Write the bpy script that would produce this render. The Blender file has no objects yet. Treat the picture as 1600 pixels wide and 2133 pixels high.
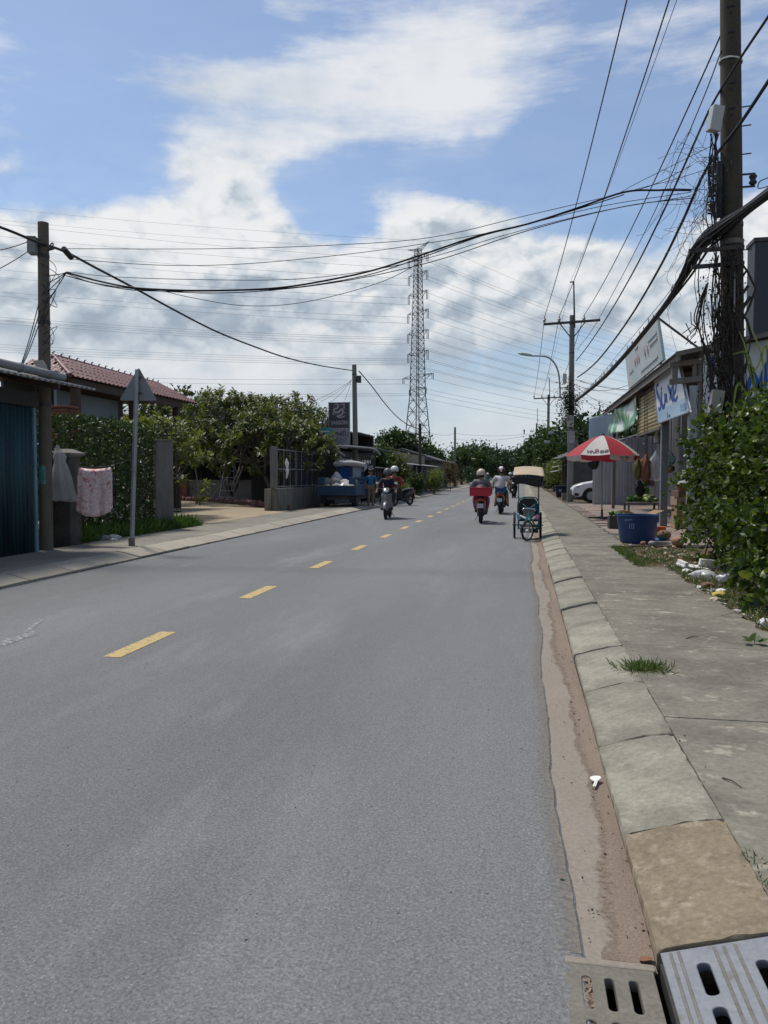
import bpy, bmesh, math, random
import numpy as np
from mathutils import Vector, Matrix
random.seed(7)
PI = math.pi
scene = bpy.context.scene
col = scene.collection

# ------------------------------------------------------------------ camera
CAM_H, FPX, YAW, PITCH = 1.5, 1600.0, math.radians(10.26186), math.radians(2.73737)
cd = bpy.data.cameras.new('camera'); cd.sensor_fit = 'HORIZONTAL'; cd.sensor_width = 36.0; cd.lens = 36.0
cd.clip_start = 0.05; cd.clip_end = 6000
cam = bpy.data.objects.new('camera', cd); col.objects.link(cam)
cam.location = (0, 0, CAM_H); cam.rotation_euler = (PI/2 - PITCH, 0, YAW)
scene.camera = cam
CM = np.array(cam.rotation_euler.to_matrix()); CO = np.array([0, 0, CAM_H])
# photo pixel (1600 x 2133) -> direction -> point on a known plane of the place
def ray(u, v): return CM @ np.array([u-800, 1066.5-v, -FPX])
def gp(u, v, z=0.0): r = ray(u, v); return Vector(CO + r*((z-CAM_H)/r[2]))
def xp(u, v, X): r = ray(u, v); return Vector(CO + r*(X/r[0]))
def yp(u, v, Y): r = ray(u, v); return Vector(CO + r*(Y/r[1]))
def vp(u, v, A, B):      # vertical plane through plan points A, B
    r = ray(u, v); n = np.array([B[1]-A[1], -(B[0]-A[0]), 0.0]); a = np.array([A[0], A[1], 0.0])
    return Vector(CO + r*((n @ (a-CO))/(n @ r)))

# ------------------------------------------------------------------ sky, sun, exposure
SUN_TO = Vector((-0.36, 0.24, 0.90)).normalized()
SUN_EL = math.asin(SUN_TO.z); SUN_AZ = math.atan2(SUN_TO.x, SUN_TO.y)
SKY_S, CLOUD = 0.083, 6.9
world = bpy.data.worlds.new('World'); scene.world = world; world.use_nodes = True
def make_world():
    nt = world.node_tree; nt.nodes.clear(); L = nt.links
    def node(t, **k):
        n = nt.nodes.new(t)
        for a, b in k.items(): setattr(n, a, b)
        return n
    def inp(n, i, v):
        if hasattr(v, 'links') or hasattr(v, 'is_linked'): L.new(v, n.inputs[i])
        else: n.inputs[i].default_value = v
    def m(op, a, b=0.0, c=None, clamp=False):
        n = node('ShaderNodeMath', operation=op, use_clamp=clamp); inp(n, 0, a); inp(n, 1, b)
        if c is not None: inp(n, 2, c)
        return n.outputs[0]
    def ss(x, lo, hi):
        n = node('ShaderNodeMapRange', interpolation_type='SMOOTHSTEP'); inp(n, 0, x); inp(n, 1, lo); inp(n, 2, hi); inp(n, 3, 0.0); inp(n, 4, 1.0)
        return n.outputs[0]
    def vec(op, a, b):
        n = node('ShaderNodeVectorMath', operation=op); inp(n, 0, a); inp(n, 1, b); return n.outputs[0]
    def noise(v, sc, det, ro, dist=0.0):
        n = node('ShaderNodeTexNoise'); inp(n, 'Vector', v); inp(n, 'Scale', sc); inp(n, 'Detail', det); inp(n, 'Roughness', ro); inp(n, 'Distortion', dist)
        return n.outputs['Fac']
    tc = node('ShaderNodeTexCoord'); d = tc.outputs['Generated']
    sp = node('ShaderNodeSeparateXYZ'); L.new(d, sp.inputs[0]); x, y, z = sp.outputs
    az = m('ARCTAN2', x, y); el = m('ARCSINE', z)
    dv = vec('MULTIPLY', d, (1.0, 1.0, 1.55))
    n1 = noise(dv, 2.6, 8, 0.58, 0.0)
    up = vec('ADD', dv, (-0.018, 0.006, 0.07))
    n2 = noise(up, 2.6, 4, 0.58, 0.0)
    wob = node('ShaderNodeTexNoise'); inp(wob, 'Vector', dv); inp(wob, 'Scale', 11.0); inp(wob, 'Detail', 4.0); inp(wob, 'Roughness', 0.62)
    dw = vec('ADD', dv, vec('MULTIPLY', vec('SUBTRACT', wob.outputs['Color'], (.5, .5, .5)), (.11, .11, .11)))
    def billow(v, det):
        n = node('ShaderNodeTexVoronoi', feature='F1'); inp(n, 'Vector', v); inp(n, 'Scale', 11.0); inp(n, 'Detail', det); inp(n, 'Roughness', 0.62); n.normalize = True
        return m('SUBTRACT', 1.0, m('MULTIPLY', n.outputs['Distance'], 1.25))
    puff = billow(dw, 2.0); puff2 = billow(vec('ADD', dw, (-0.008, 0.0, 0.022)), 1.0)
    streak = noise(vec('MULTIPLY', d, (1.2, 1.2, 7.0)), 3.2, 6, 0.62, 0.0)
    def blob(u, v, ru, rv, w, soft=1.0, tilt=0.0):
        r = ray(u, v); r = r/np.linalg.norm(r); a0 = math.atan2(r[0], r[1]); e0 = math.asin(r[2]); ce = math.cos(e0)
        da = m('MULTIPLY', m('SUBTRACT', az, a0), ce); de = m('SUBTRACT', el, e0)
        if tilt:
            c, s = math.cos(tilt), math.sin(tilt)
            da, de = m('ADD', m('MULTIPLY', da, c), m('MULTIPLY', de, s)), m('SUBTRACT', m('MULTIPLY', de, c), m('MULTIPLY', da, s))
        da, de = m('MULTIPLY', da, FPX/ru), m('MULTIPLY', de, FPX/rv)
        return m('MULTIPLY', m('EXPONENT', m('MULTIPLY', m('MULTIPLY_ADD', da, da, m('MULTIPLY', de, de)), -soft)), w)
    cov = m('MULTIPLY', ss(el, 0.42, 0.02), 0.20)
    for b in [(700, 200, 340, 110, .34, 1.0, .10), (480, 195, 160, 50, .16), (560, 285, 200, 80, .14), (960, 225, 170, 60, .18), (900, 110, 190, 60, .14), (430, 345, 150, 60, .18), (1120, 130, 130, 120, -.16),
              (200, 480, 260, 70, .22), (500, 470, 150, 90, .26), (300, 560, 330, 90, .22), (80, 640, 300, 120, .22), (560, 640, 300, 90, .18), (300, 40, 220, 90, -.22),
              (20, 290, 90, 70, .28), (20, 85, 110, 50, .28), (150, 190, 150, 120, -.26), (260, 330, 190, 50, -.14), (470, 70, 150, 50, -.14),
              (980, 350, 290, 70, -.30), (650, 385, 110, 70, -.22), (1270, 330, 180, 180, -.22), (770, 395, 130, 35, .20), (940, 440, 190, 45, .26),
              (1050, 560, 210, 110, .30), (1250, 560, 160, 120, .22), (1130, 640, 300, 120, .14), (1420, 250, 160, 120, -.10), (1560, 470, 120, 70, .26), (1460, 640, 130, 70, .34),
              (1340, 620, 90, 90, -.16), (1330, 40, 300, 120, .06), (600, 15, 50, 20, .25), (780, 650, 300, 90, .10), (1210, 440, 200, 90, -.20), (705, 440, 80, 60, -.22), (1180, 700, 120, 60, -.12), (90, 420, 120, 40, -.10)]:
        cov = m('ADD', cov, blob(*b))
    val = m('ADD', m('ADD', m('MULTIPLY', n1, 0.85), m('MULTIPLY', puff, 0.30)), m('MULTIPLY', streak, 0.30))
    raw = m('ADD', val, cov)
    low = ss(el, 0.46, 0.30)                     # heaped clouds low down, thin veils higher up
    heap = ss(raw, 0.78, 1.0); veil = m('MULTIPLY', ss(m('ADD', raw, m('MULTIPLY', m('SUBTRACT', streak, .5), 1.0)), 0.66, 1.26), 0.90)
    dens = m('ADD', m('MULTIPLY', heap, low), m('MULTIPLY', veil, m('SUBTRACT', 1.0, low)))
    thin = m('MULTIPLY', ss(m('ADD', m('MULTIPLY', streak, .7), m('ADD', m('MULTIPLY', cov, .5), m('MULTIPLY', n1, .4))), 0.42, 0.85), 0.36)
    dens = m('MAXIMUM', m('MAXIMUM', dens, thin), m('MULTIPLY', streak, .16))
    lit = m('ADD', m('MULTIPLY', m('SUBTRACT', n1, n2), 1.5), m('MULTIPLY', m('MULTIPLY', m('SUBTRACT', puff, puff2), 2.3), m('MULTIPLY', low, ss(el, 0.06, 0.26))))
    lit = m('ADD', lit, m('MULTIPLY', m('SUBTRACT', n1, .5), 0.9))
    lit = m('ADD', lit, m('MULTIPLY', ss(el, 0.22, 0.42), 0.20))
    lit = m('ADD', lit, 0.62)
    for b in [(330, 650, 230, 60, -.42), (60, 690, 200, 50, -.30), (620, 640, 170, 60, -.36), (1180, 760, 360, 70, -.22), (760, 800, 400, 70, -.16), (300, 460, 330, 60, .22), (760, 190, 200, 60, -.12)]:
        lit = m('ADD', lit, blob(*b))
    lit = ss(lit, 0.0, 1.0)
    cr = node('ShaderNodeValToRGB'); L.new(lit, cr.inputs[0]); e = cr.color_ramp.elements
    e[0].position = 0; e[0].color = (.38, .46, .555, 1); e[1].position = 1; e[1].color = (.94, .95, .96, 1)
    k = e.new(0.5); k.color = (.68, .74, .80, 1)
    hz = node('ShaderNodeMix', data_type='RGBA'); L.new(m('MULTIPLY', ss(el, 0.20, -0.02), 0.75), hz.inputs[0]); L.new(cr.outputs[0], hz.inputs[6]); hz.inputs[7].default_value = (.56, .65, .73, 1)
    cr = hz; dens = m('MAXIMUM', dens, m('MULTIPLY', ss(el, 0.26, 0.04), 0.90))
    sky = node('ShaderNodeTexSky', sky_type='NISHITA', sun_disc=False, sun_elevation=SUN_EL, sun_rotation=SUN_AZ, air_density=1.0, dust_density=0.6, ozone_density=2.4)
    b1 = node('ShaderNodeBackground'); L.new(sky.outputs[0], b1.inputs[0]); b1.inputs[1].default_value = SKY_S
    b2 = node('ShaderNodeBackground'); L.new(cr.outputs[2], b2.inputs[0]); b2.inputs[1].default_value = SKY_S*CLOUD
    mx = node('ShaderNodeMixShader'); L.new(dens, mx.inputs[0]); L.new(b1.outputs[0], mx.inputs[1]); L.new(b2.outputs[0], mx.inputs[2])
    o = node('ShaderNodeOutputWorld'); L.new(mx.outputs[0], o.inputs[0])
make_world(); world.cycles.sampling_method = 'MANUAL'; world.cycles.sample_map_resolution = 256
sd = bpy.data.lights.new('sun', 'SUN'); sd.energy = 2.4; sd.angle = math.radians(9); sd.color = (1.0, 0.95, 0.87)
sun = bpy.data.objects.new('sun', sd); col.objects.link(sun); sun.rotation_euler = SUN_TO.to_track_quat('Z', 'Y').to_euler(); sun.location = (-20, 10, 60)
vs = scene.view_settings
vs.view_transform = 'Standard'; vs.look = 'None'; vs.gamma = 1.0; vs.use_curve_mapping = False; vs.exposure = 0.66
scene.cycles.use_denoising = True
scene.cycles.max_bounces = 6; scene.cycles.transparent_max_bounces = 16

# ------------------------------------------------------------------ helpers
def T(o, label, cat=None, group=None, kind=None):
    if label: o['label'] = label
    if cat: o['category'] = cat
    if group: o['group'] = group
    if kind: o['kind'] = kind
    return o
def thing(name, loc, label, cat, group=None, rz=0.0):
    o = bpy.data.objects.new(name, None); col.objects.link(o); o.location = loc; o.rotation_euler = (0, 0, rz); o.empty_display_size = 0.2
    return T(o, label, cat, group)
def link(name, me, mats, parent=None):
    o = bpy.data.objects.new(name, me); col.objects.link(o)
    if mats is not None:
        for k in (mats if isinstance(mats, (list, tuple)) else [mats]): me.materials.append(k)
    if parent is not None: o.parent = parent
    return o
def copy_tree(o, parent=None):
    c = o.copy(); col.objects.link(c); c.parent = parent
    for ch in o.children: copy_tree(ch, c)
    return c
def woff(p):
    v = Vector((0, 0, 0))
    while p is not None: v += p.location; p = p.parent
    return v
class MB:
    def __init__(s): s.V = []; s.F = []; s.M = []; s.m = 0
    def add(s, vs, fs):
        b = len(s.V); s.V += [tuple(v) for v in vs]; s.F += [tuple(b+i for i in f) for f in fs]; s.M += [s.m]*len(fs); return s
    def bx(s, x0, x1, y0, y1, z0, z1):
        v = [(x, y, z) for z in (z0, z1) for y in (y0, y1) for x in (x0, x1)]
        return s.add(v, [(0, 2, 3, 1), (4, 5, 7, 6), (0, 1, 5, 4), (2, 6, 7, 3), (0, 4, 6, 2), (1, 3, 7, 5)])
    def box(s, c, d, R=None):
        v = [Vector((x*d[0]/2, y*d[1]/2, z*d[2]/2)) for z in (-1, 1) for y in (-1, 1) for x in (-1, 1)]
        if R is not None: v = [R @ k for k in v]
        c = Vector(c)
        return s.add([k+c for k in v], [(0, 2, 3, 1), (4, 5, 7, 6), (0, 1, 5, 4), (2, 6, 7, 3), (0, 4, 6, 2), (1, 3, 7, 5)])
    def bar(s, p, q, w, h=None, up=(0, 0, 1)):   # rectangular bar between two points
        p, q = Vector(p), Vector(q); h = h or w; d = (q-p); L = d.length; d.normalize()
        a = d.cross(Vector(up))
        if a.length < 1e-4: a = d.cross(Vector((1, 0, 0)))
        a.normalize(); b = a.cross(d)
        v = [r + a*(i*w/2) + b*(j*h/2) for r in (p, q) for i, j in ((-1, -1), (1, -1), (1, 1), (-1, 1))]
        return s.add(v, [(3, 2, 1, 0), (4, 5, 6, 7), (0, 1, 5, 4), (1, 2, 6, 5), (2, 3, 7, 6), (3, 0, 4, 7)])
    def path(s, pts, r, n=6, caps=True, closed=False):
        pts = [Vector(p) for p in pts]; N = len(pts); rr = r if isinstance(r, (list, tuple)) else [r]*N
        ts = []
        for i in range(N):
            if closed: t = pts[(i+1) % N]-pts[i-1]
            else: t = pts[min(i+1, N-1)]-pts[max(i-1, 0)]
            ts.append(t.normalized() if t.length > 1e-9 else Vector((0, 0, 1)))
        a = ts[0].cross(Vector((0, 0, 1)))
        if a.length < 1e-3: a = ts[0].cross(Vector((1, 0, 0)))
        a.normalize(); vs = []
        for i in range(N):
            a = a - ts[i]*a.dot(ts[i])
            if a.length < 1e-5: a = ts[i].orthogonal()
            a.normalize(); b = ts[i].cross(a)
            for k in range(n):
                t = 2*PI*k/n; vs.append(pts[i] + (a*math.cos(t) + b*math.sin(t))*rr[i])
        fs = []
        for i in range(N if closed else N-1):
            j = (i+1) % N
            for k in range(n):
                l = (k+1) % n; fs.append((i*n+k, i*n+l, j*n+l, j*n+k))
        if caps and not closed: fs.append(tuple(range(n-1, -1, -1))); fs.append(tuple((N-1)*n+k for k in range(n)))
        return s.add(vs, fs)
    def tube(s, p, q, r0, r1=None, n=8): return s.path([p, q], [r0, r0 if r1 is None else r1], n)
    def lathe(s, prof, c=(0, 0, 0), n=16, axis='Z', cap=True):
        c = Vector(c); vs = []
        for r, h in prof:
            for k in range(n):
                t = 2*PI*k/n; a, b = r*math.cos(t), r*math.sin(t)
                vs.append(c + Vector({'Z': (a, b, h), 'X': (h, a, b), 'Y': (b, h, a)}[axis]))
        fs = []
        for i in range(len(prof)-1):
            for k in range(n):
                l = (k+1) % n; fs.append((i*n+k, i*n+l, (i+1)*n+l, (i+1)*n+k))
        if cap: fs.append(tuple(range(n-1, -1, -1))); fs.append(tuple((len(prof)-1)*n+k for k in range(n)))
        return s.add(vs, fs)
    def prism(s, poly, o, ux, uy, dep):    # polygon in plane (o, ux, uy) extruded along ux x uy by dep
        o, ux, uy = Vector(o), Vector(ux), Vector(uy); nn = ux.cross(uy).normalized()*dep; k = len(poly)
        a = [o + ux*p[0] + uy*p[1] for p in poly]; b = [v+nn for v in a]
        fs = [tuple(range(k-1, -1, -1)), tuple(range(k, 2*k))] + [(i, (i+1) % k, k+(i+1) % k, k+i) for i in range(k)]
        return s.add(a+b, fs)
    def loft(s, rings, cap=True):
        n = len(rings[0]); vs = [p for r in rings for p in r]; fs = []
        for i in range(len(rings)-1):
            for k in range(n):
                l = (k+1) % n; fs.append((i*n+k, i*n+l, (i+1)*n+l, (i+1)*n+k))
        if cap: fs.append(tuple(range(n-1, -1, -1))); fs.append(tuple((len(rings)-1)*n+k for k in range(n)))
        return s.add(vs, fs)
    def grid(s, fn, nu, nv):
        vs = [fn(i/nu, j/nv) for j in range(nv+1) for i in range(nu+1)]; w = nu+1
        return s.add(vs, [(j*w+i, j*w+i+1, (j+1)*w+i+1, (j+1)*w+i) for j in range(nv) for i in range(nu)])
    def ribbon(s, pts, w, nrm, lift=0.0):   # flat stroke on a surface
        pts = [Vector(p) for p in pts]; nrm = Vector(nrm).normalized(); vs = []
        for i, p in enumerate(pts):
            t = (pts[min(i+1, len(pts)-1)]-pts[max(i-1, 0)]).normalized(); a = nrm.cross(t).normalized()
            ww = w[i] if isinstance(w, (list, tuple)) else w
            vs += [p+a*ww/2+nrm*lift, p-a*ww/2+nrm*lift]
        return s.add(vs, [(2*i, 2*i+1, 2*i+3, 2*i+2) for i in range(len(pts)-1)])
    def mesh(s, name, off=(0, 0, 0)):
        me = bpy.data.meshes.new(name); o = Vector(off)
        me.from_pydata([tuple(Vector(v)-o) for v in s.V] if o.length else s.V, [], s.F); me.polygons.foreach_set('material_index', s.M); me.update(); return me
    def build(s, name, mats, parent=None, smooth=False, bevel=0.0, local=False, solid=0.0, sub=0):
        me = s.mesh(name, (0, 0, 0) if (local or parent is None) else woff(parent))
        o = link(name, me, mats, parent)
        if smooth:
            me.polygons.foreach_set('use_smooth', [True]*len(me.polygons)); me.update()
            if smooth != 'all': me.set_sharp_from_angle(angle=math.radians(40))
        if solid: md = o.modifiers.new('thickness', 'SOLIDIFY'); md.thickness = solid; md.offset = 0
        if bevel: md = o.modifiers.new('bevel', 'BEVEL'); md.width = bevel; md.segments = 2; md.limit_method = 'ANGLE'
        if sub: md = o.modifiers.new('subd', 'SUBSURF'); md.levels = sub; md.render_levels = sub
        return o
def rot(ax, ay=0, az=0): return Matrix.Rotation(az, 3, 'Z') @ Matrix.Rotation(ay, 3, 'Y') @ Matrix.Rotation(ax, 3, 'X')
def U(a, b): return random.uniform(a, b)
def spline(pts, n=8):
    pts = [Vector(p) for p in pts]; out = []; P = [pts[0]*2-pts[1]] + pts + [pts[-1]*2-pts[-2]]
    for i in range(1, len(P)-2):
        for k in range(n):
            t = k/n; a, b, c, d = P[i-1], P[i], P[i+1], P[i+2]
            out.append(0.5*((2*b)+(c-a)*t+(2*a-5*b+4*c-d)*t*t+(3*b-a-3*c+d)*t**3))
    return out + [pts[-1]]
def sagline(p, q, sag, n=24):
    p, q = Vector(p), Vector(q); return [p.lerp(q, i/n) - Vector((0, 0, sag*4*(i/n)*(1-i/n))) for i in range(n+1)]
PENDING = []   # objects whose modifiers / text are turned into plain meshes at the end
def text(s, name, mat, parent, o, ux, uy, size, width=None, ext=0.004):
    cu = bpy.data.curves.new(name, 'FONT'); cu.body = s; cu.size = 1.0; cu.align_x = 'LEFT'; cu.extrude = 0.0; cu.offset = 0.018
    ob = bpy.data.objects.new(name, cu); col.objects.link(ob); cu.materials.append(mat); ob.parent = parent
    PENDING.append(('text', ob, Vector(o), Vector(ux).normalized(), Vector(uy).normalized(), size, width, ext)); return ob
def skin(name, V, E, R, mat, parent, sub=1, extra=None):
    me = bpy.data.meshes.new(name); me.from_pydata([tuple(v) for v in V], E, []); me.update()
    ob = link(name, me, mat, parent)
    bm = bmesh.new(); bm.from_mesh(me); ly = bm.verts.layers.skin.verify()
    for v, r in zip(bm.verts, R): v[ly].radius = (r, r); v[ly].use_root = False
    bm.verts.ensure_lookup_table(); bm.verts[0][ly].use_root = True
    bm.to_mesh(me); bm.free()
    md = ob.modifiers.new('skin', 'SKIN'); md.use_smooth_shade = True; md.branch_smoothing = 0.6
    md = ob.modifiers.new('subd', 'SUBSURF'); md.levels = sub; md.render_levels = sub
    PENDING.append(('skin', ob, extra)); return ob
def finish_pending():
    bpy.context.view_layer.update(); dg = bpy.context.evaluated_depsgraph_get(); done = []
    for it in PENDING: done.append((it, bpy.data.meshes.new_from_object(it[1].evaluated_get(dg))))
    for it, me in done:
        ob = it[1]
        if it[0] == 'skin':
            ob.modifiers.clear(); ob.data = me
            if it[2] is not None:
                bm = bmesh.new(); bm.from_mesh(me); ex = [bm.verts.new(v) for v in it[2].V]
                for f in it[2].F:
                    try: bm.faces.new([ex[i] for i in f]).smooth = True
                    except ValueError: pass
                bm.to_mesh(me); bm.free()
        elif it[0] == 'holed':
            _, ob, o, ux, uy, nn = it; nm = ob.name; par = ob.parent; off = woff(par) if par else Vector((0, 0, 0))
            for v in me.vertices: v.co = o + ux*v.co.x + uy*v.co.y + nn*v.co.z - off
            bpy.data.objects.remove(ob); nb = bpy.data.objects.new(nm, me); col.objects.link(nb); nb.parent = par
        else:
            _, ob, o, ux, uy, size, width, ext = it
            nm = ob.name; par = ob.parent; off = woff(par) if par else Vector((0, 0, 0)); nn = ux.cross(uy)
            w = max([v.co.x for v in me.vertices] or [1]) - min([v.co.x for v in me.vertices] or [0])
            sx = width/w if width else size
            for v in me.vertices: v.co = o + ux*(v.co.x*sx) + uy*(v.co.y*size) + nn*ext - off
            bpy.data.objects.remove(ob); nb = bpy.data.objects.new(nm, me); col.objects.link(nb); nb.parent = par

# ------------------------------------------------------------------ materials
MATS = {}
def pm(name, c1, c2=None, s=3.0, mix=0.6, lo=.38, hi=.62, fine=.15, fs=60.0, rough=.8, metal=0.0, bump=.15, bs=None, bd=.01, stretch=(1, 1, 1), c3=None, s3=9.0, lo3=.6, hi3=.68, spec=.4, speck=None, orand=0.0, agg=0.0):
    if name in MATS: return MATS[name]
    mt = bpy.data.materials.new(name); mt.use_nodes = True; nt = mt.node_tree; L = nt.links; b = nt.nodes['Principled BSDF']
    tc = nt.nodes.new('ShaderNodeTexCoord'); mp = nt.nodes.new('ShaderNodeMapping'); L.new(tc.outputs['Object'], mp.inputs[0]); mp.inputs['Scale'].default_value = stretch
    def nz(sc, det=5, ro=.6, v=None):
        n = nt.nodes.new('ShaderNodeTexNoise'); n.inputs['Scale'].default_value = sc; n.inputs['Detail'].default_value = det; n.inputs['Roughness'].default_value = ro
        L.new(v or mp.outputs[0], n.inputs['Vector']); return n.outputs['Fac']
    def mr(x, a, c, d=0., e=1.):
        n = nt.nodes.new('ShaderNodeMapRange'); L.new(x, n.inputs[0]); n.inputs[1].default_value = a; n.inputs[2].default_value = c; n.inputs[3].default_value = d; n.inputs[4].default_value = e; return n.outputs[0]
    def mixc(f, A, B, bt='MIX'):
        n = nt.nodes.new('ShaderNodeMix'); n.data_type = 'RGBA'; n.blend_type = bt
        if hasattr(f, 'links'): L.new(f, n.inputs[0])
        else: n.inputs[0].default_value = f
        for k, q in ((6, A), (7, B)):
            if hasattr(q, 'links'): L.new(q, n.inputs[k])
            else: n.inputs[k].default_value = (*q[:3], 1)
        return n.outputs[2]
    cc = c1
    if c2 is not None: cc = mixc(mr(nz(s), lo, hi, 0, mix), c1, c2)
    if c3 is not None: cc = mixc(mr(nz(s3, 6, .65), lo3, hi3), cc, c3)
    f = nz(fs, 4, .7, tc.outputs['Object'])
    if speck is not None: cc = mixc(mr(nz(fs*1.7, 1, .5, tc.outputs['Object']), .70, .74), cc, speck)
    if fine:
        v = mr(f, .25, .75, 1-fine, 1+fine); cmb = nt.nodes.new('ShaderNodeCombineColor')
        for i in range(3): L.new(v, cmb.inputs[i])
        cc = mixc(1.0, cc, cmb.outputs[0], 'MULTIPLY')
    if agg:          # stone chippings of different tone
        vo = nt.nodes.new('ShaderNodeTexVoronoi'); vo.inputs['Scale'].default_value = agg; L.new(tc.outputs['Object'], vo.inputs['Vector'])
        sr = nt.nodes.new('ShaderNodeSeparateColor'); L.new(vo.outputs['Color'], sr.inputs[0]); v = mr(sr.outputs[0], 0., 1., .83, 1.17); cmb = nt.nodes.new('ShaderNodeCombineColor')
        for i in range(3): L.new(v, cmb.inputs[i])
        cc = mixc(1.0, cc, cmb.outputs[0], 'MULTIPLY')
    if orand:
        oi = nt.nodes.new('ShaderNodeObjectInfo'); v = mr(oi.outputs['Random'], 0., 1., 1-orand, 1+orand); cmb = nt.nodes.new('ShaderNodeCombineColor')
        for i in range(3): L.new(v, cmb.inputs[i])
        cc = mixc(1.0, cc, cmb.outputs[0], 'MULTIPLY')
    if hasattr(cc, 'links'): L.new(cc, b.inputs['Base Color'])
    else: b.inputs['Base Color'].default_value = (*cc, 1)
    b.inputs['Roughness'].default_value = rough; b.inputs['Metallic'].default_value = metal; b.inputs['Specular IOR Level'].default_value = spec
    if bump:
        bn = nt.nodes.new('ShaderNodeBump'); bn.inputs['Strength'].default_value = bump; bn.inputs['Distance'].default_value = bd
        L.new(f if bs is None else nz(bs, 4, .7, tc.outputs['Object']), bn.inputs['Height']); L.new(bn.outputs[0], b.inputs['Normal'])
    MATS[name] = mt; return mt
def leafmat(name, c1, c2, c3=None, trans=.35, rough=.5, gloss=.4):
    mt = bpy.data.materials.new(name); mt.use_nodes = True; nt = mt.node_tree; L = nt.links; b = nt.nodes['Principled BSDF']; out = nt.nodes['Material Output']
    g = nt.nodes.new('ShaderNodeNewGeometry'); oi = nt.nodes.new('ShaderNodeObjectInfo')
    ad = nt.nodes.new('ShaderNodeMath'); ad.operation = 'ADD'; L.new(g.outputs['Random Per Island'], ad.inputs[0]); L.new(oi.outputs['Random'], ad.inputs[1])
    fr = nt.nodes.new('ShaderNodeMath'); fr.operation = 'FRACT'; L.new(ad.outputs[0], fr.inputs[0])
    cr = nt.nodes.new('ShaderNodeValToRGB'); L.new(fr.outputs[0], cr.inputs[0]); e = cr.color_ramp.elements
    e[0].color = (*c1, 1); e[0].position = .1; e[1].color = (*c2, 1); e[1].position = .9 if c3 else 1
    if c3: k = e.new(1.0); k.color = (*c3, 1)
    L.new(cr.outputs[0], b.inputs['Base Color']); b.inputs['Roughness'].default_value = rough; b.inputs['Specular IOR Level'].default_value = gloss
    tr = nt.nodes.new('ShaderNodeBsdfTranslucent'); hs = nt.nodes.new('ShaderNodeHueSaturation'); hs.inputs['Value'].default_value = 1.5; hs.inputs['Saturation'].default_value = 1.1; hs.inputs['Hue'].default_value = .49
    L.new(cr.outputs[0], hs.inputs['Color']); L.new(hs.outputs[0], tr.inputs[0])
    mx = nt.nodes.new('ShaderNodeMixShader'); mx.inputs[0].default_value = trans; L.new(b.outputs[0], mx.inputs[1]); L.new(tr.outputs[0], mx.inputs[2]); L.new(mx.outputs[0], out.inputs[0])
    return mt
def film(name, c, alpha=.5, rough=.25):   # thin translucent plastic
    mt = bpy.data.materials.new(name); mt.use_nodes = True; nt = mt.node_tree; L = nt.links; b = nt.nodes['Principled BSDF']; out = nt.nodes['Material Output']
    b.inputs['Base Color'].default_value = (*c, 1); b.inputs['Roughness'].default_value = rough
    tp = nt.nodes.new('ShaderNodeBsdfTransparent'); tl = nt.nodes.new('ShaderNodeBsdfTranslucent'); tl.inputs[0].default_value = (*c, 1)
    m1 = nt.nodes.new('ShaderNodeMixShader'); m1.inputs[0].default_value = .4; L.new(b.outputs[0], m1.inputs[1]); L.new(tl.outputs[0], m1.inputs[2])
    m2 = nt.nodes.new('ShaderNodeMixShader'); m2.inputs[0].default_value = alpha; L.new(tp.outputs[0], m2.inputs[1]); L.new(m1.outputs[0], m2.inputs[2]); L.new(m2.outputs[0], out.inputs[0])
    return mt
def glass(name, c=(.02, .025, .03), rough=.08):
    return pm(name, c, rough=rough, fine=0, bump=0, spec=.6)
asphalt = pm('asphalt', (.152, .153, .152), (.114, .115, .116), s=.55, mix=.9, fine=.55, fs=95, rough=.88, bump=.6, bs=85, bd=.007, agg=105, c3=(.184, .185, .184), s3=1.1, lo3=.50, hi3=.72, speck=(.36, .36, .35), stretch=(1, .22, 1))
asphalt_edge = pm('asphalt_edge', (.150, .150, .149), (.17, .168, .16), s=1.5, fine=.5, fs=60, rough=.9, bump=.8, bs=45, bd=.012, speck=(.28, .28, .27))
paint_y = pm('yellow_paint', (.46, .34, .135), (.40, .29, .12), s=6, fine=.2, fs=70, rough=.8, bump=.35, bs=60, c3=(.15, .145, .135), s3=24, lo3=.54, hi3=.62)
paint_w = pm('worn_white_paint', (.28, .285, .29), fine=.3, fs=70, rough=.8, bump=.2, c3=(.13, .132, .135), s3=22, lo3=.42, hi3=.50)
kerb_m = pm('kerb_concrete', (.255, .240, .190), (.165, .156, .122), s=2.8, mix=.9, fine=.30, fs=38, rough=.92, bump=.5, bs=45, bd=.008, c3=(.150, .142, .112), s3=4, lo3=.52, hi3=.70, orand=0.13)
kerb_b = pm('kerb_concrete_brown', (.205, .162, .108), (.130, .102, .068), s=7, fine=.32, fs=45, rough=.9, bump=.3, bs=60, bd=.006, c3=(.255, .215, .155), s3=13, lo3=.54, hi3=.66)
kerb_l = pm('kerb_concrete_pale', (.31, .28, .225), (.24, .215, .175), s=1.4, fine=.15, fs=40, rough=.9, bump=.25, bs=50, bd=.006, orand=0.12)
mortar = pm('mortar', (.09, .085, .075), rough=.95, fine=.3, fs=50)
pave = pm('pavement_concrete', (.178, .163, .129), (.114, .105, .083), s=1.6, mix=1, fine=.30, fs=26, rough=.92, bump=.4, bs=40, bd=.008, stretch=(1, 1.3, 1), c3=(.285, .255, .20), s3=5.5, lo3=.57, hi3=.68, orand=.07)
pave_l = pm('pavement_concrete_left', (.20, .185, .15), (.135, .125, .105), s=.8, fine=.2, fs=30, rough=.92, bump=.3, bs=45, bd=.008, c3=(.25, .225, .175), s3=1.5, lo3=.52, hi3=.7, orand=0.08)
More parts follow.
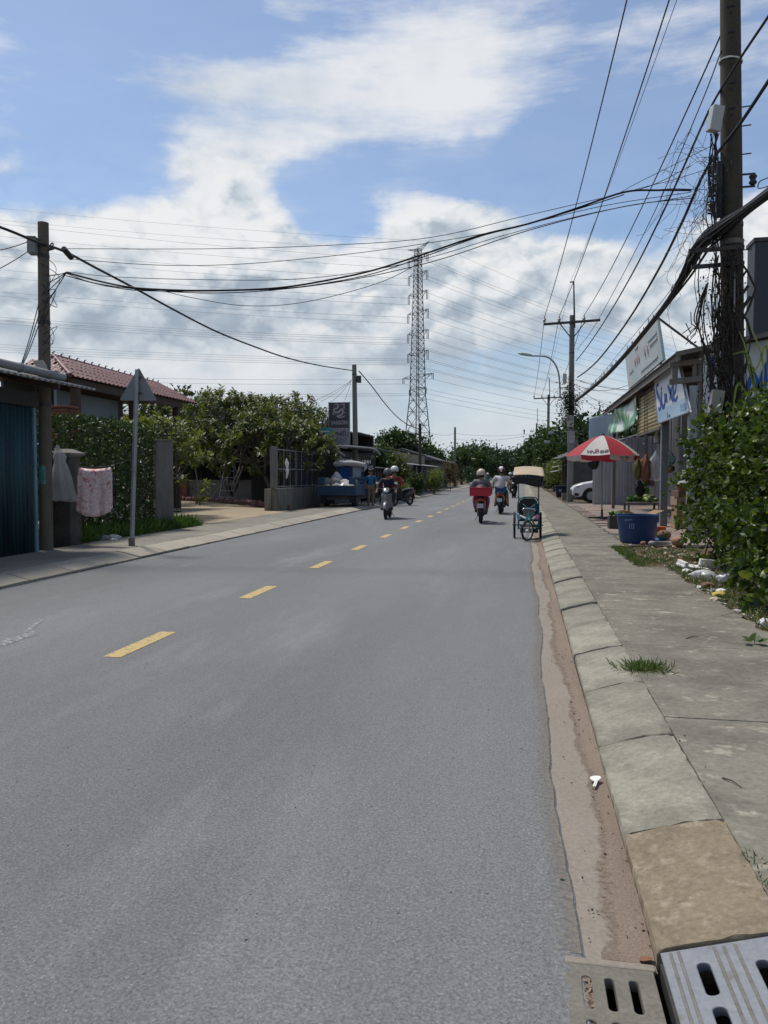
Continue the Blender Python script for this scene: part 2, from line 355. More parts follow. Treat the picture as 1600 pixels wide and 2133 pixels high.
drive = pm('driveway_concrete', (.30, .24, .155), (.22, .18, .125), s=.5, fine=.15, fs=20, rough=.92, bump=.2, c3=(.17, .145, .11), s3=1.1, lo3=.56, hi3=.72, stretch=(1.8, 1, 1))
gutter_m = pm('gutter_concrete', (.230, .200, .163), (.205, .168, .134), s=1.6, fine=.2, fs=50, rough=.9, bump=.4, bs=60, bd=.006)
sand = pm('red_sand', (.222, .172, .136), (.195, .153, .122), s=3, fine=.26, fs=110, rough=.98, bump=.7, bs=90, bd=.01, speck=(.10, .075, .06), spec=.1)
soil = pm('soil', (.12, .09, .06), (.08, .062, .042), s=3, fine=.35, fs=25, rough=1, bump=.8, bs=20, bd=.03, spec=.1)
earth = pm('terrain', (.10, .105, .045), (.13, .10, .065), s=.12, fine=.3, fs=3, rough=1, bump=.3, bd=.05, spec=.1)
tile_m = pm('pink_paving_tile', (.235, .18, .15), (.19, .155, .135), s=2, fine=.2, fs=35, rough=.9, bump=.3, orand=0.2)
conc = pm('pole_concrete', (.20, .185, .16), (.14, .13, .115), s=2, fine=.2, fs=30, rough=.92, bump=.3, stretch=(2, 2, .5))
conc_d = pm('dark_pole_concrete', (.072, .060, .046), (.046, .039, .031), s=2, fine=.25, fs=30, rough=.95, bump=.3, stretch=(2, 2, .5))
conc_g = pm('grey_pillar_concrete', (.19, .18, .165), (.10, .095, .088), s=1.6, fine=.18, fs=25, rough=.95, bump=.3, stretch=(3, 3, .6))
conc_w = pm('stained_wall_concrete', (.20, .19, .155), (.06, .058, .05), s=1.3, fine=.2, fs=25, rough=.95, bump=.3, stretch=(2.5, 2.5, .7))
steel = pm('galvanised_steel', (.30, .32, .33), (.22, .235, .245), s=6, fine=.1, fs=40, rough=.5, metal=.5, bump=.05)
steel_d = pm('dark_steel', (.05, .052, .055), (.08, .07, .06), s=5, fine=.15, rough=.6, metal=.4, bump=.1)
grate_m = pm('grey_grate', (.20, .212, .232), (.165, .176, .194), s=7, fine=.16, fs=50, rough=.55, metal=.2, bump=.12, c3=(.15, .14, .125), s3=9, lo3=.58, hi3=.70)
rubber = pm('rubber', (.014, .014, .015), fine=.2, rough=.8, bump=.1)
black = pm('black_plastic', (.016, .016, .018), fine=.1, rough=.45, bump=0)
cable_m = pm('cable_sheath', (.012, .012, .014), fine=.15, rough=.6, bump=0)
wire_m = pm('bare_wire', (.10, .11, .12), fine=0, rough=.5, metal=.3, bump=0)
chrome = pm('chrome', (.55, .56, .58), fine=0, rough=.2, metal=1, bump=0)
dark_in = pm('dark_boards', (.030, .028, .027), (.045, .04, .036), s=3, fine=.2, rough=.9, stretch=(1, 1, .2))
white_p = pm('white_plastic', (.66, .66, .63), fine=.06, fs=20, rough=.5, bump=.05)
# ================================================================== SETTING
def slot(x0, x1, y0, y1, n=4):
    r = min(x1-x0, y1-y0)*.45; out = []
    for cx, cy, a in ((x1-r, y1-r, 0), (x0+r, y1-r, 90), (x0+r, y0+r, 180), (x1-r, y0+r, 270)):
        for k in range(n+1): t = math.radians(a+90*k/n); out.append((cx+r*math.cos(t), cy+r*math.sin(t)))
    return out
def holed(name, outer, holes, mat, parent, o, ux, uy, thick, bev=.004):
    cu = bpy.data.curves.new(name, 'CURVE'); cu.dimensions = '2D'; cu.fill_mode = 'BOTH'; cu.extrude = thick/2; cu.bevel_depth = bev; cu.bevel_resolution = 1
    for poly in [outer]+holes:
        sp_ = cu.splines.new('POLY'); sp_.points.add(len(poly)-1); sp_.use_cyclic_u = True
        for p, q in zip(sp_.points, poly): p.co = (q[0], q[1], 0, 1)
    ob = bpy.data.objects.new(name, cu); col.objects.link(ob); cu.materials.append(mat); ob.parent = parent
    M = Matrix.Identity(4); ux, uy = Vector(ux).normalized(), Vector(uy).normalized(); nn = ux.cross(uy)
    PENDING.append(('holed', ob, Vector(o), ux, uy, nn)); return ob
def struct(name, mb, mat, label=None, **k):
    o = mb.build(name, mat, **k); o['kind'] = 'structure'
    if label: o['label'] = label
    return o
# terrain well below everything, yard and lot sheets at pavement level
mb = MB(); mb.grid(lambda a, b: (-2500+5000*a, -1200+4200*b, -.55), 10, 10); struct('ground', mb, earth, 'flat green and brown land reaching the horizon')
def lot(x0, x1, y0, y1, z, nx, ny, amp=.02):
    mb = MB(); mb.grid(lambda a, b: (x0+(x1-x0)*a, y0+(y1-y0)*b, z+amp*math.sin(7*a*3+b*11)*math.sin(b*31+a*5)), nx, ny); return mb
struct('yard_left', lot(-160, -7.24, -12, 420, .085, 60, 160), soil, 'bare earth behind the left pavement')
struct('lot_right', lot(.82, 160, 2.42, 420, .075, 60, 160), soil, 'bare earth behind the right pavement')
# road slab with a ragged right edge
mb = MB(); ys = [-8+.5*k for k in range(16)] + [0+.045*k for k in range(320)] + [14.4+1.2*k for k in range(22)] + [42+12*k for k in range(33)]
xs = [-6.74, -4.5, -2.2, -.35]; vsr = []; EDGE = []
rr = random.Random(3); e = 0
for y in ys:
    e = .75*e + rr.uniform(-.0045, .0045); xe = .165 + .02*math.sin(y*.9) + .012*math.sin(y*2.7+1) + e
    EDGE.append((y, xe)); vsr.append([(x, y, 0.0) for x in xs] + [(xe-.06-rr.uniform(0, .05), y, 0.0), (xe, y, -.005+rr.uniform(-.002, .002)), (xe+.016, y, -.0185)])
n = len(vsr[0]); mb.add([p for r in vsr for p in r], [(i*n+k, i*n+k+1, (i+1)*n+k+1, (i+1)*n+k) for i in range(len(vsr)-1) for k in range(n-1)])
for i in range(len(mb.F)):
    if i % (n-1) >= 4: mb.M[i] = 1
road = struct('road', mb, [asphalt, asphalt_edge], 'grey two-lane asphalt road running away from the viewer')
me0 = None
for k in range(52):
    y0 = 5.77+3.085*k
    if me0 is None:
        q = MB(); q.grid(lambda a, b: (-.078+.156*a, 1.04*b, .0035), 4, 16); me0 = q.mesh('lane_dash'); me0.materials.append(paint_y)
    o = link('lane_dash', me0, None, road); o.location = (-3.325+U(-.012, .012), y0, 0)
q = MB(); q.ribbon([gp(0, 1345, .003), gp(30, 1330, .003), gp(62, 1322, .003), gp(60, 1312, .003), gp(88, 1290, .003)], [.10, .16, .13, .06, .05], (0, 0, 1))
q.build('paint_smear', paint_w, road)
# gutter
mb = MB(); mb.grid(lambda a, b: (.13+.285*a, 2.375+420*b**2.2, -.017+.004*a), 3, 120); mb.grid(lambda a, b: (.13+.285*a, -8+9.05*b, -.017), 3, 20)
struct('gutter', mb, gutter_m, 'concrete gutter strip along the right kerb')
mb = MB()
def gs(a, b):
    y = 2.42+46*b**1.5; w = .135+.03*math.sin(y*1.1)+.02*math.sin(y*2.9+1)+.010*math.sin(y*9.1)+.007*math.sin(y*23+2)+.004*math.sin(y*57); x1 = .417; x = x1-w*1.12*(1-a)
    k_ = min(1, (y-2.40)/.35); return (x, y, -.0185+.0045*min(1, a*4)+k_*.018*math.sin(PI*.5*a)**1.5*(.6+.4*math.sin(y*2.3+a*3)))
def scatter(mat, o, nu, lo, hi, flip=False):     # loose sand thins out towards one side of the sheet
    at = o.data.attributes.new('cover', 'FLOAT', 'POINT'); n_ = len(o.data.vertices); at.data.foreach_set('value', [(i % (nu+1))/nu for i in range(n_)])
    mt = mat.copy(); o.data.materials[0] = mt; nt = mt.node_tree; L = nt.links; b_ = nt.nodes['Principled BSDF']; out = nt.nodes['Material Output']
    an = nt.nodes.new('ShaderNodeAttribute'); an.attribute_name = 'cover'; tc = nt.nodes.new('ShaderNodeTexCoord'); nz = nt.nodes.new('ShaderNodeTexNoise'); nz.inputs['Scale'].default_value = 34; nz.inputs['Detail'].default_value = 9; nz.inputs['Roughness'].default_value = .75; L.new(tc.outputs['Object'], nz.inputs['Vector'])
    ad = nt.nodes.new('ShaderNodeMath'); ad.operation = 'MULTIPLY_ADD'; L.new(nz.outputs['Fac'], ad.inputs[0]); ad.inputs[1].default_value = 1.1; L.new(an.outputs['Fac'], ad.inputs[2])
    mr_ = nt.nodes.new('ShaderNodeMapRange'); mr_.interpolation_type = 'SMOOTHSTEP'; L.new(ad.outputs[0], mr_.inputs[0]); mr_.inputs[1].default_value = lo; mr_.inputs[2].default_value = hi
    tp = nt.nodes.new('ShaderNodeBsdfTransparent'); mx = nt.nodes.new('ShaderNodeMixShader'); L.new(mr_.outputs[0], mx.inputs[0]); L.new(tp.outputs[0], mx.inputs[1]); L.new(b_.outputs[0], mx.inputs[2]); L.new(mx.outputs[0], out.inputs[0])
mb.grid(gs, 12, 520); o = mb.build('sand_drift', sand, smooth='all'); scatter(sand, o, 12, .62, 1.05)
EY, EXX = [p[0] for p in EDGE], [p[1] for p in EDGE]
def dst(a, b): y = 2.42+36*b**1.5; xe = float(np.interp(y, EY, EXX)); return (xe-.26+(.262)*a, y, .003 if a < .7 else .003-.006*(a-.7)/.3)
q = MB(); q.grid(dst, 12, 700); o2 = q.build('road_dust', gutter_m); scatter(gutter_m, o2, 12, 1.22, 1.80); T(o2, 'pale dust thinning out over the asphalt edge', None, None, 'stuff')
T(o, 'reddish sand drifted along the foot of the right kerb', None, None, 'stuff')
# kerbs: cross-section extruded per stone
PR = [(.42, -.06), (.42, .024), (.426, .031), (.445, .037), (.50, .054), (.55, .069), (.60, .084), (.65, .098), (.69, .108), (.735, .117), (.77, .120), (.797, .120), (.80, .116), (.80, -.06)]
def stone_mesh(name, prof, L, mat, seed=0):
    rq = random.Random(seed); N = 22; ys_ = [0, .006]+[L*i/N for i in range(1, N)]+[L-.006, L]; q = MB(); rings = []
    for i, y in enumerate(ys_):
        ed = i in (0, len(ys_)-1); w = .004*math.sin(y*9+seed); ring_ = []
        for j, p in enumerate(prof):
            dz = (rq.gauss(0, .0016)+w*.4 if p[1] > 0 else 0)-(rq.uniform(.004, .014) if ed and p[1] > 0 else 0)
            if p[1] > 0 and rq.random() < .03: dz -= rq.uniform(.004, .012)
            ring_.append(Vector((p[0]+(rq.gauss(0, .0018)), y+(rq.gauss(0, .002) if not ed else 0), p[1]+dz)))
        rings.append(ring_)
    q.loft(rings); me = q.mesh(name)
    bm = bmesh.new(); bm.from_mesh(me); bmesh.ops.recalc_face_normals(bm, faces=bm.faces); bm.to_mesh(me); bm.free(); me.materials.append(mat); me.polygons.foreach_set('use_smooth', [True]*len(me.polygons)); me.set_sharp_from_angle(angle=math.radians(50)); return me
def kerb_run(name, label, prof, sx, pitch, joints, ybase, mats, jit):
    q = MB(); xs_ = [p[0]*sx for p in prof]
    q.loft([[Vector((p[0]*sx*(1 if sx > 0 else 1), y, p[1]-.022)) for p in prof] for y in (joints[0], joints[-1]+pitch)])
    root = struct(name, q, mortar, label)
    return root
krr = MB(); krr.loft([[Vector((p[0]+.004, y, p[1]-.035)) for p in PR] for y in (2.44, 60.0)]); kerb_r = struct('kerb_right', krr, mortar, 'line of sloping concrete kerb stones on the right')
krm = [stone_mesh('kerb_stone', PR, 1.07-.022, kerb_m, k) for k in range(6)]
def place_stone(me, par, y, z=0, rx=0): o = link('kerb_stone', me, None, par); o.location = (U(-.006, .006), y, z+U(-.007, .007)); o.rotation_euler = (rx, U(-.012, .012), U(-.006, .006)); return o
b_me = stone_mesh('kerb_stone', PR, .775, kerb_b); o = place_stone(b_me, kerb_r, 2.412); o['label'] = 'brownish short kerb stone beside the drain cover'
for k in range(52): place_stone(krm[(k*5+k//4) % 6], kerb_r, 3.197+1.07*k, rx=U(-.006, .006))
q = MB(); q.loft([[Vector((p[0], y, p[1])) for p in PR] for y in (58.9, 420)]); q.loft([[Vector((p[0], y, p[1])) for p in PR] for y in (-8, 1.05)]); q.build('kerb_run', kerb_m, kerb_r)
PL = [(-x-6.345, z) for x, z in PR][::-1]
PL = [(-7.25, -.06), (-7.25, .121), (-7.20, .118), (-7.12, .104), (-6.83, .040), (-6.785, .03), (-6.785, -.06)]
krl = MB(); krl.loft([[Vector((p[0]-.004, y, p[1]-.02)) for p in PL] for y in (4.4, 72.0)]); kerb_left = struct('kerb_left', krl, mortar, 'line of sloping pale kerb stones on the left')
lm_ = stone_mesh('kerb_stone', [(p[0]+7, p[1]) for p in PL], 1.036, kerb_l)
for k in range(64): o = place_stone(lm_, kerb_left, 4.41+1.05*k); o.location.x -= 7
q = MB(); q.loft([[Vector((p[0], y, p[1])) for p in PL] for y in (71.6, 420)]); q.loft([[Vector((p[0], y, p[1])) for p in PL] for y in (-8, 4.40)]); q.build('kerb_run', kerb_l, kerb_left)
q = MB(); q.bx(-6.80, -6.725, -8, 420, -.05, -.004); q.build('gutter_joint', mortar, kerb_left)
# right pavement: slabs with joints on a mortar bed
q = MB(); q.bx(.803, 2.1, 2.42, 12, -.05, .100); q.bx(.803, 1.66, 12, 15.6, -.05, .100); q.bx(.803, 2.05, 15.6, 420, -.05, .100); q.bx(.803, 2.1, -8, 1.0, -.05, .1)
pav = struct('pavement_right', q, mortar, 'stained concrete pavement beside the right kerb')
def slab(x0, x1, y0, y1, z, par, m, edge=None, name='paving_slab'):
    q = MB(); N = 14; rr = random.Random(int(y0*77))
    pts = [(x0, y0), (x1, y0)]
    for i in range(1, N): y = y0+(y1-y0)*i/N; pts.append((x1+(rr.uniform(-.05, .05) if edge else 0), y))
    pts += [(x1, y1), (x0, y1)]
    q.prism(pts, (0, 0, z-.05), (1, 0, 0), (0, 1, 0), .05); return q.build(name, m, par, bevel=.004)
cuts = [2.445, 4.55, 6.46, 8.14, 9.24, 10.75, 12.02]
for a, b in zip(cuts[:-1], cuts[1:]): slab(.806, 2.13, a+.004, b-.004, .120+U(-.002, .002), pav, pave, True)
cuts = [12.02, 13.8, 15.62]
for a, b in zip(cuts[:-1], cuts[1:]): slab(.806, 1.69, a+.004, b-.004, .120+U(-.002, .002), pav, pave, True)
y = 15.62
while y < 64: L = U(1.6, 2.2); slab(.806, 2.02, y+.004, y+L-.004, .12+U(-.002, .002), pav, pave, y < 40); y += L
q = MB(); q.bx(.806, 2.02, y+.005, 420, .07, .12); q.build('paving_run', pave, pav)
# left pavement
q = MB(); q.bx(-8.74, -7.253, -8, 420, -.05, .098); pavl = struct('pavement_left', q, mortar, 'concrete pavement beside the left kerb')
y = 5.0
while y < 60: L = U(1.8, 2.6); slab(-8.75+U(-.05, .05), -7.256, y+.004, y+L-.004, .120+U(-.002, .002), pavl, pave_l); y += L
q = MB(); q.bx(-8.75, -7.256, y+.005, 420, .07, .12); q.bx(-8.75, -7.256, -8, 4.99, .07, .12); q.build('paving_run', pave_l, pavl)
# driveway of the left yard
q = MB(); pts = [(-8.77, 18.2), (-8.77, 28.4), (-9.9, 29.8), (-12.5, 33.2), (-16, 37.5), (-20.5, 40.2), (-24, 40.2), (-24, 20), (-11.0, 18.4)]
q.prism([(p[0], p[1]) for p in pts], (0, 0, .06), (1, 0, 0), (0, 1, 0), .062); struct('driveway', q, drive, 'tan concrete driveway leading into the left yard')
# pink paving tiles in front of the stall
q = MB(); q.bx(2.03, 3.6, 15.8, 40, .02, .112); q.bx(3.6, 9.5, 17.2, 40, .02, .112); plaza = struct('stall_paving', q, mortar, 'cracked pinkish tiles in front of the stall')
q = MB(); q.bx(-.196, .196, -.196, .196, -.02, .0); tm = q.mesh('paving_tile'); tm.materials.append(tile_m)
for i in range(5):
    for j in range(56):
        x, y = 2.26+.4*i, 16.1+.4*j
        if i == 0 and random.random() < .3: continue
        o = link('paving_tile', tm, None, plaza); o.location = (x+U(-.004, .004), y, .127+U(-.004, .004)); o.rotation_euler = (U(-.015, .015), U(-.015, .015), U(-.01, .01))
q = MB(); q.bx(4.07, 9.4, 17.3, 39.9, .08, .124); q.build('tile_bed', tile_m, plaza)
# drain covers
pit = MB(); pit.bx(.10, 1.0, 1.0, 1.02, -.5, -.03); pit.bx(.10, 1.0, 2.415, 2.44, -.5, -.03); pit.bx(.98, 1.0, 1.02, 2.415, -.5, -.03); pit.bx(.10, .12, 1.02, 2.415, -.5, -.03); pit.bx(.10, 1, 1.0, 2.44, -.53, -.5)
struct('drain_pit', pit, mortar, 'dark drain pit under the covers at the kerb')
pvx = MB(); pvx.bx(.806, 2.13, 1.05, 2.438, .06, .12); pvx.build('paving_slab', pave, pav, bevel=.004)
gc = thing('gutter_drain_cover', (.28, 1.7, -.02), 'flat concrete drain cover with three slots in the gutter', 'drain cover')
holes_ = []
for k in range(8):
    y1 = 2.315-.19*k
    for x0 in (.182, .248, .318): holes_.append(slot(x0, x0+.034, y1-.15, y1))
holed('cover_plate', [(.14, 1.06), (.398, 1.06), (.398, 2.365), (.14, 2.365)], [h for h in holes_ if min(p[1] for p in h) > 1.08], pm('cover_concrete', (.16, .148, .12), (.115, .106, .088), s=9, fine=.28, fs=60, rough=.9, bump=.3), gc, (0, 0, -.02), (1, 0, 0), (0, 1, 0), .03, .003)
q = MB(); rr = random.Random(2)
for k in range(5): q.bx(.182, .216, 2.165-.19*k, 2.315-.19*k, -.03, -.012)
for k in range(70): c = Vector((rr.uniform(.185, .213), rr.uniform(2.17, 2.31), -.010)); s_ = rr.uniform(.004, .011); q.box(c, (s_, s_*1.3, s_*.7), rot(rr.random()*3, rr.random()*3, rr.random()*3))
q.build('packed_debris', pm('packed_debris', (.20, .15, .11), (.26, .2, .14), s=30, rough=.95, fs=90), gc)
q = MB(); q.bx(.14, .41, 2.366, 2.40, -.02, .0); q.build('frame_lip', gutter_m, gc, bevel=.006)
kc = thing('kerb_drain_cover', (.6, 1.7, .05), 'grey ribbed kerb drain cover with oblong slots', 'drain cover')
o3 = Vector((.43, 0, .030)); ux3 = Vector((.36, 0, .093)).normalized(); W3 = .385
holes_ = []
for k in range(7):
    y1 = 2.325-.19*k
    if y1-.15 > 1.1: holes_ += [slot(.085, .128, y1-.15, y1), slot(.245, .288, y1-.15-.02, y1-.02)]
holed('cover_plate', [(0, 1.06), (W3, 1.06), (W3, 2.405), (0, 2.39)], holes_, grate_m, kc, o3, ux3, (0, 1, 0), .022, .003)
for s_ in (.026, .05, .155, .182, .215, .318, .345):
    q = MB(); a = o3+ux3*s_+Vector((-.25, 0, .97))*.0145; q.bar(a+Vector((0, 1.07, 0)), a+Vector((0, 2.385, 0)), .010, .005, up=(-.25, 0, .97)); q.build('rib', pm('grimy_rib', (.155, .15, .135), (.11, .10, .085), s=12, fine=.25, rough=.9), kc, bevel=.002)
q = MB(); q.bar(o3+Vector((.0, 1.06, -.045)), o3+Vector((0, 2.39, -.045)), .012, .05); q.build('front_rail', steel_d, kc)
# ================================================================== VEGETATION HELPERS
lf_bush = leafmat('bush_leaf', (.024, .049, .008), (.068, .110, .018), (.135, .175, .03), trans=.30, rough=.42)
lf_dark = leafmat('dark_leaf', (.014, .032, .010), (.036, .068, .018), trans=.22)
lf_mid = leafmat('mid_leaf', (.024, .05, .012), (.06, .10, .022), trans=.28)
lf_frang = leafmat('frangipani_leaf', (.036, .058, .013), (.100, .118, .026), (.14, .145, .036), trans=.32)
lf_pale = leafmat('pale_leaf', (.09, .135, .03), (.16, .19, .05), trans=.35)
lf_hedge = leafmat('hedge_leaf', (.016, .034, .008), (.052, .086, .018), trans=.2)
grass_m = leafmat('grass_blade', (.05, .095, .02), (.12, .17, .045), (.20, .19, .08), trans=.3)
straw_m = leafmat('dry_blade', (.22, .19, .10), (.14, .15, .06), trans=.3)
bark = pm('bark', (.13, .115, .095), (.075, .065, .052), s=8, fine=.3, fs=30, rough=.95, bump=.5, stretch=(1, 1, .3))
bark_d = pm('dark_bark', (.055, .045, .036), (.035, .03, .025), s=8, fine=.3, fs=30, rough=.95, bump=.5, stretch=(1, 1, .3))
def leaf_shape(kind):
    if kind == 'heart':      # folded broad leaf: base at origin, tip along +Y
        v = [(0, 0, 0), (.30, .02, .05), (.46, .30, .07), (.30, .68, .02), (0, 1, -.10), (-.30, .68, .02), (-.46, .30, .07), (-.30, .02, .05), (0, .5, -.02)]
        f = [(0, 1, 2, 8), (8, 2, 3, 4), (0, 8, 6, 7), (8, 4, 5, 6)]
    elif kind == 'long':
        v = [(0, 0, 0), (.10, .25, .035), (.19, .62, .02), (0, 1, -.10), (-.19, .62, .02), (-.10, .25, .035), (0, .5, 0)]
        f = [(0, 1, 2, 6), (6, 2, 3), (0, 6, 4, 5), (6, 3, 4)]
    else:
        v = [(0, 0, 0), (.28, .4, .04), (0, 1, -.06), (-.28, .4, .04)]; f = [(0, 1, 2), (0, 2, 3)]
    return np.array(v, float), f
LS = {k: leaf_shape(k) for k in ('heart', 'long', 'quad')}
def frame(y, roll=0):
    y = np.asarray(y, float); y = y/np.linalg.norm(y); r = np.array([0, 0, 1.]) if abs(y[2]) < .95 else np.array([1., 0, 0])
    x = np.cross(y, r); x /= np.linalg.norm(x); z = np.cross(x, y); c, s = math.cos(roll), math.sin(roll)
    return np.stack([x*c+z*s, y, z*c-x*s], 1)
class LB:      # leaf batch
    def __init__(s): s.V = []; s.F = []; s.n = 0
    def leaf(s, p, d, size, kind='quad', roll=0.0):
        v, f = LS[kind]; w = (v*size) @ frame(d, roll).T + np.asarray(p); s.V.append(w); s.F += [tuple(i+s.n for i in q) for q in f]; s.n += len(v)
    def build(s, name, mat, parent=None, off=None, stuff=True):
        me = bpy.data.meshes.new(name); V = np.concatenate(s.V) if s.V else np.zeros((0, 3))
        o0 = np.array(woff(parent)) if (parent is not None and off is None) else (np.zeros(3) if off is None else np.asarray(off))
        me.from_pydata((V-o0).tolist(), [], s.F); me.update(); o = link(name, me, mat, parent)
        if stuff: o['kind'] = 'stuff'
        return o
def rdir(rr, up=0.0):
    v = np.array([rr.gauss(0, 1), rr.gauss(0, 1), rr.gauss(0, 1)+up]); return v/np.linalg.norm(v)
def crown(lb, blobs, n, size, rr, kind='quad', shell=.55, up=.3, gap=.25):
    tot = sum(b[1][0]*b[1][1]+b[1][1]*b[1][2]+b[1][0]*b[1][2] for b in blobs)
    for c, r in blobs:
        k = int(n*(r[0]*r[1]+r[1]*r[2]+r[0]*r[2])/tot); i = 0
        nc = max(6, k//26); cl = []
        for _ in range(nc):
            d = rdir(rr); q = shell+(1-shell)*rr.random()**.6; q *= 1+rr.uniform(-.16, .12); cl.append((np.asarray(c)+d*np.asarray(r)*q, d))
        for p0, d0 in cl:
            s_ = rr.uniform(.5, 1.3)
            for _ in range(26):
                p = p0+np.clip(np.array([rr.gauss(0, 1), rr.gauss(0, 1), rr.gauss(0, .8)]), -1.35, 1.35)*size*1.8*s_
                lb.leaf(p, d0*.7+rdir(rr, up), size*rr.uniform(.6, 1.3), kind, rr.uniform(0, 6))
        for _ in range(k//5): lb.leaf(np.asarray(c)+rdir(rr)*np.asarray(r)*rr.uniform(.15, .8), rdir(rr), size*2.6, kind, rr.uniform(0, 6))
def broad_tree(name, loc, h, r, label, group, mat, n=3500, size=.22, seed=1, trunk=.16, base=.35, squash=1.0, bm=None, lean=(0, 0)):
    rr = random.Random(seed); root = thing(name, loc, label, 'tree', group); q = MB(); L = Vector(loc)
    top = L+Vector((lean[0], lean[1], h*.62)); fork = L+Vector((lean[0]*.4, lean[1]*.4, h*base))
    q.path(spline([L-Vector((0, 0, .1)), L+Vector((rr.uniform(-.1, .1), 0, h*base*.5)), fork, top], 4), [trunk*(1-.7*i/12) for i in range(13)], 7)
    blobs = []
    for k in range(7):
        a = 2*PI*k/7+rr.uniform(-.4, .4); e = Vector((lean[0]+math.cos(a)*r*rr.uniform(.5, .75), lean[1]+math.sin(a)*r*rr.uniform(.5, .75), h*rr.uniform(.5, .85)))
        st = fork.lerp(top, rr.random()*.8); q.path(spline([st, st.lerp(L+e, .5)+Vector((0, 0, .1*h)), L+e], 3), [trunk*.5*(1-.85*i/6) for i in range(7)], 5)
        blobs.append((np.array(L+e), np.array([r*rr.uniform(.36, .5), r*rr.uniform(.36, .5), h*.16*squash*rr.uniform(.8, 1.2)])))
    blobs.append((np.array(L+Vector((lean[0], lean[1], h*.80))), np.array([r*.55, r*.55, h*.17*squash])))
    blobs.append((np.array(L+Vector((lean[0], lean[1], h*.62))), np.array([r*.7, r*.7, h*.2*squash])))
    for k in range(4): a = 2*PI*k/4+rr.uniform(-.4, .4); blobs.append((np.array(L+Vector((lean[0]+math.cos(a)*r*.45, lean[1]+math.sin(a)*r*.45, h*rr.uniform(.30, .42)))), np.array([r*.45, r*.45, h*.15*squash])))
    q.build('trunk', bm or bark_d, root, smooth='all'); lb = LB(); crown(lb, blobs, n, size, rr); lb.build('crown', mat, root); return root
def frangipani(loc, h, spread, label, seed, group='frangipani trees in the left yard', lmat=None, tips_max=150, ls=.35, lean=(0, 0)):
    rr = random.Random(seed); root = thing('frangipani_tree', loc, label, 'tree', group); q = MB(); tips = []; L0 = Vector(loc)
    def grow(p, d, L, r, lv):
        e = p+d*L; m_ = p.lerp(e, .5)+Vector((rr.uniform(-.06, .06), rr.uniform(-.06, .06), -.03))*L
        q.path([p, m_, e], [r, r*.88, r*.76], 6)
        if lv == 0 or e.z > L0.z+h: tips.append((e, d)); return
        k = 3 if rr.random() < .55 else 2; a0 = rr.uniform(0, 6)
        for i in range(k):
            a = a0+2*PI*i/k+rr.uniform(-.4, .4); t = d.orthogonal().normalized(); b = d.cross(t)
            nd = (d*1.0+(t*math.cos(a)+b*math.sin(a))*rr.uniform(.55, .95)*spread+Vector((0, 0, .18))).normalized()
            grow(e, nd, L*rr.uniform(.66, .86), r*.70, lv-1)
    q.path([L0-Vector((0, 0, .1)), L0+Vector((0, 0, .3))], [.17, .15], 7)
    for k in range(4):
        a = 2*PI*k/4+rr.uniform(-.5, .5); grow(L0+Vector((0, 0, .2)), Vector((math.cos(a)*.5*spread+lean[0], math.sin(a)*.5*spread+lean[1], 1)).normalized(), h*.30, .10, 4)
    q.build('trunk', bark, root, smooth='all'); lb = LB(); rr.shuffle(tips)
    for p, d in tips[:tips_max]:
        t = d.orthogonal().normalized(); b = d.cross(t)
        for i in range(18):
            a = 2.4*i; w = rr.uniform(.25, 1.1); dd = d*w*.7+(t*math.cos(a)+b*math.sin(a)); lb.leaf(np.array(p+d*(.02*i)), np.array(dd), ls*rr.uniform(.65, 1.15), 'long', rr.uniform(-.4, .4))
    lb.build('crown', lmat or lf_frang, root); return root
def grass(lb, pts, n, h, rr, z=.1, lean=.5, dens=None):
    for _ in range(n):
        x, y = pts(rr); zz = z(x, y) if callable(z) else z
        d = np.array([rr.gauss(0, lean), rr.gauss(0, lean), 1.0]); hh = h*rr.uniform(.4, 1.25); v, f = LS['long']
        w = (v*np.array([.28, 1, 1])*hh) @ frame(d, rr.uniform(0, 6)).T + np.array([x, y, zz-.01]); lb.V.append(w); lb.F += [tuple(i+lb.n for i in q) for q in f]; lb.n += len(v)
# ================================================================== LEFT SIDE OF THE ROAD
blue_sheet = pm('weathered_blue_sheet', (.022, .062, .075), (.010, .026, .034), s=1.2, mix=.9, fine=.2, fs=12, rough=.6, metal=.2, bump=.1, stretch=(3, 3, .5), c3=(.06, .055, .05), s3=3, lo3=.58, hi3=.7)
blue_trim = pm('pale_blue_trim', (.12, .24, .28), (.06, .13, .16), s=3, fine=.15, rough=.6)
fibro = pm('fibre_cement_sheet', (.26, .265, .26), (.17, .17, .165), s=3, fine=.15, fs=30, rough=.9, bump=.15)
red_tile = pm('red_roof_tile', (.150, .058, .056), (.11, .045, .044), s=3, fine=.15, fs=25, rough=.55, bump=.1, orand=.18)
brick_m = pm('red_brick', (.20, .065, .035), (.13, .045, .03), s=7, fine=.2, fs=40, rough=.9, bump=.3, orand=.2)
wood_d = pm('dark_wood', (.06, .035, .022), (.035, .022, .016), s=5, fine=.2, rough=.7, stretch=(1, 1, .2))
red_paint = pm('red_paint', (.30, .02, .02), fine=.1, rough=.5)
def corr_sheet(o, ux, uy, L, Hh, pitch=.09, amp=.018, sub=4, nv=1):
    o, ux, uy = Vector(o), Vector(ux).normalized(), Vector(uy).normalized(); nn = ux.cross(uy); q = MB(); n = int(L/pitch*sub)
    q.grid(lambda a, b: o+ux*(L*a)+uy*(Hh*b)+nn*(amp*math.sin(2*PI*a*L/pitch)), n, nv); return q
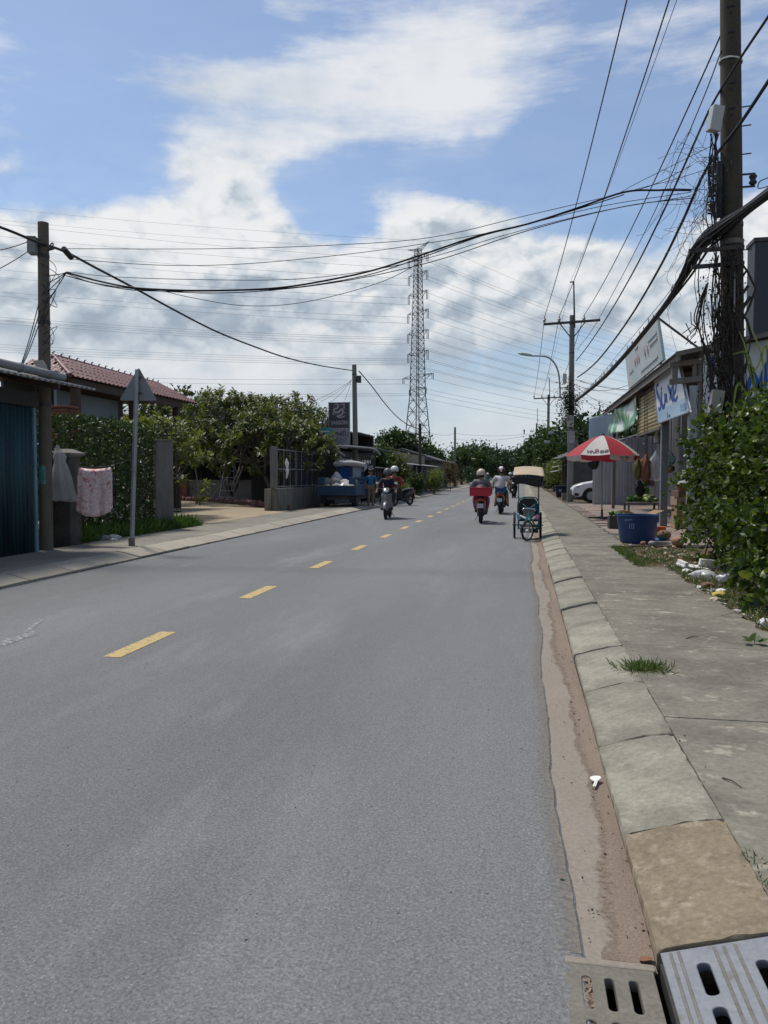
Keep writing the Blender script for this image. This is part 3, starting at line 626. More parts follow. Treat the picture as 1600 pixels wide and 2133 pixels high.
def rib_sheet(o, ux, uy, L, Hh, pitch=.18, amp=.022):     # trapezoid-rib cladding
    o, ux, uy = Vector(o), Vector(ux).normalized(), Vector(uy).normalized(); nn = ux.cross(uy); pr = []
    x = 0
    while x < L-1e-6:
        for dx, h in ((0, 0), (.55, 0), (.65, 1), (.90, 1), (1.0, 0)):
            if x+dx*pitch <= L+1e-6: pr.append((x+dx*pitch, h*amp))
        x += pitch
    q = MB(); vs = [o+ux*p[0]+nn*p[1]+uy*(Hh*j) for j in (0, 1) for p in pr]; k = len(pr)
    q.add(vs, [(i, i+1, k+i+1, k+i) for i in range(k-1)]); return q
# --- blue corrugated shed
sh = thing('blue_shed', (-8.65, 10, .1), 'low shed clad in weathered blue corrugated sheets at the left edge', 'shed')
for k in range(6):
    y0 = 7.05+.9*k; corr_sheet((-8.65-.004*(k % 2), y0, .12), (0, 1, 0), (0, 0, 1), .905, 2.66, pitch=.105, amp=.02).build('wall_sheet', blue_sheet, sh, smooth='all', solid=.003)
q = MB(); q.bx(-8.70, -8.62, 12.46, 12.53, .12, 2.7); q.build('corner_trim', blue_trim, sh, bevel=.004)
q = MB(); q.bx(-8.72, -8.60, 7, 12.6, 2.72, 2.98); q.build('fascia_beam', dark_in, sh, bevel=.005)
q = MB(); q.bx(-14, -8.75, 12.47, 12.52, .1, 3.0); q.bx(-14, -8.75, 7.0, 7.05, .1, 3.0); q.bx(-14, -13.95, 7.05, 12.47, .1, 3.6); q.build('inner_wall', dark_in, sh)
for k in range(8):
    y0 = 5.9+.96*k
    corr_sheet((-8.08, y0, 3.13+.006*(k % 2)), (0, 1, 0), (-1, 0, .22), .98, 5.6, pitch=.16, amp=.022, sub=5, nv=1).build('roof_sheet', fibro, sh, smooth='all', solid=.007)
q = MB(); q.path([(-8.34, 5.9, 3.36), (-8.34, 12.95, 3.30)], .075, 12); q.build('roof_roll', fibro, sh, smooth=True)
for yy in (7.4, 8.9, 10.4, 11.7): q = MB(); q.path([(-8.34, yy, 3.355-.0075*(yy-5.9)), (-8.34, yy+.04, 3.355-.0075*(yy-5.9))], .083, 12); q.build('roll_collar', fibro, sh, smooth=True)
for yy in (8.2, 10.3, 12.45): q = MB(); q.bar((-8.1, yy, 3.06), (-13.8, yy, 4.3), .06, .1); q.build('rafter', wood_d, sh)
# --- utility poles
def pole(name, base, top, r0, r1, mat, label, group, bands=(), notch=None):
    base, top = Vector(base), Vector(top); root = thing(name, base, label, 'utility pole', group); q = MB()
    q.path([base-Vector((0, 0, .1))]+[base.lerp(top, i/6) for i in range(1, 7)], [r0+(r1-r0)*i/6 for i in range(7)], 16); q.build('shaft', mat, root, smooth=True)
    for f in bands:
        p = base.lerp(top, f); r = r0+(r1-r0)*f; q = MB(); q.path([p-Vector((0, 0, .03)), p+Vector((0, 0, .03))], r+.008, 16); q.build('band', steel_d, root, smooth=True)
    if notch:
        z0, z1, dz, face = notch; z = z0
        while z < z1:
            f = (z-base.z)/(top.z-base.z); p = base.lerp(top, f); r = r0+(r1-r0)*f; q = MB()
            d = Vector(face).normalized(); q.path([p+d*(r-.012), p+d*(r+.006)], .02, 8); s_ = d.cross(Vector((0, 0, 1)))
            q.bar(p+d*(r-.004)-s_*.05+Vector((0, 0, .10)), p+d*(r-.004)+s_*.05+Vector((0, 0, .10)), .03, .03); q.build('climbing_notch', black, root); z += dz
    return root
pl_top = yp(90, 464, 12.86); pl_base = Vector((-8.70, 12.86, .1))
pL = pole('utility_pole', pl_base, pl_top, .125, .095, pm('brown_pole_concrete', (.125, .105, .082), (.08, .068, .054), s=2, fine=.25, fs=30, rough=.95, bump=.3, stretch=(2, 2, .5)), 'weathered concrete utility pole with a junction box beside the blue shed', 'utility poles', (.45, .70, .90, .93))
q = MB(); c = yp(69, 514, 12.70); q.box(c, (.15, .22, .26), rot(0, 0, .3)); q.box(c+Vector((0, -.01, .145)), (.17, .24, .03), rot(0, 0, .3)); q.build('junction_box', pm('box_grey', (.20, .20, .19), fine=.1, rough=.6), pL, bevel=.008)
q = MB(); a = pl_base.lerp(pl_top, .915); q.bar(a, a+Vector((.22, -.02, .03)), .03); q.path(spline([a+Vector((.15, -.02, .02)), a+Vector((.17, -.02, .12)), a+Vector((.21, -.02, .12)), a+Vector((.20, -.02, .06))], 4), .012, 6); q.build('hook_bracket', steel_d, pL)
q = MB(); rr = random.Random(5)
for k in range(9):
    z = 5.5-k*.18; a = Vector((-8.6, 12.76, z)); b = Vector((-8.3+rr.uniform(-.1, .1), 12.70, z-rr.uniform(-.2, .5))); c = Vector((-8.62, 12.76, z-rr.uniform(.2, .9)))
    q.path(spline([a, b, c], 8), .006, 4)
for k in range(3): q.path(sagline((-8.66+.03*k, 12.73, 4.6-.1*k), (-8.98, 12.5, 3.25), .08, 8), .008, 4)
q.build('loose_wires', cable_m, pL)
q = MB(); a = pl_base.lerp(pl_top, .235)
for i in range(7):
    t0 = -.95+i*.16-1.1; t1 = t0+.16; r = .1215
    q.add([a+Vector((r*math.cos(t), r*math.sin(t), h)) for t in (t0, t1) for h in (-.17, .17)], [(0, 2, 3, 1)])
st = q.build('poster', pm('teal_poster', (.05, .22, .20), (.30, .38, .36), s=24, lo=.55, hi=.6, fine=.1, rough=.7), pL)
q = MB(); q.bar(a+Vector((-.1, -.06, 1.35)), a+Vector((-.1, -.06, 1.75)), .06, .03); q.build('conduit_box', conc, pL)
# --- hook for the shed side tin scrap
q = MB(); c = yp(84, 765, 12.55); q.prism([(-.12, -.13), (.17, -.13), (.13, .02), (.06, .12), (-.13, .12), (-.06, .0)], c, (1, 0, .02), (0, 0, 1), .03)
T(q.build('metal_flashing', pm('cream_flashing', (.33, .31, .25), fine=.15, rough=.7)), 'bent cream metal flashing on the shed roof beside the pole', 'flashing')
# --- old post, plastic bag, towel on a line
op = thing('old_concrete_post', (-8.93, 13.85, .1), 'blackened square concrete post with a stone cap behind the utility pole', 'post')
q = MB(); q.loft([[Vector((-8.93+sx*w, 13.9+sy*w, z)) for sx, sy in ((-1, -1), (1, -1), (1, 1), (-1, 1))] for w, z in ((.20, .05), (.185, 1.0), (.19, 1.86))]); q.build('shaft', pm('mouldy_concrete', (.075, .07, .06), (.025, .024, .022), s=4, fine=.25, fs=25, rough=.95, bump=.4), op, bevel=.015)
q = MB(); q.loft([[Vector((-8.93+sx*w, 13.9+sy*w, z)) for sx, sy in ((-1, -1), (1, -1), (1, 1), (-1, 1))] for w, z in ((.19, 1.861), (.26, 1.90), (.27, 1.94), (.10, 2.02))]); q.build('cap', conc_g, op, bevel=.01)
q = MB(); rr = random.Random(9); top = Vector((-8.80, 13.40, 2.08)); rings = []
for i in range(15):
    t = i/14; z = 2.08-1.06*t; w = .025+.05*math.sin(t*6)*(t < .25)+.235*min(1, max(0, (t-.08)/.8))**.8; ring = []
    for k in range(22):
        a = 2*PI*k/22; f = 1+.22*math.sin(3*a+t*2)+.12*math.sin(7*a-3*t); ring.append(Vector((top.x+.10*t+math.cos(a)*w*f, top.y+.03-.02*t+math.sin(a)*w*.42*f, z+.03*math.sin(2*a)*t)))
    rings.append(ring)
q.loft(rings, cap=False); T(q.build('plastic_bag', film('cloudy_plastic', (.42, .44, .46), .42), smooth='all'), 'big cloudy plastic bag hung beside the left utility pole', 'bag')
ca, cb = Vector((-8.75, 13.72, 1.72)), Vector((-7.58, 13.86, 1.80))
q = MB(); q.path(sagline(ca, cb, .10, 16), .004, 5); T(q.build('clothes_line', wire_m), 'thin clothes line from the old post to the sign post', 'line')
towel_m = pm('towel_print', (.72, .50, .50), (.48, .13, .13), s=11, lo=.5, hi=.56, mix=.9, fine=.15, fs=60, rough=.95, bump=.2, c3=(.80, .70, .69), s3=22, lo3=.5, hi3=.55)
q = MB(); x0, x1 = yp(163, 975, 13.8).x, yp(231, 975, 13.8).x
def tw(a, b):
    s_ = b*2-1; x = x0+(x1-x0)*a; zt = 1.655-.085*math.sin(PI*a); drop = (.86 if s_ < 0 else .80)*abs(s_); sp_ = 1+.10*abs(s_)
    xx = (x0+x1)/2+(x-(x0+x1)/2)*sp_; y = 13.80+.02*s_/max(.05, abs(s_))*min(1, abs(s_)*6)+.025*math.sin(a*9+2)*abs(s_)+.015*math.sin(a*21)*abs(s_)
    return (xx-.03*abs(s_)+(.012 if s_ > 0 else 0), y, zt-drop+.05*math.sin(PI*a)*(1-abs(s_))-.04*math.sin(PI*a)*abs(s_)*.6)
q.grid(tw, 26, 30); T(q.build('hanging_towel', towel_m, smooth='all', solid=.004), 'pink and white patterned towel hanging over a line', 'towel')
# --- triangular road sign seen from behind
rs = thing('road_sign', (-7.52, 13.87, .12), 'triangular road sign on a grey post seen from behind', 'road sign')
b0, b1 = Vector((-7.53, 13.87, .12)), Vector((-7.36, 13.87, 3.54))
q = MB(); q.path([b0, b0.lerp(b1, .5), b1], [.045, .043, .041], 14); q.build('post', steel, rs, smooth=True)
q = MB(); q.path([b0, b0+Vector((0, 0, .16))], .062, 14); q.build('base_sleeve', conc_g, rs, smooth=True)
q = MB(); c = b1+Vector((.0, .055, 0)); tri = []
for cx, cy, a0 in ((0, .0, 30), (-.33, -.56, 150), (.33, -.56, 270)):
    for k in range(5): t = math.radians(a0+k*30); tri.append((cx+.03*math.cos(t), cy+.03*math.sin(t)))
q.prism(tri, c, (.94, .2, 0), (0.03, 0, 1), -.004); q.build('plate', pm('sign_back', (.20, .21, .215), (.16, .165, .17), s=5, fine=.08, rough=.5, metal=.4), rs)
for zz in (-.15, -.45): q = MB(); q.bar(c+Vector((-.07, -.045, zz)), c+Vector((.07, -.045, zz)), .03, .03); q.build('clamp', steel_d, rs)
# --- hedge
hd = thing('hedge', (-9.9, 16.5, .1), 'clipped dark green hedge behind the towel', 'hedge'); lb = LB(); rr = random.Random(21)
for _ in range(6500):
    t = rr.random(); y = 13.75+5.0*rr.random(); bump = .10*math.sin(y*5)+.06*math.sin(y*13)
    if t < .60: p = (-9.38+bump*.6+rr.uniform(-.06, .09), y, .1+2.6*rr.random()**.8); d = (1, rr.gauss(0, .5), rr.gauss(.3, .5))
    elif t < .85: p = (-9.4-.9*rr.random(), y, 2.66+bump*.7+rr.uniform(-.05, .08)); d = (rr.gauss(.3, .5), rr.gauss(0, .5), 1)
    else: p = (-9.4-.9*rr.random(), 13.75+rr.uniform(-.07, .05), .1+2.6*rr.random()); d = (rr.gauss(0, .5), -1, rr.gauss(.3, .5))
    d = np.array(d)*.6+rdir(rr)*.6; lb.leaf(p, d, .10*rr.uniform(.6, 1.3), 'quad', rr.uniform(0, 6))
for _ in range(2500): lb.leaf((-9.5-.6*rr.random(), 13.85+4.8*rr.random(), .1+2.5*rr.random()), rdir(rr), .14, 'quad', rr.uniform(0, 6))
lb.build('foliage', lf_hedge, hd)
q = MB()
for k in range(14): y = 13.95+.36*k; q.path([(-9.75, y, .05), (-9.7+rr.uniform(-.1, .1), y+rr.uniform(-.2, .2), 1.4), (-9.7, y, 2.4)], [.03, .02, .008], 5)
q.build('stems', bark_d, hd)
# --- gate pillars
gpil = thing('gate_pillar', (-9.15, 18.5, .1), 'square grey concrete gate pillar at the driveway entrance', 'pillar')
R_ = rot(0, 0, .62); q = MB(); q.box((-9.16, 18.55, 1.24), (.43, .43, 2.27), R_); q.build('shaft', conc_g, gpil, bevel=.012)
q = MB(); q.box((-9.16, 18.55, 2.392), (.47, .47, .035), R_); q.build('cap', conc_w, gpil, bevel=.008)
q = MB(); q.path([(-9.16, 18.55, 2.41), (-9.13, 18.5, 2.62)], [.03, .02], 6); q.path(spline([(-9.16, 18.55, 2.55), (-9.05, 18.5, 2.70), (-8.95, 18.5, 2.64)], 4), .02, 6); q.build('gate_hinge', steel_d, gpil)
# --- red-roofed gatehouse
rh = thing('red_roof_house', (-16, 26.3, .1), 'small house with a red tiled hip roof behind the hedge', 'house')
E0, E1, R0, R1 = Vector((-14, 22.1, 4.62)), Vector((-14, 31.4, 4.62)), Vector((-15.6, 23.65, 5.52)), Vector((-15.6, 31.2, 5.46)); B0, B1 = Vector((-17.2, 22.1, 4.62)), Vector((-17.2, 31.4, 4.62))
q = MB(); q.add([E0, E1, R1, R0], [(0, 1, 2, 3)]); q.add([B0, B1, R1, R0], [(0, 1, 2, 3)]); q.add([E0, R0, B0], [(0, 1, 2)]); q.add([E1, B1, R1], [(0, 1, 2)]); q.add([E0, E1, B1, B0], [(0, 1, 2, 3)])
roof = q.build('roof', wood_d, rh)
q = MB(); L_, W_ = .40, .27
q.grid(lambda a, b: (W_*(a-.5), L_*b, .022*math.cos(2*PI*a)+.016+.0*b+(.018*(1-b))), 8, 1); q.grid(lambda a, b: (W_*(a-.5), 0, (.022*math.cos(2*PI*a)+.034)*(1-b)+b*0), 8, 1); tme = q.mesh('roof_tile'); tme.materials.append(red_tile)
def tile_face(A, B, C, D, rows):      # A-B eave, D-C ridge
    up0 = ((D-A)); n_ = (B-A).cross(D-A).normalized(); w = (B-A).normalized(); s_ = n_.cross(w).normalized(); Hs = (D-A).dot(s_)
    for r in range(rows):
        f = r/rows; a = A.lerp(D, f); b = B.lerp(C, f); L = (b-a).length; k = max(1, int(L/W_))
        for i in range(k):
            p = a+(b-a).normalized()*(W_*(i+.5)+(L-k*W_)/2)-s_*.06+n_*.012
            o = link('roof_tile', tme, None, roof); M = Matrix((w, s_, n_)).transposed().to_4x4(); M.translation = p-woff(roof); M = M @ Matrix.Rotation(U(-.02, .02), 4, 'X'); o.matrix_local = M
tile_face(E0, E1, R1, R0, 5); tile_face(B0, E0, R0, R0, 5)
q = MB(); q.path([R0, R1], .075, 8); q.path([E0+Vector((.02, -.02, .02)), R0], .075, 8); q.path([E1, R1], .07, 8); q.build('ridge_cap', red_tile, roof, smooth=True)
for k in range(17):
    p = R0.lerp(R1, k/16)+Vector((0, 0, .06)); q = MB(); q.path(spline([p, p+Vector((0, .03, .07)), p+Vector((0, .14, .10))], 3), [.035-.004*i for i in range(7)], 5); q.build('ridge_finial', red_tile, roof)
q = MB(); q.bx(-14.2, -14.05, 22.3, 30.3, 4.30, 4.59); q.build('eave_beam', wood_d, rh)
q = MB(); q.bx(-16.8, -16.7, 22.6, 30.2, .1, 4.6); q.build('back_wall', pm('pale_blue_wall', (.10, .12, .13), (.07, .085, .095), s=2, fine=.08), rh)
q = MB(); q.bx(-14.9, -14.8, 22.6, 26.4, 3.55, 4.25); q.build('upper_panel', pm('blue_grey_panel', (.17, .21, .235), fine=.08), rh)
for y in (22.7, 26.4, 30.0): q = MB(); q.bx(-14.32, -14.08, y-.12, y+.12, .1, 4.3); q.build('column', wood_d, rh, bevel=.01)
bc = thing('brick_column', (-12.2, 19.6, .1), 'red brick gate column rising above the hedge', 'column'); c0 = yp(130, 850, 19.6)
q = MB(); q.bx(c0.x-.27, c0.x+.27, 19.36, 19.88, .1, 3.36); q.build('core', mortar, bc)
qb = MB(); qb.bx(-.105, .105, -.05, .05, -.031, .031); bme = qb.mesh('brick'); bme.materials.append(brick_m)
for r in range(11):
    z = 2.55+.074*r; ext = .03 if r in (8, 9) else 0
    for i in range(3):
        xx = c0.x-.19+.21*i-(.1 if r % 2 else 0)*(.5); o = link('brick', bme, None, bc); o.location = Vector((xx, 19.345-ext, z))-bc.location
    for i in range(3):
        o = link('brick', bme, None, bc); o.location = Vector((c0.x+.285+ext, 19.45+.20*i-(.05 if r % 2 else 0), z))-bc.location; o.rotation_euler = (0, 0, PI/2)
q = MB(); q.bx(c0.x-.31, c0.x+.31, 19.30, 19.92, 3.361, 3.42); q.build('cap', brick_m, bc, bevel=.01)
# iron fence spikes behind the hedge
fi = thing('spiked_iron_fence', (-10.8, 19.6, .1), 'dark spiked iron fence showing above the hedge', 'fence')
for k in range(24): q = MB(); x = c0.x+.4+.125*k; q.path([(x, 19.8, .1), (x, 19.8, 2.86), (x, 19.8, 2.96)], [.012, .012, .002], 5); q.build('picket', steel_d, fi)
for z in (.5, 2.6): q = MB(); q.bar((c0.x+.35, 19.83, z), (c0.x+.4+.125*24, 19.83, z), .02, .04); q.build('rail', steel_d, fi)
# --- yard: low walls, tile edging, ladder, props
yd = thing('planter_wall', (-17, 41.5, .1), 'low grey planter wall with a brick end behind the frangipani trees', 'wall')
q = MB(); q.bx(-22, -8.9, 41.6, 41.8, .08, 1.15); q.build('wall', conc_g, yd); q = MB(); q.bx(-22.0, -8.9, 41.55, 41.85, 1.151, 1.23); q.build('coping', conc_w, yd, bevel=.01)
q = MB(); q.bx(-19.9, -19.0, 41.45, 41.54, .1, 1.25); q.build('brick_panel', brick_m, yd)
q = MB(); q.bx(-24, -9.0, 46, 46.2, .05, 3.8); q.bx(-24, -9, 42, 46.2, 3.8, 3.9); T(q.build('lean_to', dark_in), 'dark lean-to shelter at the back of the left yard', 'shelter')
ed = thing('tile_edging', (-14, 35, .1), 'low row of red clay tiles edging the driveway', 'edging'); pts = spline([Vector(p+(.12,)) for p in [(-9.6, 29.9), (-11.2, 32.3), (-13.2, 35.2), (-15.6, 37.6), (-19.0, 39.7), (-22.5, 40.4)]], 14)
q = MB(); q.lathe([(.10, 0), (.10, .16), (.05, .22), (.0, .225)], n=8); eme = q.mesh('edging_tile'); eme.materials.append(red_tile)
for p in pts:
    o = link('edging_tile', eme, None, ed); o.location = p-ed.location; o.rotation_euler = (U(-.1, .1), U(-.1, .1), U(0, 3)); o.scale = (1, 1, U(.8, 1.15))
    o = link('edging_tile', eme, None, ed); o.location = p-ed.location+Vector((U(.15, .22), U(.1, .2), 0)); o.scale = (1, 1, U(.7, 1.1))
def ladder(base, w, h, lean, label):
    root = thing('step_ladder', base, label, 'ladder'); base = Vector(base); rails = []
    for s_ in (-1, 1):
        a = base+Vector((s_*w, 0, 0)); b = base+Vector((s_*w*.55, lean, h)); rails.append((a, b)); q = MB(); q.bar(a, b, .035, .06); q.build('rail', steel, root)
        q = MB(); q.bar(base+Vector((s_*w*.9+.1, lean*2.3, 0)), b, .03, .04); q.build('back_leg', steel, root)
    for k in range(6):
        f = (k+.7)/6.3; q = MB(); q.bar(rails[0][0].lerp(rails[0][1], f), rails[1][0].lerp(rails[1][1], f), .05, .03); q.build('rung', steel, root)
    return root
ladder((-15.2, 37.9, .12), .42, 2.15, .5, 'aluminium step ladder under the frangipani trees')
for k, (a, b) in enumerate([((-12.3, 37.5, .1), (-13.6, 38.6, 2.3)), ((-16.9, 38.4, .1), (-17.4, 39, 1.9)), ((-16.5, 38.6, .1), (-15.6, 39.5, 1.6)), ((-12.6, 38.2, .1), (-13.0, 39.2, 2.9))]):
    q = MB(); q.path([a, Vector(a).lerp(Vector(b), .5)+Vector((.03, 0, .02)), b], .03, 6); T(q.build('prop_pole', pm('grey_bamboo', (.20, .19, .16), fine=.2)), 'thin pole propped under the frangipani branches', 'pole', 'props under the frangipani trees')
# --- front fence: wall, pillar, steel frame and bars
ff = thing('yard_fence', (-9.5, 32, .1), 'steel bar fence on a stained concrete wall beside the cargo tricycle', 'fence')
q = MB(); q.bx(-9.62, -9.42, 28.6, 35.2, .08, .98); q.build('base_wall', conc_w, ff, bevel=.01)
q = MB(); q.bx(-9.9, -9.62, 28.55, 28.85, .08, .97); q.build('wall_end', conc_w, ff, bevel=.01)
q = MB(); q.bx(-9.64, -9.40, 28.50, 28.74, .99, 2.6); q.build('end_post', conc_g, ff, bevel=.01)
for y in (31.6, 34.9): q = MB(); q.bx(-9.55, -9.47, y-.04, y+.04, .1, 2.62); q.build('post', steel_d, ff)
for z in (1.05, 1.75, 2.52): q = MB(); q.bar((-9.51, 28.75, z), (-9.51, 35.1, z), .035, .035); q.build('rail', steel, ff)
for k in range(22): y = 29.0+.28*k; q = MB(); q.bar((-9.51, y, 1.0), (-9.51, y, 2.53), .016, .016); q.build('bar', steel_d if k % 3 else steel, ff)
corr_sheet((-9.75, 31.7, 1.0), (0, 1, 0), (0, 0, 1), 3.2, 1.5, .08, .012).build('backing_sheet', pm('dark_blue_sheet', (.02, .025, .045), fine=.2, rough=.7), ff, smooth='all')
q = MB(); q.path(spline([(-9.45, 30.0, 2.2), (-9.42, 30.02, 1.7), (-9.44, 29.95, 1.35)], 5), [.01, .05, .09, .07, .05, .08, .06, .05, .04, .03, .01], 8); q.build('plastic_strip', film('white_film', (.7, .7, .7), .8), ff)
# --- roadside nail shop
ns = thing('nail_shop', (-10.5, 41, .1), 'dark little roadside shop under a pale awning behind the cargo tricycle', 'shop')
q = MB(); q.bx(-13.5, -9.2, 37.0, 37.12, .1, 2.75); q.bx(-13.5, -13.38, 37.12, 46, .1, 2.75); q.bx(-13.5, -9.2, 46, 46.12, .1, 2.75); q.build('wall', dark_in, ns)
q = MB(); q.bx(-9.28, -9.2, 37.12, 46, .1, .8); q.bx(-9.28, -9.2, 37.12, 46, 2.45, 2.75); q.build('front_wall', pm('grey_blue_board', (.10, .12, .13), fine=.15), ns)
for k in range(5): q = MB(); q.bx(-9.27, -9.21, 37.3+1.75*k, 38.85+1.75*k, .82, 2.43); p_ = q.build('window', glass('shop_glass'), ns); q = MB(); q.bx(-9.20, -9.15, 38.9+1.75*k, 39.0+1.75*k, .8, 2.45); q.build('frame', steel, p_)
aw = MB(); aw.grid(lambda a, b: (-9.3+2.0*b, 37.2+8.2*a, 2.98-.02*b-.10*b*b), 10, 8); aw.build('awning', fibro, ns, solid=.03)
aw = MB(); aw.path([(-8.6, 36.8, 2.45), (-9.4, 36.7, 2.95)], .05, 8); aw.path([(-9.7, 36.9, 2.96), (-8.5, 36.9, 2.86)], .06, 8); aw.build('awning_roller', fibro, ns, smooth=True)
aw = MB(); aw.path(spline([(-8.95, 36.9, 2.95), (-7.8, 36.9, 2.86), (-7.15, 36.9, 2.76), (-6.85, 36.9, 2.48)], 5), .05, 8); aw.build('awning_roller', fibro, ns, smooth=True)
q = MB(); q.bx(-9.05, -8.6, 36.6, 36.64, 2.02, 2.32); q.bx(-8.55, -8.2, 36.6, 36.64, 2.0, 2.3); q.build('notice', pm('pale_notice', (.35, .37, .40), (.20, .25, .32), s=9, fine=.1), ns)
pl2 = pole('utility_pole', (-8.35, 38.2, .1), yp(738, 760, 38.2), .15, .115, conc, 'concrete utility pole rising beside the tall grey banner', 'utility poles', (.93,))
q = MB(); c = yp(748, 790, 38.1); q.box(c, (.2, .2, .35)); q.build('junction_box', steel_d, pl2, bevel=.01)
# red post, banner with emblem, teal board
rp = MB(); rp.bx(-9.98, -9.82, 37.4, 37.56, .1, 3.6); T(rp.build('red_post', pm('dark_red_paint', (.10, .012, .012), fine=.15)), 'dark red square post behind the cargo tricycle', 'post')
bn = thing('tall_banner', (-9.2, 37.9, 2.9), 'tall grey banner with a pale dragon emblem above the nail shop', 'banner')
bx0, bx1, bz0, bz1 = yp(685, 837, 37.9).x, yp(728, 837, 37.9).x, yp(706, 930, 37.9).z, yp(706, 838, 37.9).z
q = MB(); q.bx(bx0, bx1, 37.9, 37.96, bz0+(bz1-bz0)*.42, bz1); q.build('upper_panel', pm('banner_dark', (.055, .05, .06), fine=.1, rough=.6), bn)
q = MB(); q.bx(bx0, bx1, 37.9, 37.96, bz0, bz0+(bz1-bz0)*.42); q.build('lower_panel', pm('banner_grey', (.27, .27, .285), fine=.06, rough=.6), bn)
q = MB()
for x in (bx0, bx1): q.bx(x-.02, x+.02, 37.885, 37.975, bz0-.02, bz1+.02)
q.build('frame', steel, bn)
emb = pm('emblem_pale', (.34, .33, .35), fine=0); bw, bh = bx1-bx0, bz1-bz0
def bp(a, b): return Vector((bx0+bw*a, 37.895, bz0+bh*b))
q = MB()
for st_, w_ in [([(.22, .93), (.34, .96), (.46, .93), (.42, .87), (.30, .86), (.24, .81), (.34, .77), (.50, .79), (.60, .84), (.70, .80), (.66, .74), (.52, .70), (.40, .69), (.52, .66), (.68, .67), (.80, .70)], [.03, .07, .09, .08, .09, .1, .1, .1, .1, .1, .1, .09, .07, .06, .05, .02]), ([(.55, .93), (.66, .96), (.76, .94), (.72, .90)], [.03, .06, .05, .02]), ([(.60, .84), (.74, .88), (.78, .85)], [.05, .05, .01]), ([(.30, .86), (.20, .88)], [.05, .01]), ([(.70, .78), (.82, .76)], [.05, .01]), ([(.24, .80), (.20, .74), (.30, .72)], [.05, .04, .01])]:
    q.ribbon(spline([bp(*p) for p in st_], 3), [w_[min(len(w_)-1, i//3)]*1.0 for i in range(3*(len(st_)-1)+1)], (0, -1, 0))
q.build('dragon_emblem', emb, bn)
text('SAIGON', 'lettering', emb, bn, bp(.10, .50), (1, 0, 0), (0, 0, 1), .27, bw*.80)
text('PHIẾU', 'lettering', pm('dark_ink', (.03, .03, .035), fine=0), bn, bp(.30, .235), (1, 0, 0), (0, 0, 1), .30, bw*.64)
q = MB()
for a0, a1, b_ in ((.3, .9, .19), (.2, .9, .16), (.35, .8, .13), (.15, .85, .10), (.55, .9, .35)): q.ribbon([bp(a0, b_), bp(a1, b_)], .025, (0, -1, 0))
q.ribbon(spline([bp(.3, .04), bp(.45, .06), bp(.6, .055), bp(.75, .035)], 3), .035, (0, -1, 0)); q.build('small_print', pm('grey_ink', (.12, .12, .13), fine=0), bn)
q = MB(); a, b = yp(640, 925, 37.6), yp(690, 890, 37.6); q.bx(a.x, b.x, 37.6, 37.66, a.z, b.z); tb = q.build('board', pm('teal_board', (.06, .28, .33), (.10, .33, .30), s=1.2, fine=.05)); T(tb, 'teal signboard half hidden by leaves beside the tall banner', 'signboard')
q = MB()
for k in range(3): q.ribbon([Vector((a.x+.35, 37.595, b.z-.2-.17*k)), Vector((b.x-.1, 37.595, b.z-.2-.17*k))], .05, (0, -1, 0))
q.build('white_lettering', white_p, tb)
# black standing sign
bs_ = thing('black_sign', (-7.3, 36.2, .12), 'black standing signboard reading LOAN NAIL beside the road', 'signboard'); sx0, sx1 = yp(751, 980, 36.2).x, yp(781, 980, 36.2).x
q = MB(); q.bx(sx0, sx1, 36.2, 36.26, .25, 2.56); q.build('panel', pm('sign_black', (.008, .008, .01), fine=.1, rough=.4), bs_); w_ = sx1-sx0
for x in (sx0, sx1-.04): q = MB(); q.bx(x, x+.04, 36.265, 36.31, .12, 2.5); q.build('leg', steel_d, bs_)
text('LOAN', 'lettering', white_p, bs_, (sx0+.12*w_, 36.19, 2.06), (1, 0, 0), (0, 0, 1), .24, w_*.58)
text('NAIL', 'lettering', white_p, bs_, (sx0+.40*w_, 36.19, 1.80), (1, 0, 0), (0, 0, 1), .24, w_*.54)
q = MB(); q.path([Vector((sx0+w_*.82+.07*math.cos(t*PI/6), 36.193, 2.38+.07*math.sin(t*PI/6))) for t in range(12)], .007, 4, closed=True); q.ribbon([Vector((sx0+w_*.79, 36.19, 2.35)), Vector((sx0+w_*.82, 36.19, 2.42)), Vector((sx0+w_*.86, 36.19, 2.35))], .015, (0, -1, 0)); q.build('round_mark', emb, bs_)
# --- dark house and sheds further along
dh = thing('dark_house', (-13, 60, .1), 'dark low house with a beige shutter and awning beyond the nail shop', 'house')
wallg = pm('dark_grey_wall', (.085, .085, .082), (.06, .06, .058), s=1, fine=.15)
q = MB(); q.bx(-22, -10.2, 52, 52.2, .05, 3.5); q.bx(-10.4, -10.2, 52.2, 74, .05, .9); q.bx(-10.4, -10.2, 52.2, 74, 2.5, 3.3); q.bx(-22, -10.2, 74, 74.2, .05, 3.5); q.bx(-16, -15.8, 52.2, 74, .05, 4); q.build('wall', wallg, dh)
for k in range(7): q = MB(); q.bx(-10.38, -10.25, 52.6+3.0*k, 54.9+3.0*k, .9, 2.5); q.build('window', glass('shop_glass'), dh)
for k in range(8): corr_sheet((-9.3, 50.6+3.0*k, 3.42), (0, 1, 0), (-1, 0, .14), 3.05, 9, .25, .02).build('roof_sheet', pm('dark_roof_sheet', (.07, .075, .075), (.10, .10, .10), s=2, fine=.1), dh, smooth='all', solid=.01)
q = MB(); q.bx(-9.5, -9.42, 56.5, 74, 2.55, 3.30)
for k in range(8): q.bx(-9.42, -9.39, 56.5, 74, 2.58+.09*k, 2.63+.09*k)
q.build('beige_shutter', pm('beige_shutter', (.30, .28, .20), fine=.1), dh)
q = MB(); q.grid(lambda a, b: (-9.4+1.6*b, 54+21*a, 2.52-.25*b), 12, 2); q.build('awning', fibro, dh, solid=.03)
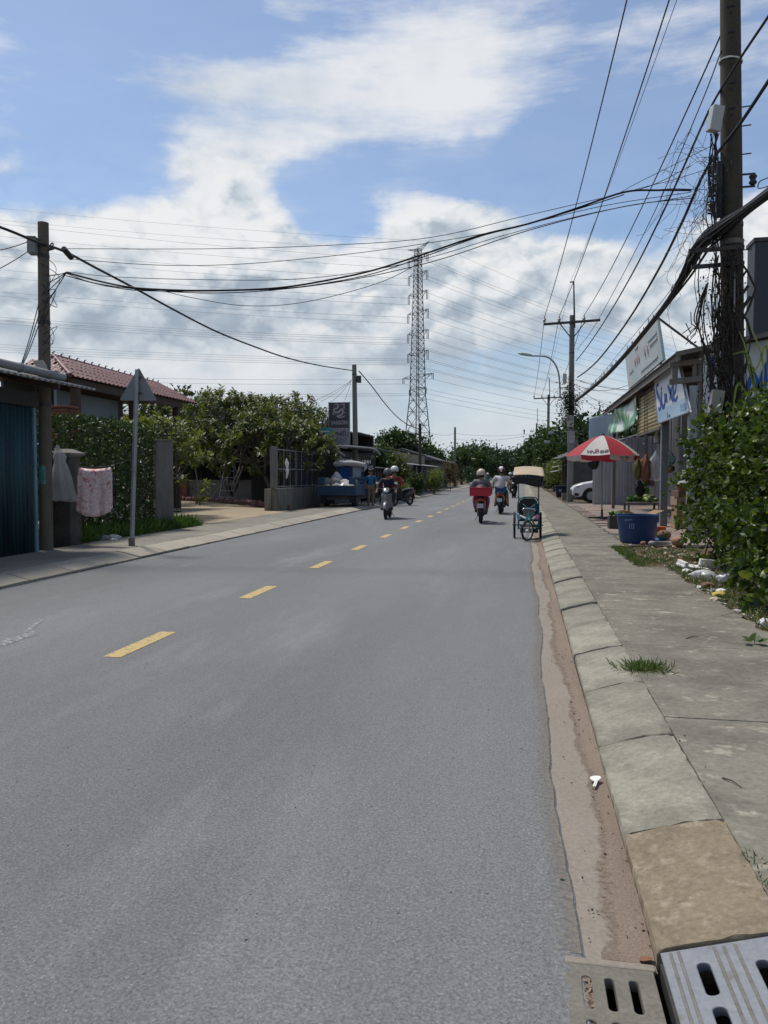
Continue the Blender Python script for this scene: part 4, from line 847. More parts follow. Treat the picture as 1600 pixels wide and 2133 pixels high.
for k in range(7): q = MB(); q.bx(-8.0, -7.92, 54.5+3.2*k, 54.58+3.2*k, .1, 2.28); q.build('awning_post', steel, dh)
fs_ = thing('plank_fence', (-8.9, 47.5, .1), 'weathered post fence with dark panels before the dark house', 'fence')
for k in range(9): q = MB(); y = 42.5+1.1*k; q.bx(-8.95, -8.85, y-.05, y+.05, .1, 1.95); q.build('post', conc_g, fs_)
for k in range(8): q = MB(); y = 42.5+1.1*k; q.bx(-9.0, -8.96, y+.03, y+1.07, .15, 1.7); q.build('panel', dark_in, fs_)
q = MB(); q.grid(lambda a, b: (-8.6-1.4*b, 42.2+9.4*a, 1.95+.12*b), 8, 1); q.build('rain_cover', fibro, fs_, solid=.03)
be = thing('bench', (-8.2, 48.2, .12), 'small grey bench in front of the weathered fence', 'bench')
q = MB(); q.bx(-8.4, -7.9, 47.4, 49.0, .55, .62); q.build('seat', conc, be)
for y in (47.6, 48.8): q = MB(); q.bx(-8.3, -8.0, y-.05, y+.05, .12, .55); q.build('leg', conc, be)
q = MB(); q.bx(-8.45, -8.38, 47.4, 49.0, .62, .95); q.build('backrest', conc, be)
sl = thing('red_stool', (-8.0, 66, .12), 'small red plastic stool on the left pavement', 'stool')
q = MB(); q.lathe([(.26, .80), (.27, .83), (.25, .86), (0, .865)], (-8.0, 66, .12), 12); q.build('seat', red_paint, sl)
for k in range(4): a = PI/4+k*PI/2; q = MB(); q.bar((-8+.3*math.cos(a), 66+.3*math.sin(a), .12), (-8+.2*math.cos(a), 66+.2*math.sin(a), .95), .13, .04); q.build('leg', red_paint, sl)
of = thing('row_house', (-12, 84, .1), 'far narrow house with an orange door and striped gates on the left', 'house')
q = MB(); q.bx(-16, -9.3, 78, 96, .05, 3.2); q.build('wall', wallg, of)
q = MB(); q.bx(-9.29, -9.2, 80, 83, .1, 2.4); q.build('door', pm('orange_door', (.22, .10, .055), fine=.1), of)
for k in range(5): q = MB(); q.bx(-9.29, -9.2, 83.6+2.4*k, 85.4+2.4*k, .1, 2.3); q.build('gate_panel', pm('slate_panel', (.09, .11, .13), fine=.15), of)
q = MB(); q.prism([(-8.3, 3.0), (-16.3, 3.0), (-12.3, 4.3)], (0, 77.5, 0), (1, 0, 0), (0, 0, 1), -19); q.build('roof', pm('dark_roof_sheet', (.07, .075, .075)), of)
for (u, v, Y, lab) in [(875, 882, 62, 'plain concrete utility pole in front of the pylon legs'), (948, 890, 95, 'thin far utility pole standing before dark trees on the left')]:
    t_ = yp(u, v, Y); pole('utility_pole', (t_.x, Y, .1), t_, .16, .12, conc_d if Y < 70 else conc, lab, 'utility poles', (.92,))
for (u, v, Y, lab) in [(993, 928, 150, 'slender far pole near the end of the road on the left'), (1035, 922, 190, 'dark far pole above the distant trees')]:
    t_ = yp(u, v, Y); pole('utility_pole', (t_.x, Y, .1), t_, .2, .14, conc, lab, 'utility poles')
# ================================================================== RIGHT SIDE OF THE ROAD
grey_rib = pm('grey_rib_sheet', (.15, .155, .165), (.115, .115, .12), s=1.5, mix=.8, fine=.12, fs=20, rough=.6, metal=.3, bump=.08, stretch=(3, 3, .4), c3=(.13, .10, .075), s3=3, lo3=.64, hi3=.75)
pale_rib = pm('pale_rib_sheet', (.42, .42, .43), (.31, .31, .32), s=1.5, mix=.8, fine=.12, fs=20, rough=.5, metal=.2, bump=.08, stretch=(3, 3, .4))
roof_dk = pm('rusty_roof_sheet', (.10, .095, .09), (.13, .115, .10), s=2, fine=.15, rough=.7, metal=.2)
panel_w = pm('pale_blue_panel', (.52, .58, .62), (.42, .49, .54), s=2.5, fine=.06, rough=.6, c3=(.30, .38, .42), s3=3, lo3=.62, hi3=.72)
blue_ink = pm('blue_brush_paint', (.015, .06, .30), (.02, .09, .38), s=8, fine=.1, rough=.6)
yel = pm('yellow_shutter', (.36, .30, .14), (.28, .23, .11), s=2, fine=.12, rough=.6)
timber = pm('grey_timber', (.17, .155, .14), (.12, .105, .09), s=6, fine=.2, rough=.9, stretch=(1, 1, .3))
shop = thing('repair_shop', (5, 26, .1), 'open-fronted repair shop with grey metal walls and a sloping roof', 'shop')
EX, EZ, SL = 3.30, 4.20, .20
def rz(x): return EZ+(x-EX)*SL
for k in range(16):
    y0 = 17.9+1.0*k; corr_sheet((EX, y0, EZ+.006*(k % 2)), (0, 1, 0), (-1, 0, -SL), 1.02, -6.6, .12, .016, 4).build('roof_sheet', roof_dk, shop, smooth='all', solid=.004)
q = MB(); q.bx(EX+.05, EX+.09, 17.95, 33.9, EZ-.17, EZ-.02); q.build('fascia', timber, shop)
for y in (18.5, 22.0, 26, 30, 33.7): q = MB(); q.bar((EX+.08, y, EZ-.07), (9.6, y, rz(9.6)-.07), .06, .09); q.build('rafter', timber, shop)
q = MB(); q.bar((EX-.02, 17.92, EZ-.035), (9.85, 17.92, rz(9.85)-.035), .03, .10); q.build('barge_board', timber, shop)
# side wall facing the viewer
YS = 18.4
q = MB(); q.prism([(4.75, 2.98), (9.6, 2.98), (9.6, rz(9.6)-.1), (4.75, rz(4.75)-.1)], (0, YS-.03, 0), (1, 0, 0), (0, 0, 1), -.012); q.build('upper_panel', panel_w, shop)
q = MB(); q.grid(lambda a, b: (3.95+.62*a+.0, YS-.04+.008*math.sin(a*5)-.02*(1-b)**3, 2.78+.03*math.sin(a*11)*(1-b)+b*(rz(3.95+.62*a)-.13-2.78)), 10, 10); q.build('upper_panel', panel_w, shop, solid=.006)
rib_sheet((3.9, YS, .12), (1, 0, 0), (0, 0, 1), 5.7, 3.95, .19, .025).build('wall_sheet', grey_rib, shop)
q = MB(); q.bx(3.66, 3.84, YS-.09, YS+.09, .12, 3.52); q.build('corner_post', steel, shop, bevel=.01)
q = MB(); q.bx(3.84, 3.92, YS-.06, YS+.06, .12, 4.2); q.build('corner_post', timber, shop, bevel=.01)
q = MB(); q.bar((3.22, YS-.1, 3.60), (3.92, YS-.1, 3.66), .10, .13); q.build('bracket_beam', timber, shop, bevel=.01)
q = MB(); q.bar((3.22, YS-.1, 3.98), (3.92, YS-.1, 4.06), .08, .12); q.build('bracket_beam', timber, shop, bevel=.01)
q = MB(); q.bx(3.28, 3.40, YS-.12, YS-.02, 3.66, 3.95); q.bx(3.72, 3.80, YS-.12, YS-.02, 3.7, 3.98); q.build('bracket_strut', timber, shop)
# posts, back wall, end wall
q = MB(); q.bx(3.62, 3.80, 21.52, 21.70, .12, 4.2); q.build('front_post', pm('grey_painted_post', (.17, .19, .20), (.12, .135, .145), s=4, fine=.15, rough=.6), shop, bevel=.012)
q = MB(); q.bx(3.62, 3.74, 32.9, 33.05, .12, 4.2); q.build('front_post', timber, shop, bevel=.01)
for k in range(10): rib_sheet((6.3+.01*(k % 2), 18.5+1.82*k, .12), (0, 1, 0), (0, 0, 1), 1.84, rz(6.3)-.2, .19, .03).build('back_sheet', grey_rib, shop)
rib_sheet((3.22, 37.45, .12), (1, 0, 0), (0, 0, 1), 1.45, 3.0, .15, .03).build('end_sheet', pale_rib, shop)
rib_sheet((4.66, 37.40, .12), (1, 0, 0), (0, 0, 1), .95, 3.15, .15, .03).build('end_sheet', pm('violet_grey_sheet', (.30, .29, .31), (.22, .21, .23), s=2, fine=.12, rough=.6, metal=.3), shop)
rib_sheet((5.60, 37.45, .12), (1, 0, 0), (0, 0, 1), 4.0, 3.2, .15, .03).build('end_sheet', pale_rib, shop)
q = MB(); q.bx(5.52, 5.62, 37.25, 37.38, .12, 4.3); q.build('end_post', timber, shop)
q = MB(); q.grid(lambda a, b: (2.98+1.30*a, 36.9-.03*math.sin(9*a)*math.sin(3*b)-.02*math.sin(5*b+a*4), 2.85+(1.32+.24*a)*b), 14, 10); pn = q.build('blue_sheet', pm('faded_blue_sheet', (.40, .50, .55), (.33, .43, .48), s=1.6, fine=.06, rough=.5, c3=(.28, .40, .44), s3=2.5, lo3=.55, hi3=.75), shop, smooth='all', solid=.004)
# yellow roller shutter
ys_ = thing('roller_shutter', (3.66, 24, 2.8), 'half-open yellow roller shutter between the green banner and blue sign', 'shutter')
for k in range(11): q = MB(); z = 2.80+.105*k; q.loft([[Vector((3.66-dx, y, z+dz)) for dx, dz in ((0, 0), (.028, .02), (.034, .05), (.028, .08), (0, .1))] for y in (21.75, 26.1)]); q.build('slat', yel, ys_)
q = MB(); q.bx(3.60, 3.70, 21.75, 26.1, 2.74, 2.80); q.build('bottom_rail', timber, ys_)
vn = MB(); vn.bx(3.62, 3.72, 21.9, 24.4, 3.97, 4.05); vn.bx(3.62, 3.70, 22.1, 22.35, 3.70, 4.0); vn.bx(3.62, 3.7, 23.2, 23.3, 3.97, 4.2); vn.build('vent_frame', timber, shop)
# green banner
gb = MB(); XB = 3.52
def gbf(a, b):
    y = 33.0-7.3*a; zt = 4.12-.10*math.sin(PI*a)-.06*a; zb = 3.10+.03*math.sin(a*7); z = zb+(zt-zb)*b; return (XB-.05*math.sin(a*8+b*5)-.06*math.sin(b*7+a*3)*.5, y, z)
gb.grid(gbf, 36, 14)
ban_m = pm('green_print', (.62, .66, .63), (.04, .24, .10), s=.9, lo=.42, hi=.52, mix=.95, fine=.08, rough=.5, c3=(.42, .42, .12), s3=1.4, lo3=.58, hi3=.64, stretch=(1, 1, 1.6))
T(gb.build('green_banner', ban_m, smooth='all', solid=.003), 'creased green and white banner hung under the shop eave', 'banner')
# blue lettered sign SUA XE
XS = 3.56; sg = thing('repair_sign', (XS, 20.2, 3.5), 'white sign with blue brush lettering above the stall opening', 'sign')
cs = [xp(1362, 794, XS), xp(1372, 882, XS), xp(1436, 858, XS), xp(1414, 752, XS)]
def quadp(a, b): return cs[0].lerp(cs[3], a).lerp(cs[1].lerp(cs[2], a), b)
def board_(c, t): q = MB(); q.add([p for p in c]+[p+Vector((t, 0, 0)) for p in c], [(0, 3, 2, 1), (4, 5, 6, 7), (0, 1, 5, 4), (1, 2, 6, 5), (2, 3, 7, 6), (3, 0, 4, 7)]); return q
board_(cs, .05).build('panel', pm('sign_white', (.62, .64, .66), (.55, .58, .61), s=3, fine=.05, rough=.5), sg)
strip = [quadp(0, .72), quadp(0, .985), quadp(1, .985), quadp(1, .72)]; strip = [p-Vector((.006, 0, 0)) for p in strip]
q = MB(); q.add(strip, [(0, 1, 2, 3)]); q.build('pale_band', pm('sign_blue_band', (.36, .50, .62), fine=.06, rough=.5), sg)
q = MB()
for a, b in ((0, 1), (1, 2), (2, 3), (3, 0)): q.bar(cs[a]-Vector((.01, 0, 0)), cs[b]-Vector((.01, 0, 0)), .03, .03)
q.build('frame', steel, sg)
def sx(u, v): p = xp(1330+u/5.926, 640+v/5.926, XS); p.x -= .012; return p
q = MB()
for st_, w_ in [([(252, 948), (228, 975), (228, 1035), (250, 1100), (275, 1165), (280, 1220), (268, 1268), (252, 1240)], .105), ([(282, 1035), (288, 1130), (298, 1205), (312, 1236), (326, 1200), (328, 1075)], .11), ([(283, 990), (289, 1008), (284, 1022)], .06), ([(328, 1080), (340, 1072)], .05),
                ([(336, 1185), (346, 1085), (358, 1180)], .085), ([(338, 1150), (356, 1145)], .06), ([(366, 968), (392, 1040), (418, 1120), (434, 1158)], .11), ([(424, 965), (404, 1050), (388, 1150)], .09), ([(436, 1068), (458, 1040), (466, 960), (452, 918), (436, 950), (432, 1040), (442, 1120), (462, 1152), (488, 1092)], .095)]:
    pp = spline([sx(*p) for p in st_], 4); q.ribbon(pp, [w_*(.65+.5*math.sin(PI*(i+1)/(len(pp)+1))) for i in range(len(pp))], (-1, 0, 0))
q.build('brush_lettering', blue_ink, sg)
q = MB(); q.ribbon([sx(360, 1300), sx(364, 1365)], .07, (-1, 0, 0)); q.ribbon(spline([sx(382, 1360), sx(381, 1325), sx(386, 1345), sx(391, 1322), sx(393, 1358)], 2), .04, (-1, 0, 0)); q.build('small_mark', black, sg)
e_ = quadp(.78, .93); text('SUZUKI', 'faint_lettering', pm('faint_blue', (.20, .34, .52), fine=0), sg, e_-Vector((.012, 0, 0)), (cs[2]-cs[1]), (0, .0, 1), .22, .85)
# blue brush strokes on the side wall panels
yn = (0, -1, 0)
def sy(u, v): return yp(u, v, YS-.055)
for st_, w_ in [([(1556, 812), (1568, 775), (1562, 765), (1575, 790), (1578, 812)], .10), ([(1585, 812), (1598, 770), (1612, 745)], .18), ([(1484, 742), (1486, 780)], .12), ([(1482, 825), (1484, 838), (1480, 848)], .16)]: q = MB(); q.ribbon(spline([sy(*p) for p in st_], 4), w_, yn); q.build('brush_mark', blue_ink, shop)
# rooftop sign
rsn = thing('rooftop_sign', (4, 28, 4.4), 'faded white sign board standing on the shop roof', 'sign')
c2 = [xp(1305, 740, 3.86), xp(1313, 806, 4.02), xp(1382, 745, 4.02), xp(1367, 672, 3.82)]; c2[0].y = c2[1].y = 31.4; c2[2].y = c2[3].y = 23.9
for p, zz in zip(c2, (6.20, 4.86, 4.90, 6.16)): p.z = zz
board_(c2, .08).build('panel', pm('faded_sign_white', (.50, .53, .53), (.40, .46, .46), s=.8, fine=.05, rough=.5, c3=(.36, .47, .46), s3=.9, lo3=.54, hi3=.7), rsn)
def q2(a, b): return c2[0].lerp(c2[3], a).lerp(c2[1].lerp(c2[2], a), b)-Vector((.012, 0, 0))
q = MB(); rr = random.Random(4)
for a0 in (.30, .36, .42, .60, .68): q.ribbon([q2(a0, .38), q2(a0+.02, .47), q2(a0+.01, .58)], .16, (-1, 0, 0))
q.build('faded_red_print', pm('faded_red', (.43, .34, .34), fine=.1), rsn)
q = MB()
for a0, a1, b_ in ((.35, .45, .15), (.08, .22, .6), (.72, .95, .30), (.75, .95, .42), (.45, .9, .82)): q.ribbon([q2(a0, b_), q2(a1, b_)], .10, (-1, 0, 0))
q.build('faded_grey_print', pm('faded_grey', (.34, .38, .40), fine=.1), rsn)['kind'] = 'stuff'
for a in (.08, .5, .92): p = q2(a, 1); q = MB(); q.bar((p.x+.06, p.y, rz(p.x)-.02), (p.x+.06, p.y, p.z+.3), .06); q.build('post', steel_d, rsn)
q = MB(); q.bar(c2[3]+Vector((.06, 0, -.05)), yp(1458, 727, 24.2), .05); q.build('stay_bar', steel_d, rsn)
# dark tall building
db = thing('dark_building', (14, 32.5, .1), 'tall windowless dark blue-grey slab building at the right edge', 'building'); x0 = yp(1571, 600, 32).x
q = MB(); q.bx(x0, x0+14, 32, 33.0, .05, 10.45); q.build('wall', pm('dark_cladding', (.035, .042, .055), (.03, .036, .047), s=.3, fine=.05, rough=.6), db)
q = MB(); q.bx(x0-.05, x0+14.05, 31.95, 33.05, 10.451, 10.6); q.build('parapet', steel_d, db)
for k in range(4): q = MB(); q.bx(x0+.02+1.2*k, x0+1.17+1.2*k, 31.96, 31.995, .1, 10.4); q.build('cladding_panel', pm('dark_cladding', (.035, .042, .055)), db, bevel=.005)
# ---------------- umbrella
um = thing('market_umbrella', (2.5, 25.4, .12), 'red and white market umbrella on a pole beside the stall', 'umbrella'); uc = Vector((2.49, 25.4, 0))
u_red = pm('umbrella_red', (.42, .035, .055), (.36, .03, .045), s=4, fine=.06, rough=.7); u_wht = pm('umbrella_white', (.60, .60, .57), (.50, .50, .47), s=5, fine=.06, rough=.7)
for mt in (u_red, u_wht):
    nt = mt.node_tree; b = nt.nodes['Principled BSDF']; tl = nt.nodes.new('ShaderNodeBsdfTranslucent'); tl.inputs[0].default_value = (.55, .06, .08, 1) if mt is u_red else (.6, .58, .54, 1); mx = nt.nodes.new('ShaderNodeMixShader'); mx.inputs[0].default_value = .3
    nt.links.new(b.outputs[0], mx.inputs[1]); nt.links.new(tl.outputs[0], mx.inputs[2]); nt.links.new(mx.outputs[0], nt.nodes['Material Output'].inputs[0])
NU, RU, ZT, ZB = 8, 1.16, 2.77, 2.14; ua0 = math.radians(-90+5)
def up_(a, t): r = RU*t; z = ZT-(ZT-ZB)*(t**1.55); return uc+Vector((r*math.cos(a), r*math.sin(a), z))
def gore(k, a, t):   # sagging between ribs
    A0, A1 = ua0+2*PI*k/NU, ua0+2*PI*(k+1)/NU; p = up_(A0, t).lerp(up_(A1, t), a); p.z -= .035*math.sin(PI*a)*t; return p
for k in range(NU):
    m_ = u_red if k % 2 == 0 else u_wht
    q = MB(); q.grid(lambda a, t: gore(k, a, t*.999+.001), 8, 10); g_ = q.build('canopy_panel', m_, um, smooth='all')
    q = MB()
    def vl(a, t): p = gore(k, a, 1); d = Vector((p.x-uc.x, p.y-uc.y, 0)).normalized(); return p+Vector((0, 0, -(.14+.03*math.sin(PI*a))*t))-d*.05*t
    q.grid(vl, 8, 3); q.build('valance', u_wht if k % 2 == 0 else u_red, um, smooth='all')
    A0 = ua0+2*PI*k/NU; q = MB(); q.path([up_(A0, t/8)-Vector((0, 0, .02)) for t in range(9)], .008, 5); q.tube(uc+Vector((0, 0, 2.05)), up_(A0, .55)-Vector((0, 0, .03)), .007, n=5); q.build('rib', steel, um)
q = MB(); q.path([uc+Vector((0, 0, .2)), uc+Vector((-.05, 0, 2.76))], .022, 10); q.build('pole', steel, um, smooth=True)
q = MB(); q.path([uc+Vector((0, 0, .14)), uc+Vector((0, 0, .40))], .035, 10); q.build('socket', steel_d, um, smooth=True)
q = MB(); q.box(uc+Vector((.0, 0, .155)), (.85, .10, .05)); q.box(uc+Vector((0, 0, .155)), (.10, .85, .05)); q.build('base', steel_d, um, bevel=.01)
q = MB(); q.lathe([(.04, 0), (.05, .03), (.03, .07), (0, .08)], uc+Vector((0, 0, ZT-.01)), 10); q.build('finial', black, um)
def gtext(k, s, a0, t0, size, width, mat, tt=None):
    o = gore(k, a0, t0); ux = gore(k, a0+.2, t0)-gore(k, a0-.0, t0); uy = gore(k, a0, t0-.15)-gore(k, a0, t0); n_ = ux.cross(uy).normalized(); text(s, 'lettering', mat, um, o+n_*.012, ux, uy, size, width)
ink = pm('umbrella_ink', (.06, .065, .08), fine=0); rink = pm('umbrella_red_ink', (.40, .10, .11), fine=0)
kf = NU-1     # panel left of the front rib
gtext(kf, 'VN', .13, .94, .20, .28, ink); gtext(kf, '88', .64, .94, .20, .27, ink)
q = MB(); q.path([gore(kf, .525+.062*math.cos(t*PI/8), .855+.045*math.sin(t*PI/8))+Vector((-.01, -.02, .02)) for t in range(16)], .014, 5, closed=True); q.build('ring_mark', rink, um)
o_ = gore(0, .38, 1)+Vector((-.0, -.012, -.09)); ux_ = gore(0, .6, 1)-gore(0, .4, 1); text('VN 88', 'lettering', ink, um, o_, ux_, (0, 0, 1), .085, .32); text('www.vn88', 'lettering', ink, um, o_+Vector((.02, -.0, -.065)), ux_, (0, 0, 1), .05, .26)
# ---------------- blue tub with pale scribble
tc_ = Vector((2.32, 16.45, .125)); tub_m = pm('blue_tub', (.008, .032, .11), (.012, .045, .14), s=5, fine=.12, rough=.4, bump=.03)
tb = thing('blue_tub', tc_, 'big dark blue plastic tub with pale scrawl by the pavement', 'tub')
q = MB(); q.lathe([(0, .012), (.30, .012), (.335, 0), (.355, .08), (.385, .35), (.412, .54), (.43, .555), (.425, .57), (.405, .565), (.37, .34), (.33, .05), (0, .04)], tc_, 36, cap=False); q.build('body', tub_m, tb, smooth=True)
q = MB()
def tp(a, z): r = .355+.065*(z-.08)/.46; return tc_+Vector((math.cos(a)*(r+.008), math.sin(a)*(r+.008), z))
for st_ in ([(-2.35, .48), (-2.28, .45), (-2.2, .49), (-2.12, .46), (-2.05, .49), (-1.95, .47)], [(-2.08, .40), (-2.1, .30)], [(-1.98, .40), (-2.02, .30)], [(-1.92, .41), (-1.86, .38), (-1.93, .35), (-1.86, .31), (-1.94, .30)]): q.ribbon(spline([tp(*p) for p in st_], 3), .014, (math.cos(-2.1), math.sin(-2.1), 0))
q.build('scrawl', pm('chalky_blue', (.22, .28, .36), fine=.2), tb)
# ---------------- stall goods
card = pm('cardboard', (.26, .17, .10), (.21, .135, .08), s=4, fine=.12, rough=.9)
tbl = thing('stall_table', (3.3, 24.0, .12), 'low wooden table piled with green fruit under the stall roof', 'table')
ta = yp(1302, 1048, 24.2); tbx0, tbx1 = ta.x, yp(1372, 1048, 24.2).x
q = MB(); q.bx(tbx0, tbx1, 23.7, 24.7, .66, .70); q.build('top', timber, tbl, bevel=.005)
for x in (tbx0+.05, tbx1-.05):
    for y in (23.75, 24.65): q = MB(); q.bar((x, y, .12), (x, y, .66), .06); q.build('leg', timber, tbl)
greens = [pm('green_fruit', (.10, .19, .03), (.06, .13, .02), s=8, fine=.15, rough=.5), pm('yellow_fruit', (.34, .30, .06), fine=.15, rough=.5), pm('pale_green_fruit', (.22, .28, .10), fine=.15, rough=.5), pm('dark_leafy_veg', (.03, .07, .015), fine=.3, rough=.7)]
def fruit(p, r, m, label=None, squash=.85, name='fruit', cat='fruit', grp=None):
    q = MB(); n = 7; q.lathe([(0, -r*squash)]+[(r*math.sin(PI*(i+1)/n)*(1+.06*math.sin(5*i)), -r*squash*math.cos(PI*(i+1)/n)) for i in range(n-1)]+[(0, r*squash*.9)], p, 10, cap=False)
    o = q.build(name, m, smooth='all'); T(o, label, cat, grp); return o
rr = random.Random(12)
for i in range(30):
    x = tbx0+.08+(tbx1-tbx0-.16)*rr.random(); y = 23.8+.8*rr.random(); r = rr.uniform(.05, .10); k = 0 if x < tbx0+.5 else rr.choice([1, 2, 2, 0])
    fruit((x, y, .70+r*.85+rr.choice([0, 0, .08])), r, greens[k], ['round green fruit heaped on the stall table', 'small yellow fruit on the stall table', 'pale green fruit on the stall table'][k], grp='fruit on the stall table')
def crate(c, d, m, label, name='crate', cat='crate', rzz=0.0, grp=None):
    c = Vector(c); root = thing(name, c, label, cat, grp); w, l, h = d; R_ = rot(0, 0, rzz); t = .02
    for off, dd, nm in [((0, 0, t/2), (w, l, t), 'floor'), ((-w/2+t/2, 0, h/2+t/2), (t, l, h-t), 'side'), ((w/2-t/2, 0, h/2+t/2), (t, l, h-t), 'side'), ((0, -l/2+t/2, h/2+t/2), (w-2*t, t, h-t), 'side'), ((0, l/2-t/2, h/2+t/2), (w-2*t, t, h-t), 'side')]:
        q = MB(); q.box(c+R_ @ Vector(off), dd, R_); q.build(nm, m, root, bevel=.003)
    return root
ca_ = yp(1283, 1090, 20.5); crate((ca_.x+.1, 20.6, .125), (.55, .5, .32), steel_d, 'black crate holding leafy vegetables behind the tub')
for i in range(10): fruit((ca_.x+rr.uniform(-.1, .32), 20.6+rr.uniform(-.18, .18), .45+rr.uniform(0, .08)), rr.uniform(.05, .09), greens[rr.choice([0, 2, 3])], 'green vegetable lying in the black crate', cat='vegetable', name='vegetable', grp='vegetables in the black crate')
cb_ = Vector((2.86, 19.6, .125)); cbx = crate(cb_, (.55, .42, .42), card, 'open cardboard box behind the blue tub', 'cardboard_box', 'box', .4)
for s_, R2 in ((-1, .9), (1, -.7)): q = MB(); q.box(cb_+rot(0, 0, .4) @ Vector((s_*.36, 0, .47)), (.26, .42, .012), rot(0, 0, .4) @ rot(0, R2*.5)); q.build('flap', card, cbx)
for i, (z0, h, m, lab) in enumerate([(.125, .32, pm('kraft_box', (.27, .20, .11), fine=.1), 'lowest kraft box of the stack beside the grey post'), (.447, .28, card, 'middle cardboard box with a green stripe in the stack'), (.729, .22, pm('pale_card', (.30, .21, .14), fine=.1), 'upper pale cardboard box of the stack'), (.951, .16, pm('brown_card', (.13, .075, .05), fine=.1), 'topmost dark brown box of the stack')]):
    q = MB(); q.box((4.16+.02*(i % 2), 20.9, z0+h/2), (.66, .55, h-.004), rot(0, 0, .05*i)); o = q.build('stacked_box', m, bevel=.006); T(o, lab, 'box', 'boxes stacked by the post')
    if i == 1: q = MB(); q.box((4.18, 20.62, z0+.2), (.60, .012, .045), rot(0, 0, .05)); q.build('green_tape', pm('green_tape', (.02, .22, .08), fine=0), o); bpy.context.view_layer.update()
bw_ = MB(); bw_.lathe([(.02, 0), (.18, 0), (.27, .15), (.28, .16), (.25, .15), (.16, .02), (0, .02)], (4.14, 20.9, 1.113), 18, cap=False); T(bw_.build('basin', pm('terracotta_plastic', (.30, .10, .05), fine=.1), smooth=True), 'terracotta basin on top of the stacked boxes', 'basin')
def bag(name, c, w, d, h, mat, label, seed, grp=None, neck=.2):
    rr = random.Random(seed); rings = []; c = Vector(c); ph = [rr.uniform(0, 6) for _ in range(4)]
    for i in range(15):
        t = i/14; s_ = math.sin(PI*min(1, t*.93+.04))**.55*(1-.75*max(0, t-.72)/.28*(1-neck)); ring = []
        for k in range(24):
            a = 2*PI*k/24; f = s_*(1+.15*math.sin(3*a+ph[0]+t*4)+.12*math.sin(5*a+ph[1]-t*7)+.10*math.sin(9*a+ph[2]+t*15)+rr.gauss(0, .055)); ring.append(c+Vector((math.cos(a)*w/2*f, math.sin(a)*d/2*f, h*(t+.06*math.sin(2*a+ph[3])*math.sin(PI*t)+rr.gauss(0, .02)*math.sin(PI*t)))))
        rings.append(ring)
    q = MB(); q.loft(rings); o = q.build(name, mat, smooth='all'); T(o, label, 'bag', grp); return o
wf = film('white_bag_film', (.72, .73, .74), .85); bf = film('blue_bag_film', (.10, .36, .58), .85); cf = film('clear_bag_film', (.6, .63, .68), .45)
bag('plastic_bag', (4.13, 20.9, 1.16), .42, .35, .22, wf, 'white plastic bag lying in the terracotta basin', 1)
bag('plastic_bag', (4.50, 20.4, .95), .34, .3, .48, wf, 'white plastic bag hanging by the bush edge', 2); bag('plastic_bag', (4.45, 20.3, .45), .42, .34, .62, bf, 'big blue plastic bag slumped beside the stacked boxes', 3)
sf = thing('wall_shelf', (4.3, 23.0, 2.0), 'small metal wall shelf holding a white vase in the stall', 'shelf'); s0, s1 = yp(1340, 925, 24.5), yp(1372, 920, 24.5)
q = MB(); q.bx(s0.x, s1.x+.1, 24.3, 24.6, s0.z, s0.z+.03); q.build('board', steel, sf); q = MB(); q.bx(s0.x, s1.x+.1, 24.3, 24.32, s0.z-.1, s0.z-.08); q.build('lower_rail', steel, sf)
for x in (s0.x+.02, s1.x+.05): q = MB(); q.bar((x, 24.45, s0.z), (x, 24.45, s0.z+2.1), .015); q.build('hanger', steel_d, sf)
q = MB(); q.lathe([(0, 0), (.08, 0), (.10, .10), (.07, .22), (.055, .30), (.085, .38), (.08, .38), (.05, .3)], (s1.x-.05, 24.45, s0.z+.031), 14, cap=False); T(q.build('vase', white_p, smooth=True), 'white flared vase on the wall shelf', 'vase')
hang = [(1345, 945, 1005, .30, pm('brown_goods', (.20, .085, .045), (.14, .07, .04), s=9, fine=.2), 'brown goods bundle hanging in the stall', 11), (1328, 955, 1000, .22, pm('olive_goods', (.10, .10, .03), fine=.3), 'olive bundle hanging left of the brown bundle', 12), (1358, 950, 985, .18, wf, 'small white bag hanging beside the brown bundle', 13), (1366, 938, 1002, .34, cf, 'clear plastic bag hanging beside the grey post', 14),
        (1390, 935, 975, .25, wf, 'white bag hanging right of the grey post', 15), (1398, 945, 968, .22, pm('mint_bag', (.25, .40, .36), fine=.1), 'mint green bag hanging right of the grey post', 16), (1392, 967, 985, .34, card, 'brown sack hanging below the mint bag', 17), (1332, 1000, 1035, .26, rubber, 'dark bundle hanging low in the stall', 18)]
for u, v0, v1, w, m, lab, sd_ in hang:
    Yh = 23.6 if u < 1375 else 22.6; a, b = yp(u, v0, Yh), yp(u, v1, Yh); o = bag('hanging_bag', b, w, w*.7, a.z-b.z, m, lab, sd_, 'goods hanging in the stall', neck=.05)
    q = MB(); q.tube(a+Vector((0, 0, -.03)), Vector((a.x, a.y, rz(a.x)-.12)), .005, n=5); q.build('string', cable_m, o)
pk = 0
for u, v in [(1347, 990), (1347, 1005), (1347, 1022), (1358, 1006), (1359, 1022)]:
    a = yp(u, v, 23.9); m = [greens[0], greens[3], greens[0], pm('violet_pack', (.16, .11, .15), fine=.2), pm('white_pack', (.4, .42, .38), fine=.15)][pk]; q = MB(); q.box(a, (.15, .05, .19), rot(0, 0, U(-.2, .2))); o = q.build('hanging_packet', m, bevel=.02); T(o, ['top green packet on the hanging strip', 'second packet on the hanging strip', 'lowest green packet on the hanging strip', 'violet packet beside the hanging strip', 'white packet below the violet packet'][pk], 'packet', 'packets hanging in the stall')
    q = MB(); q.tube(a+Vector((0, 0, .09)), (a.x, a.y, rz(a.x)-.12), .004, n=4); q.build('string', cable_m, o); pk += 1
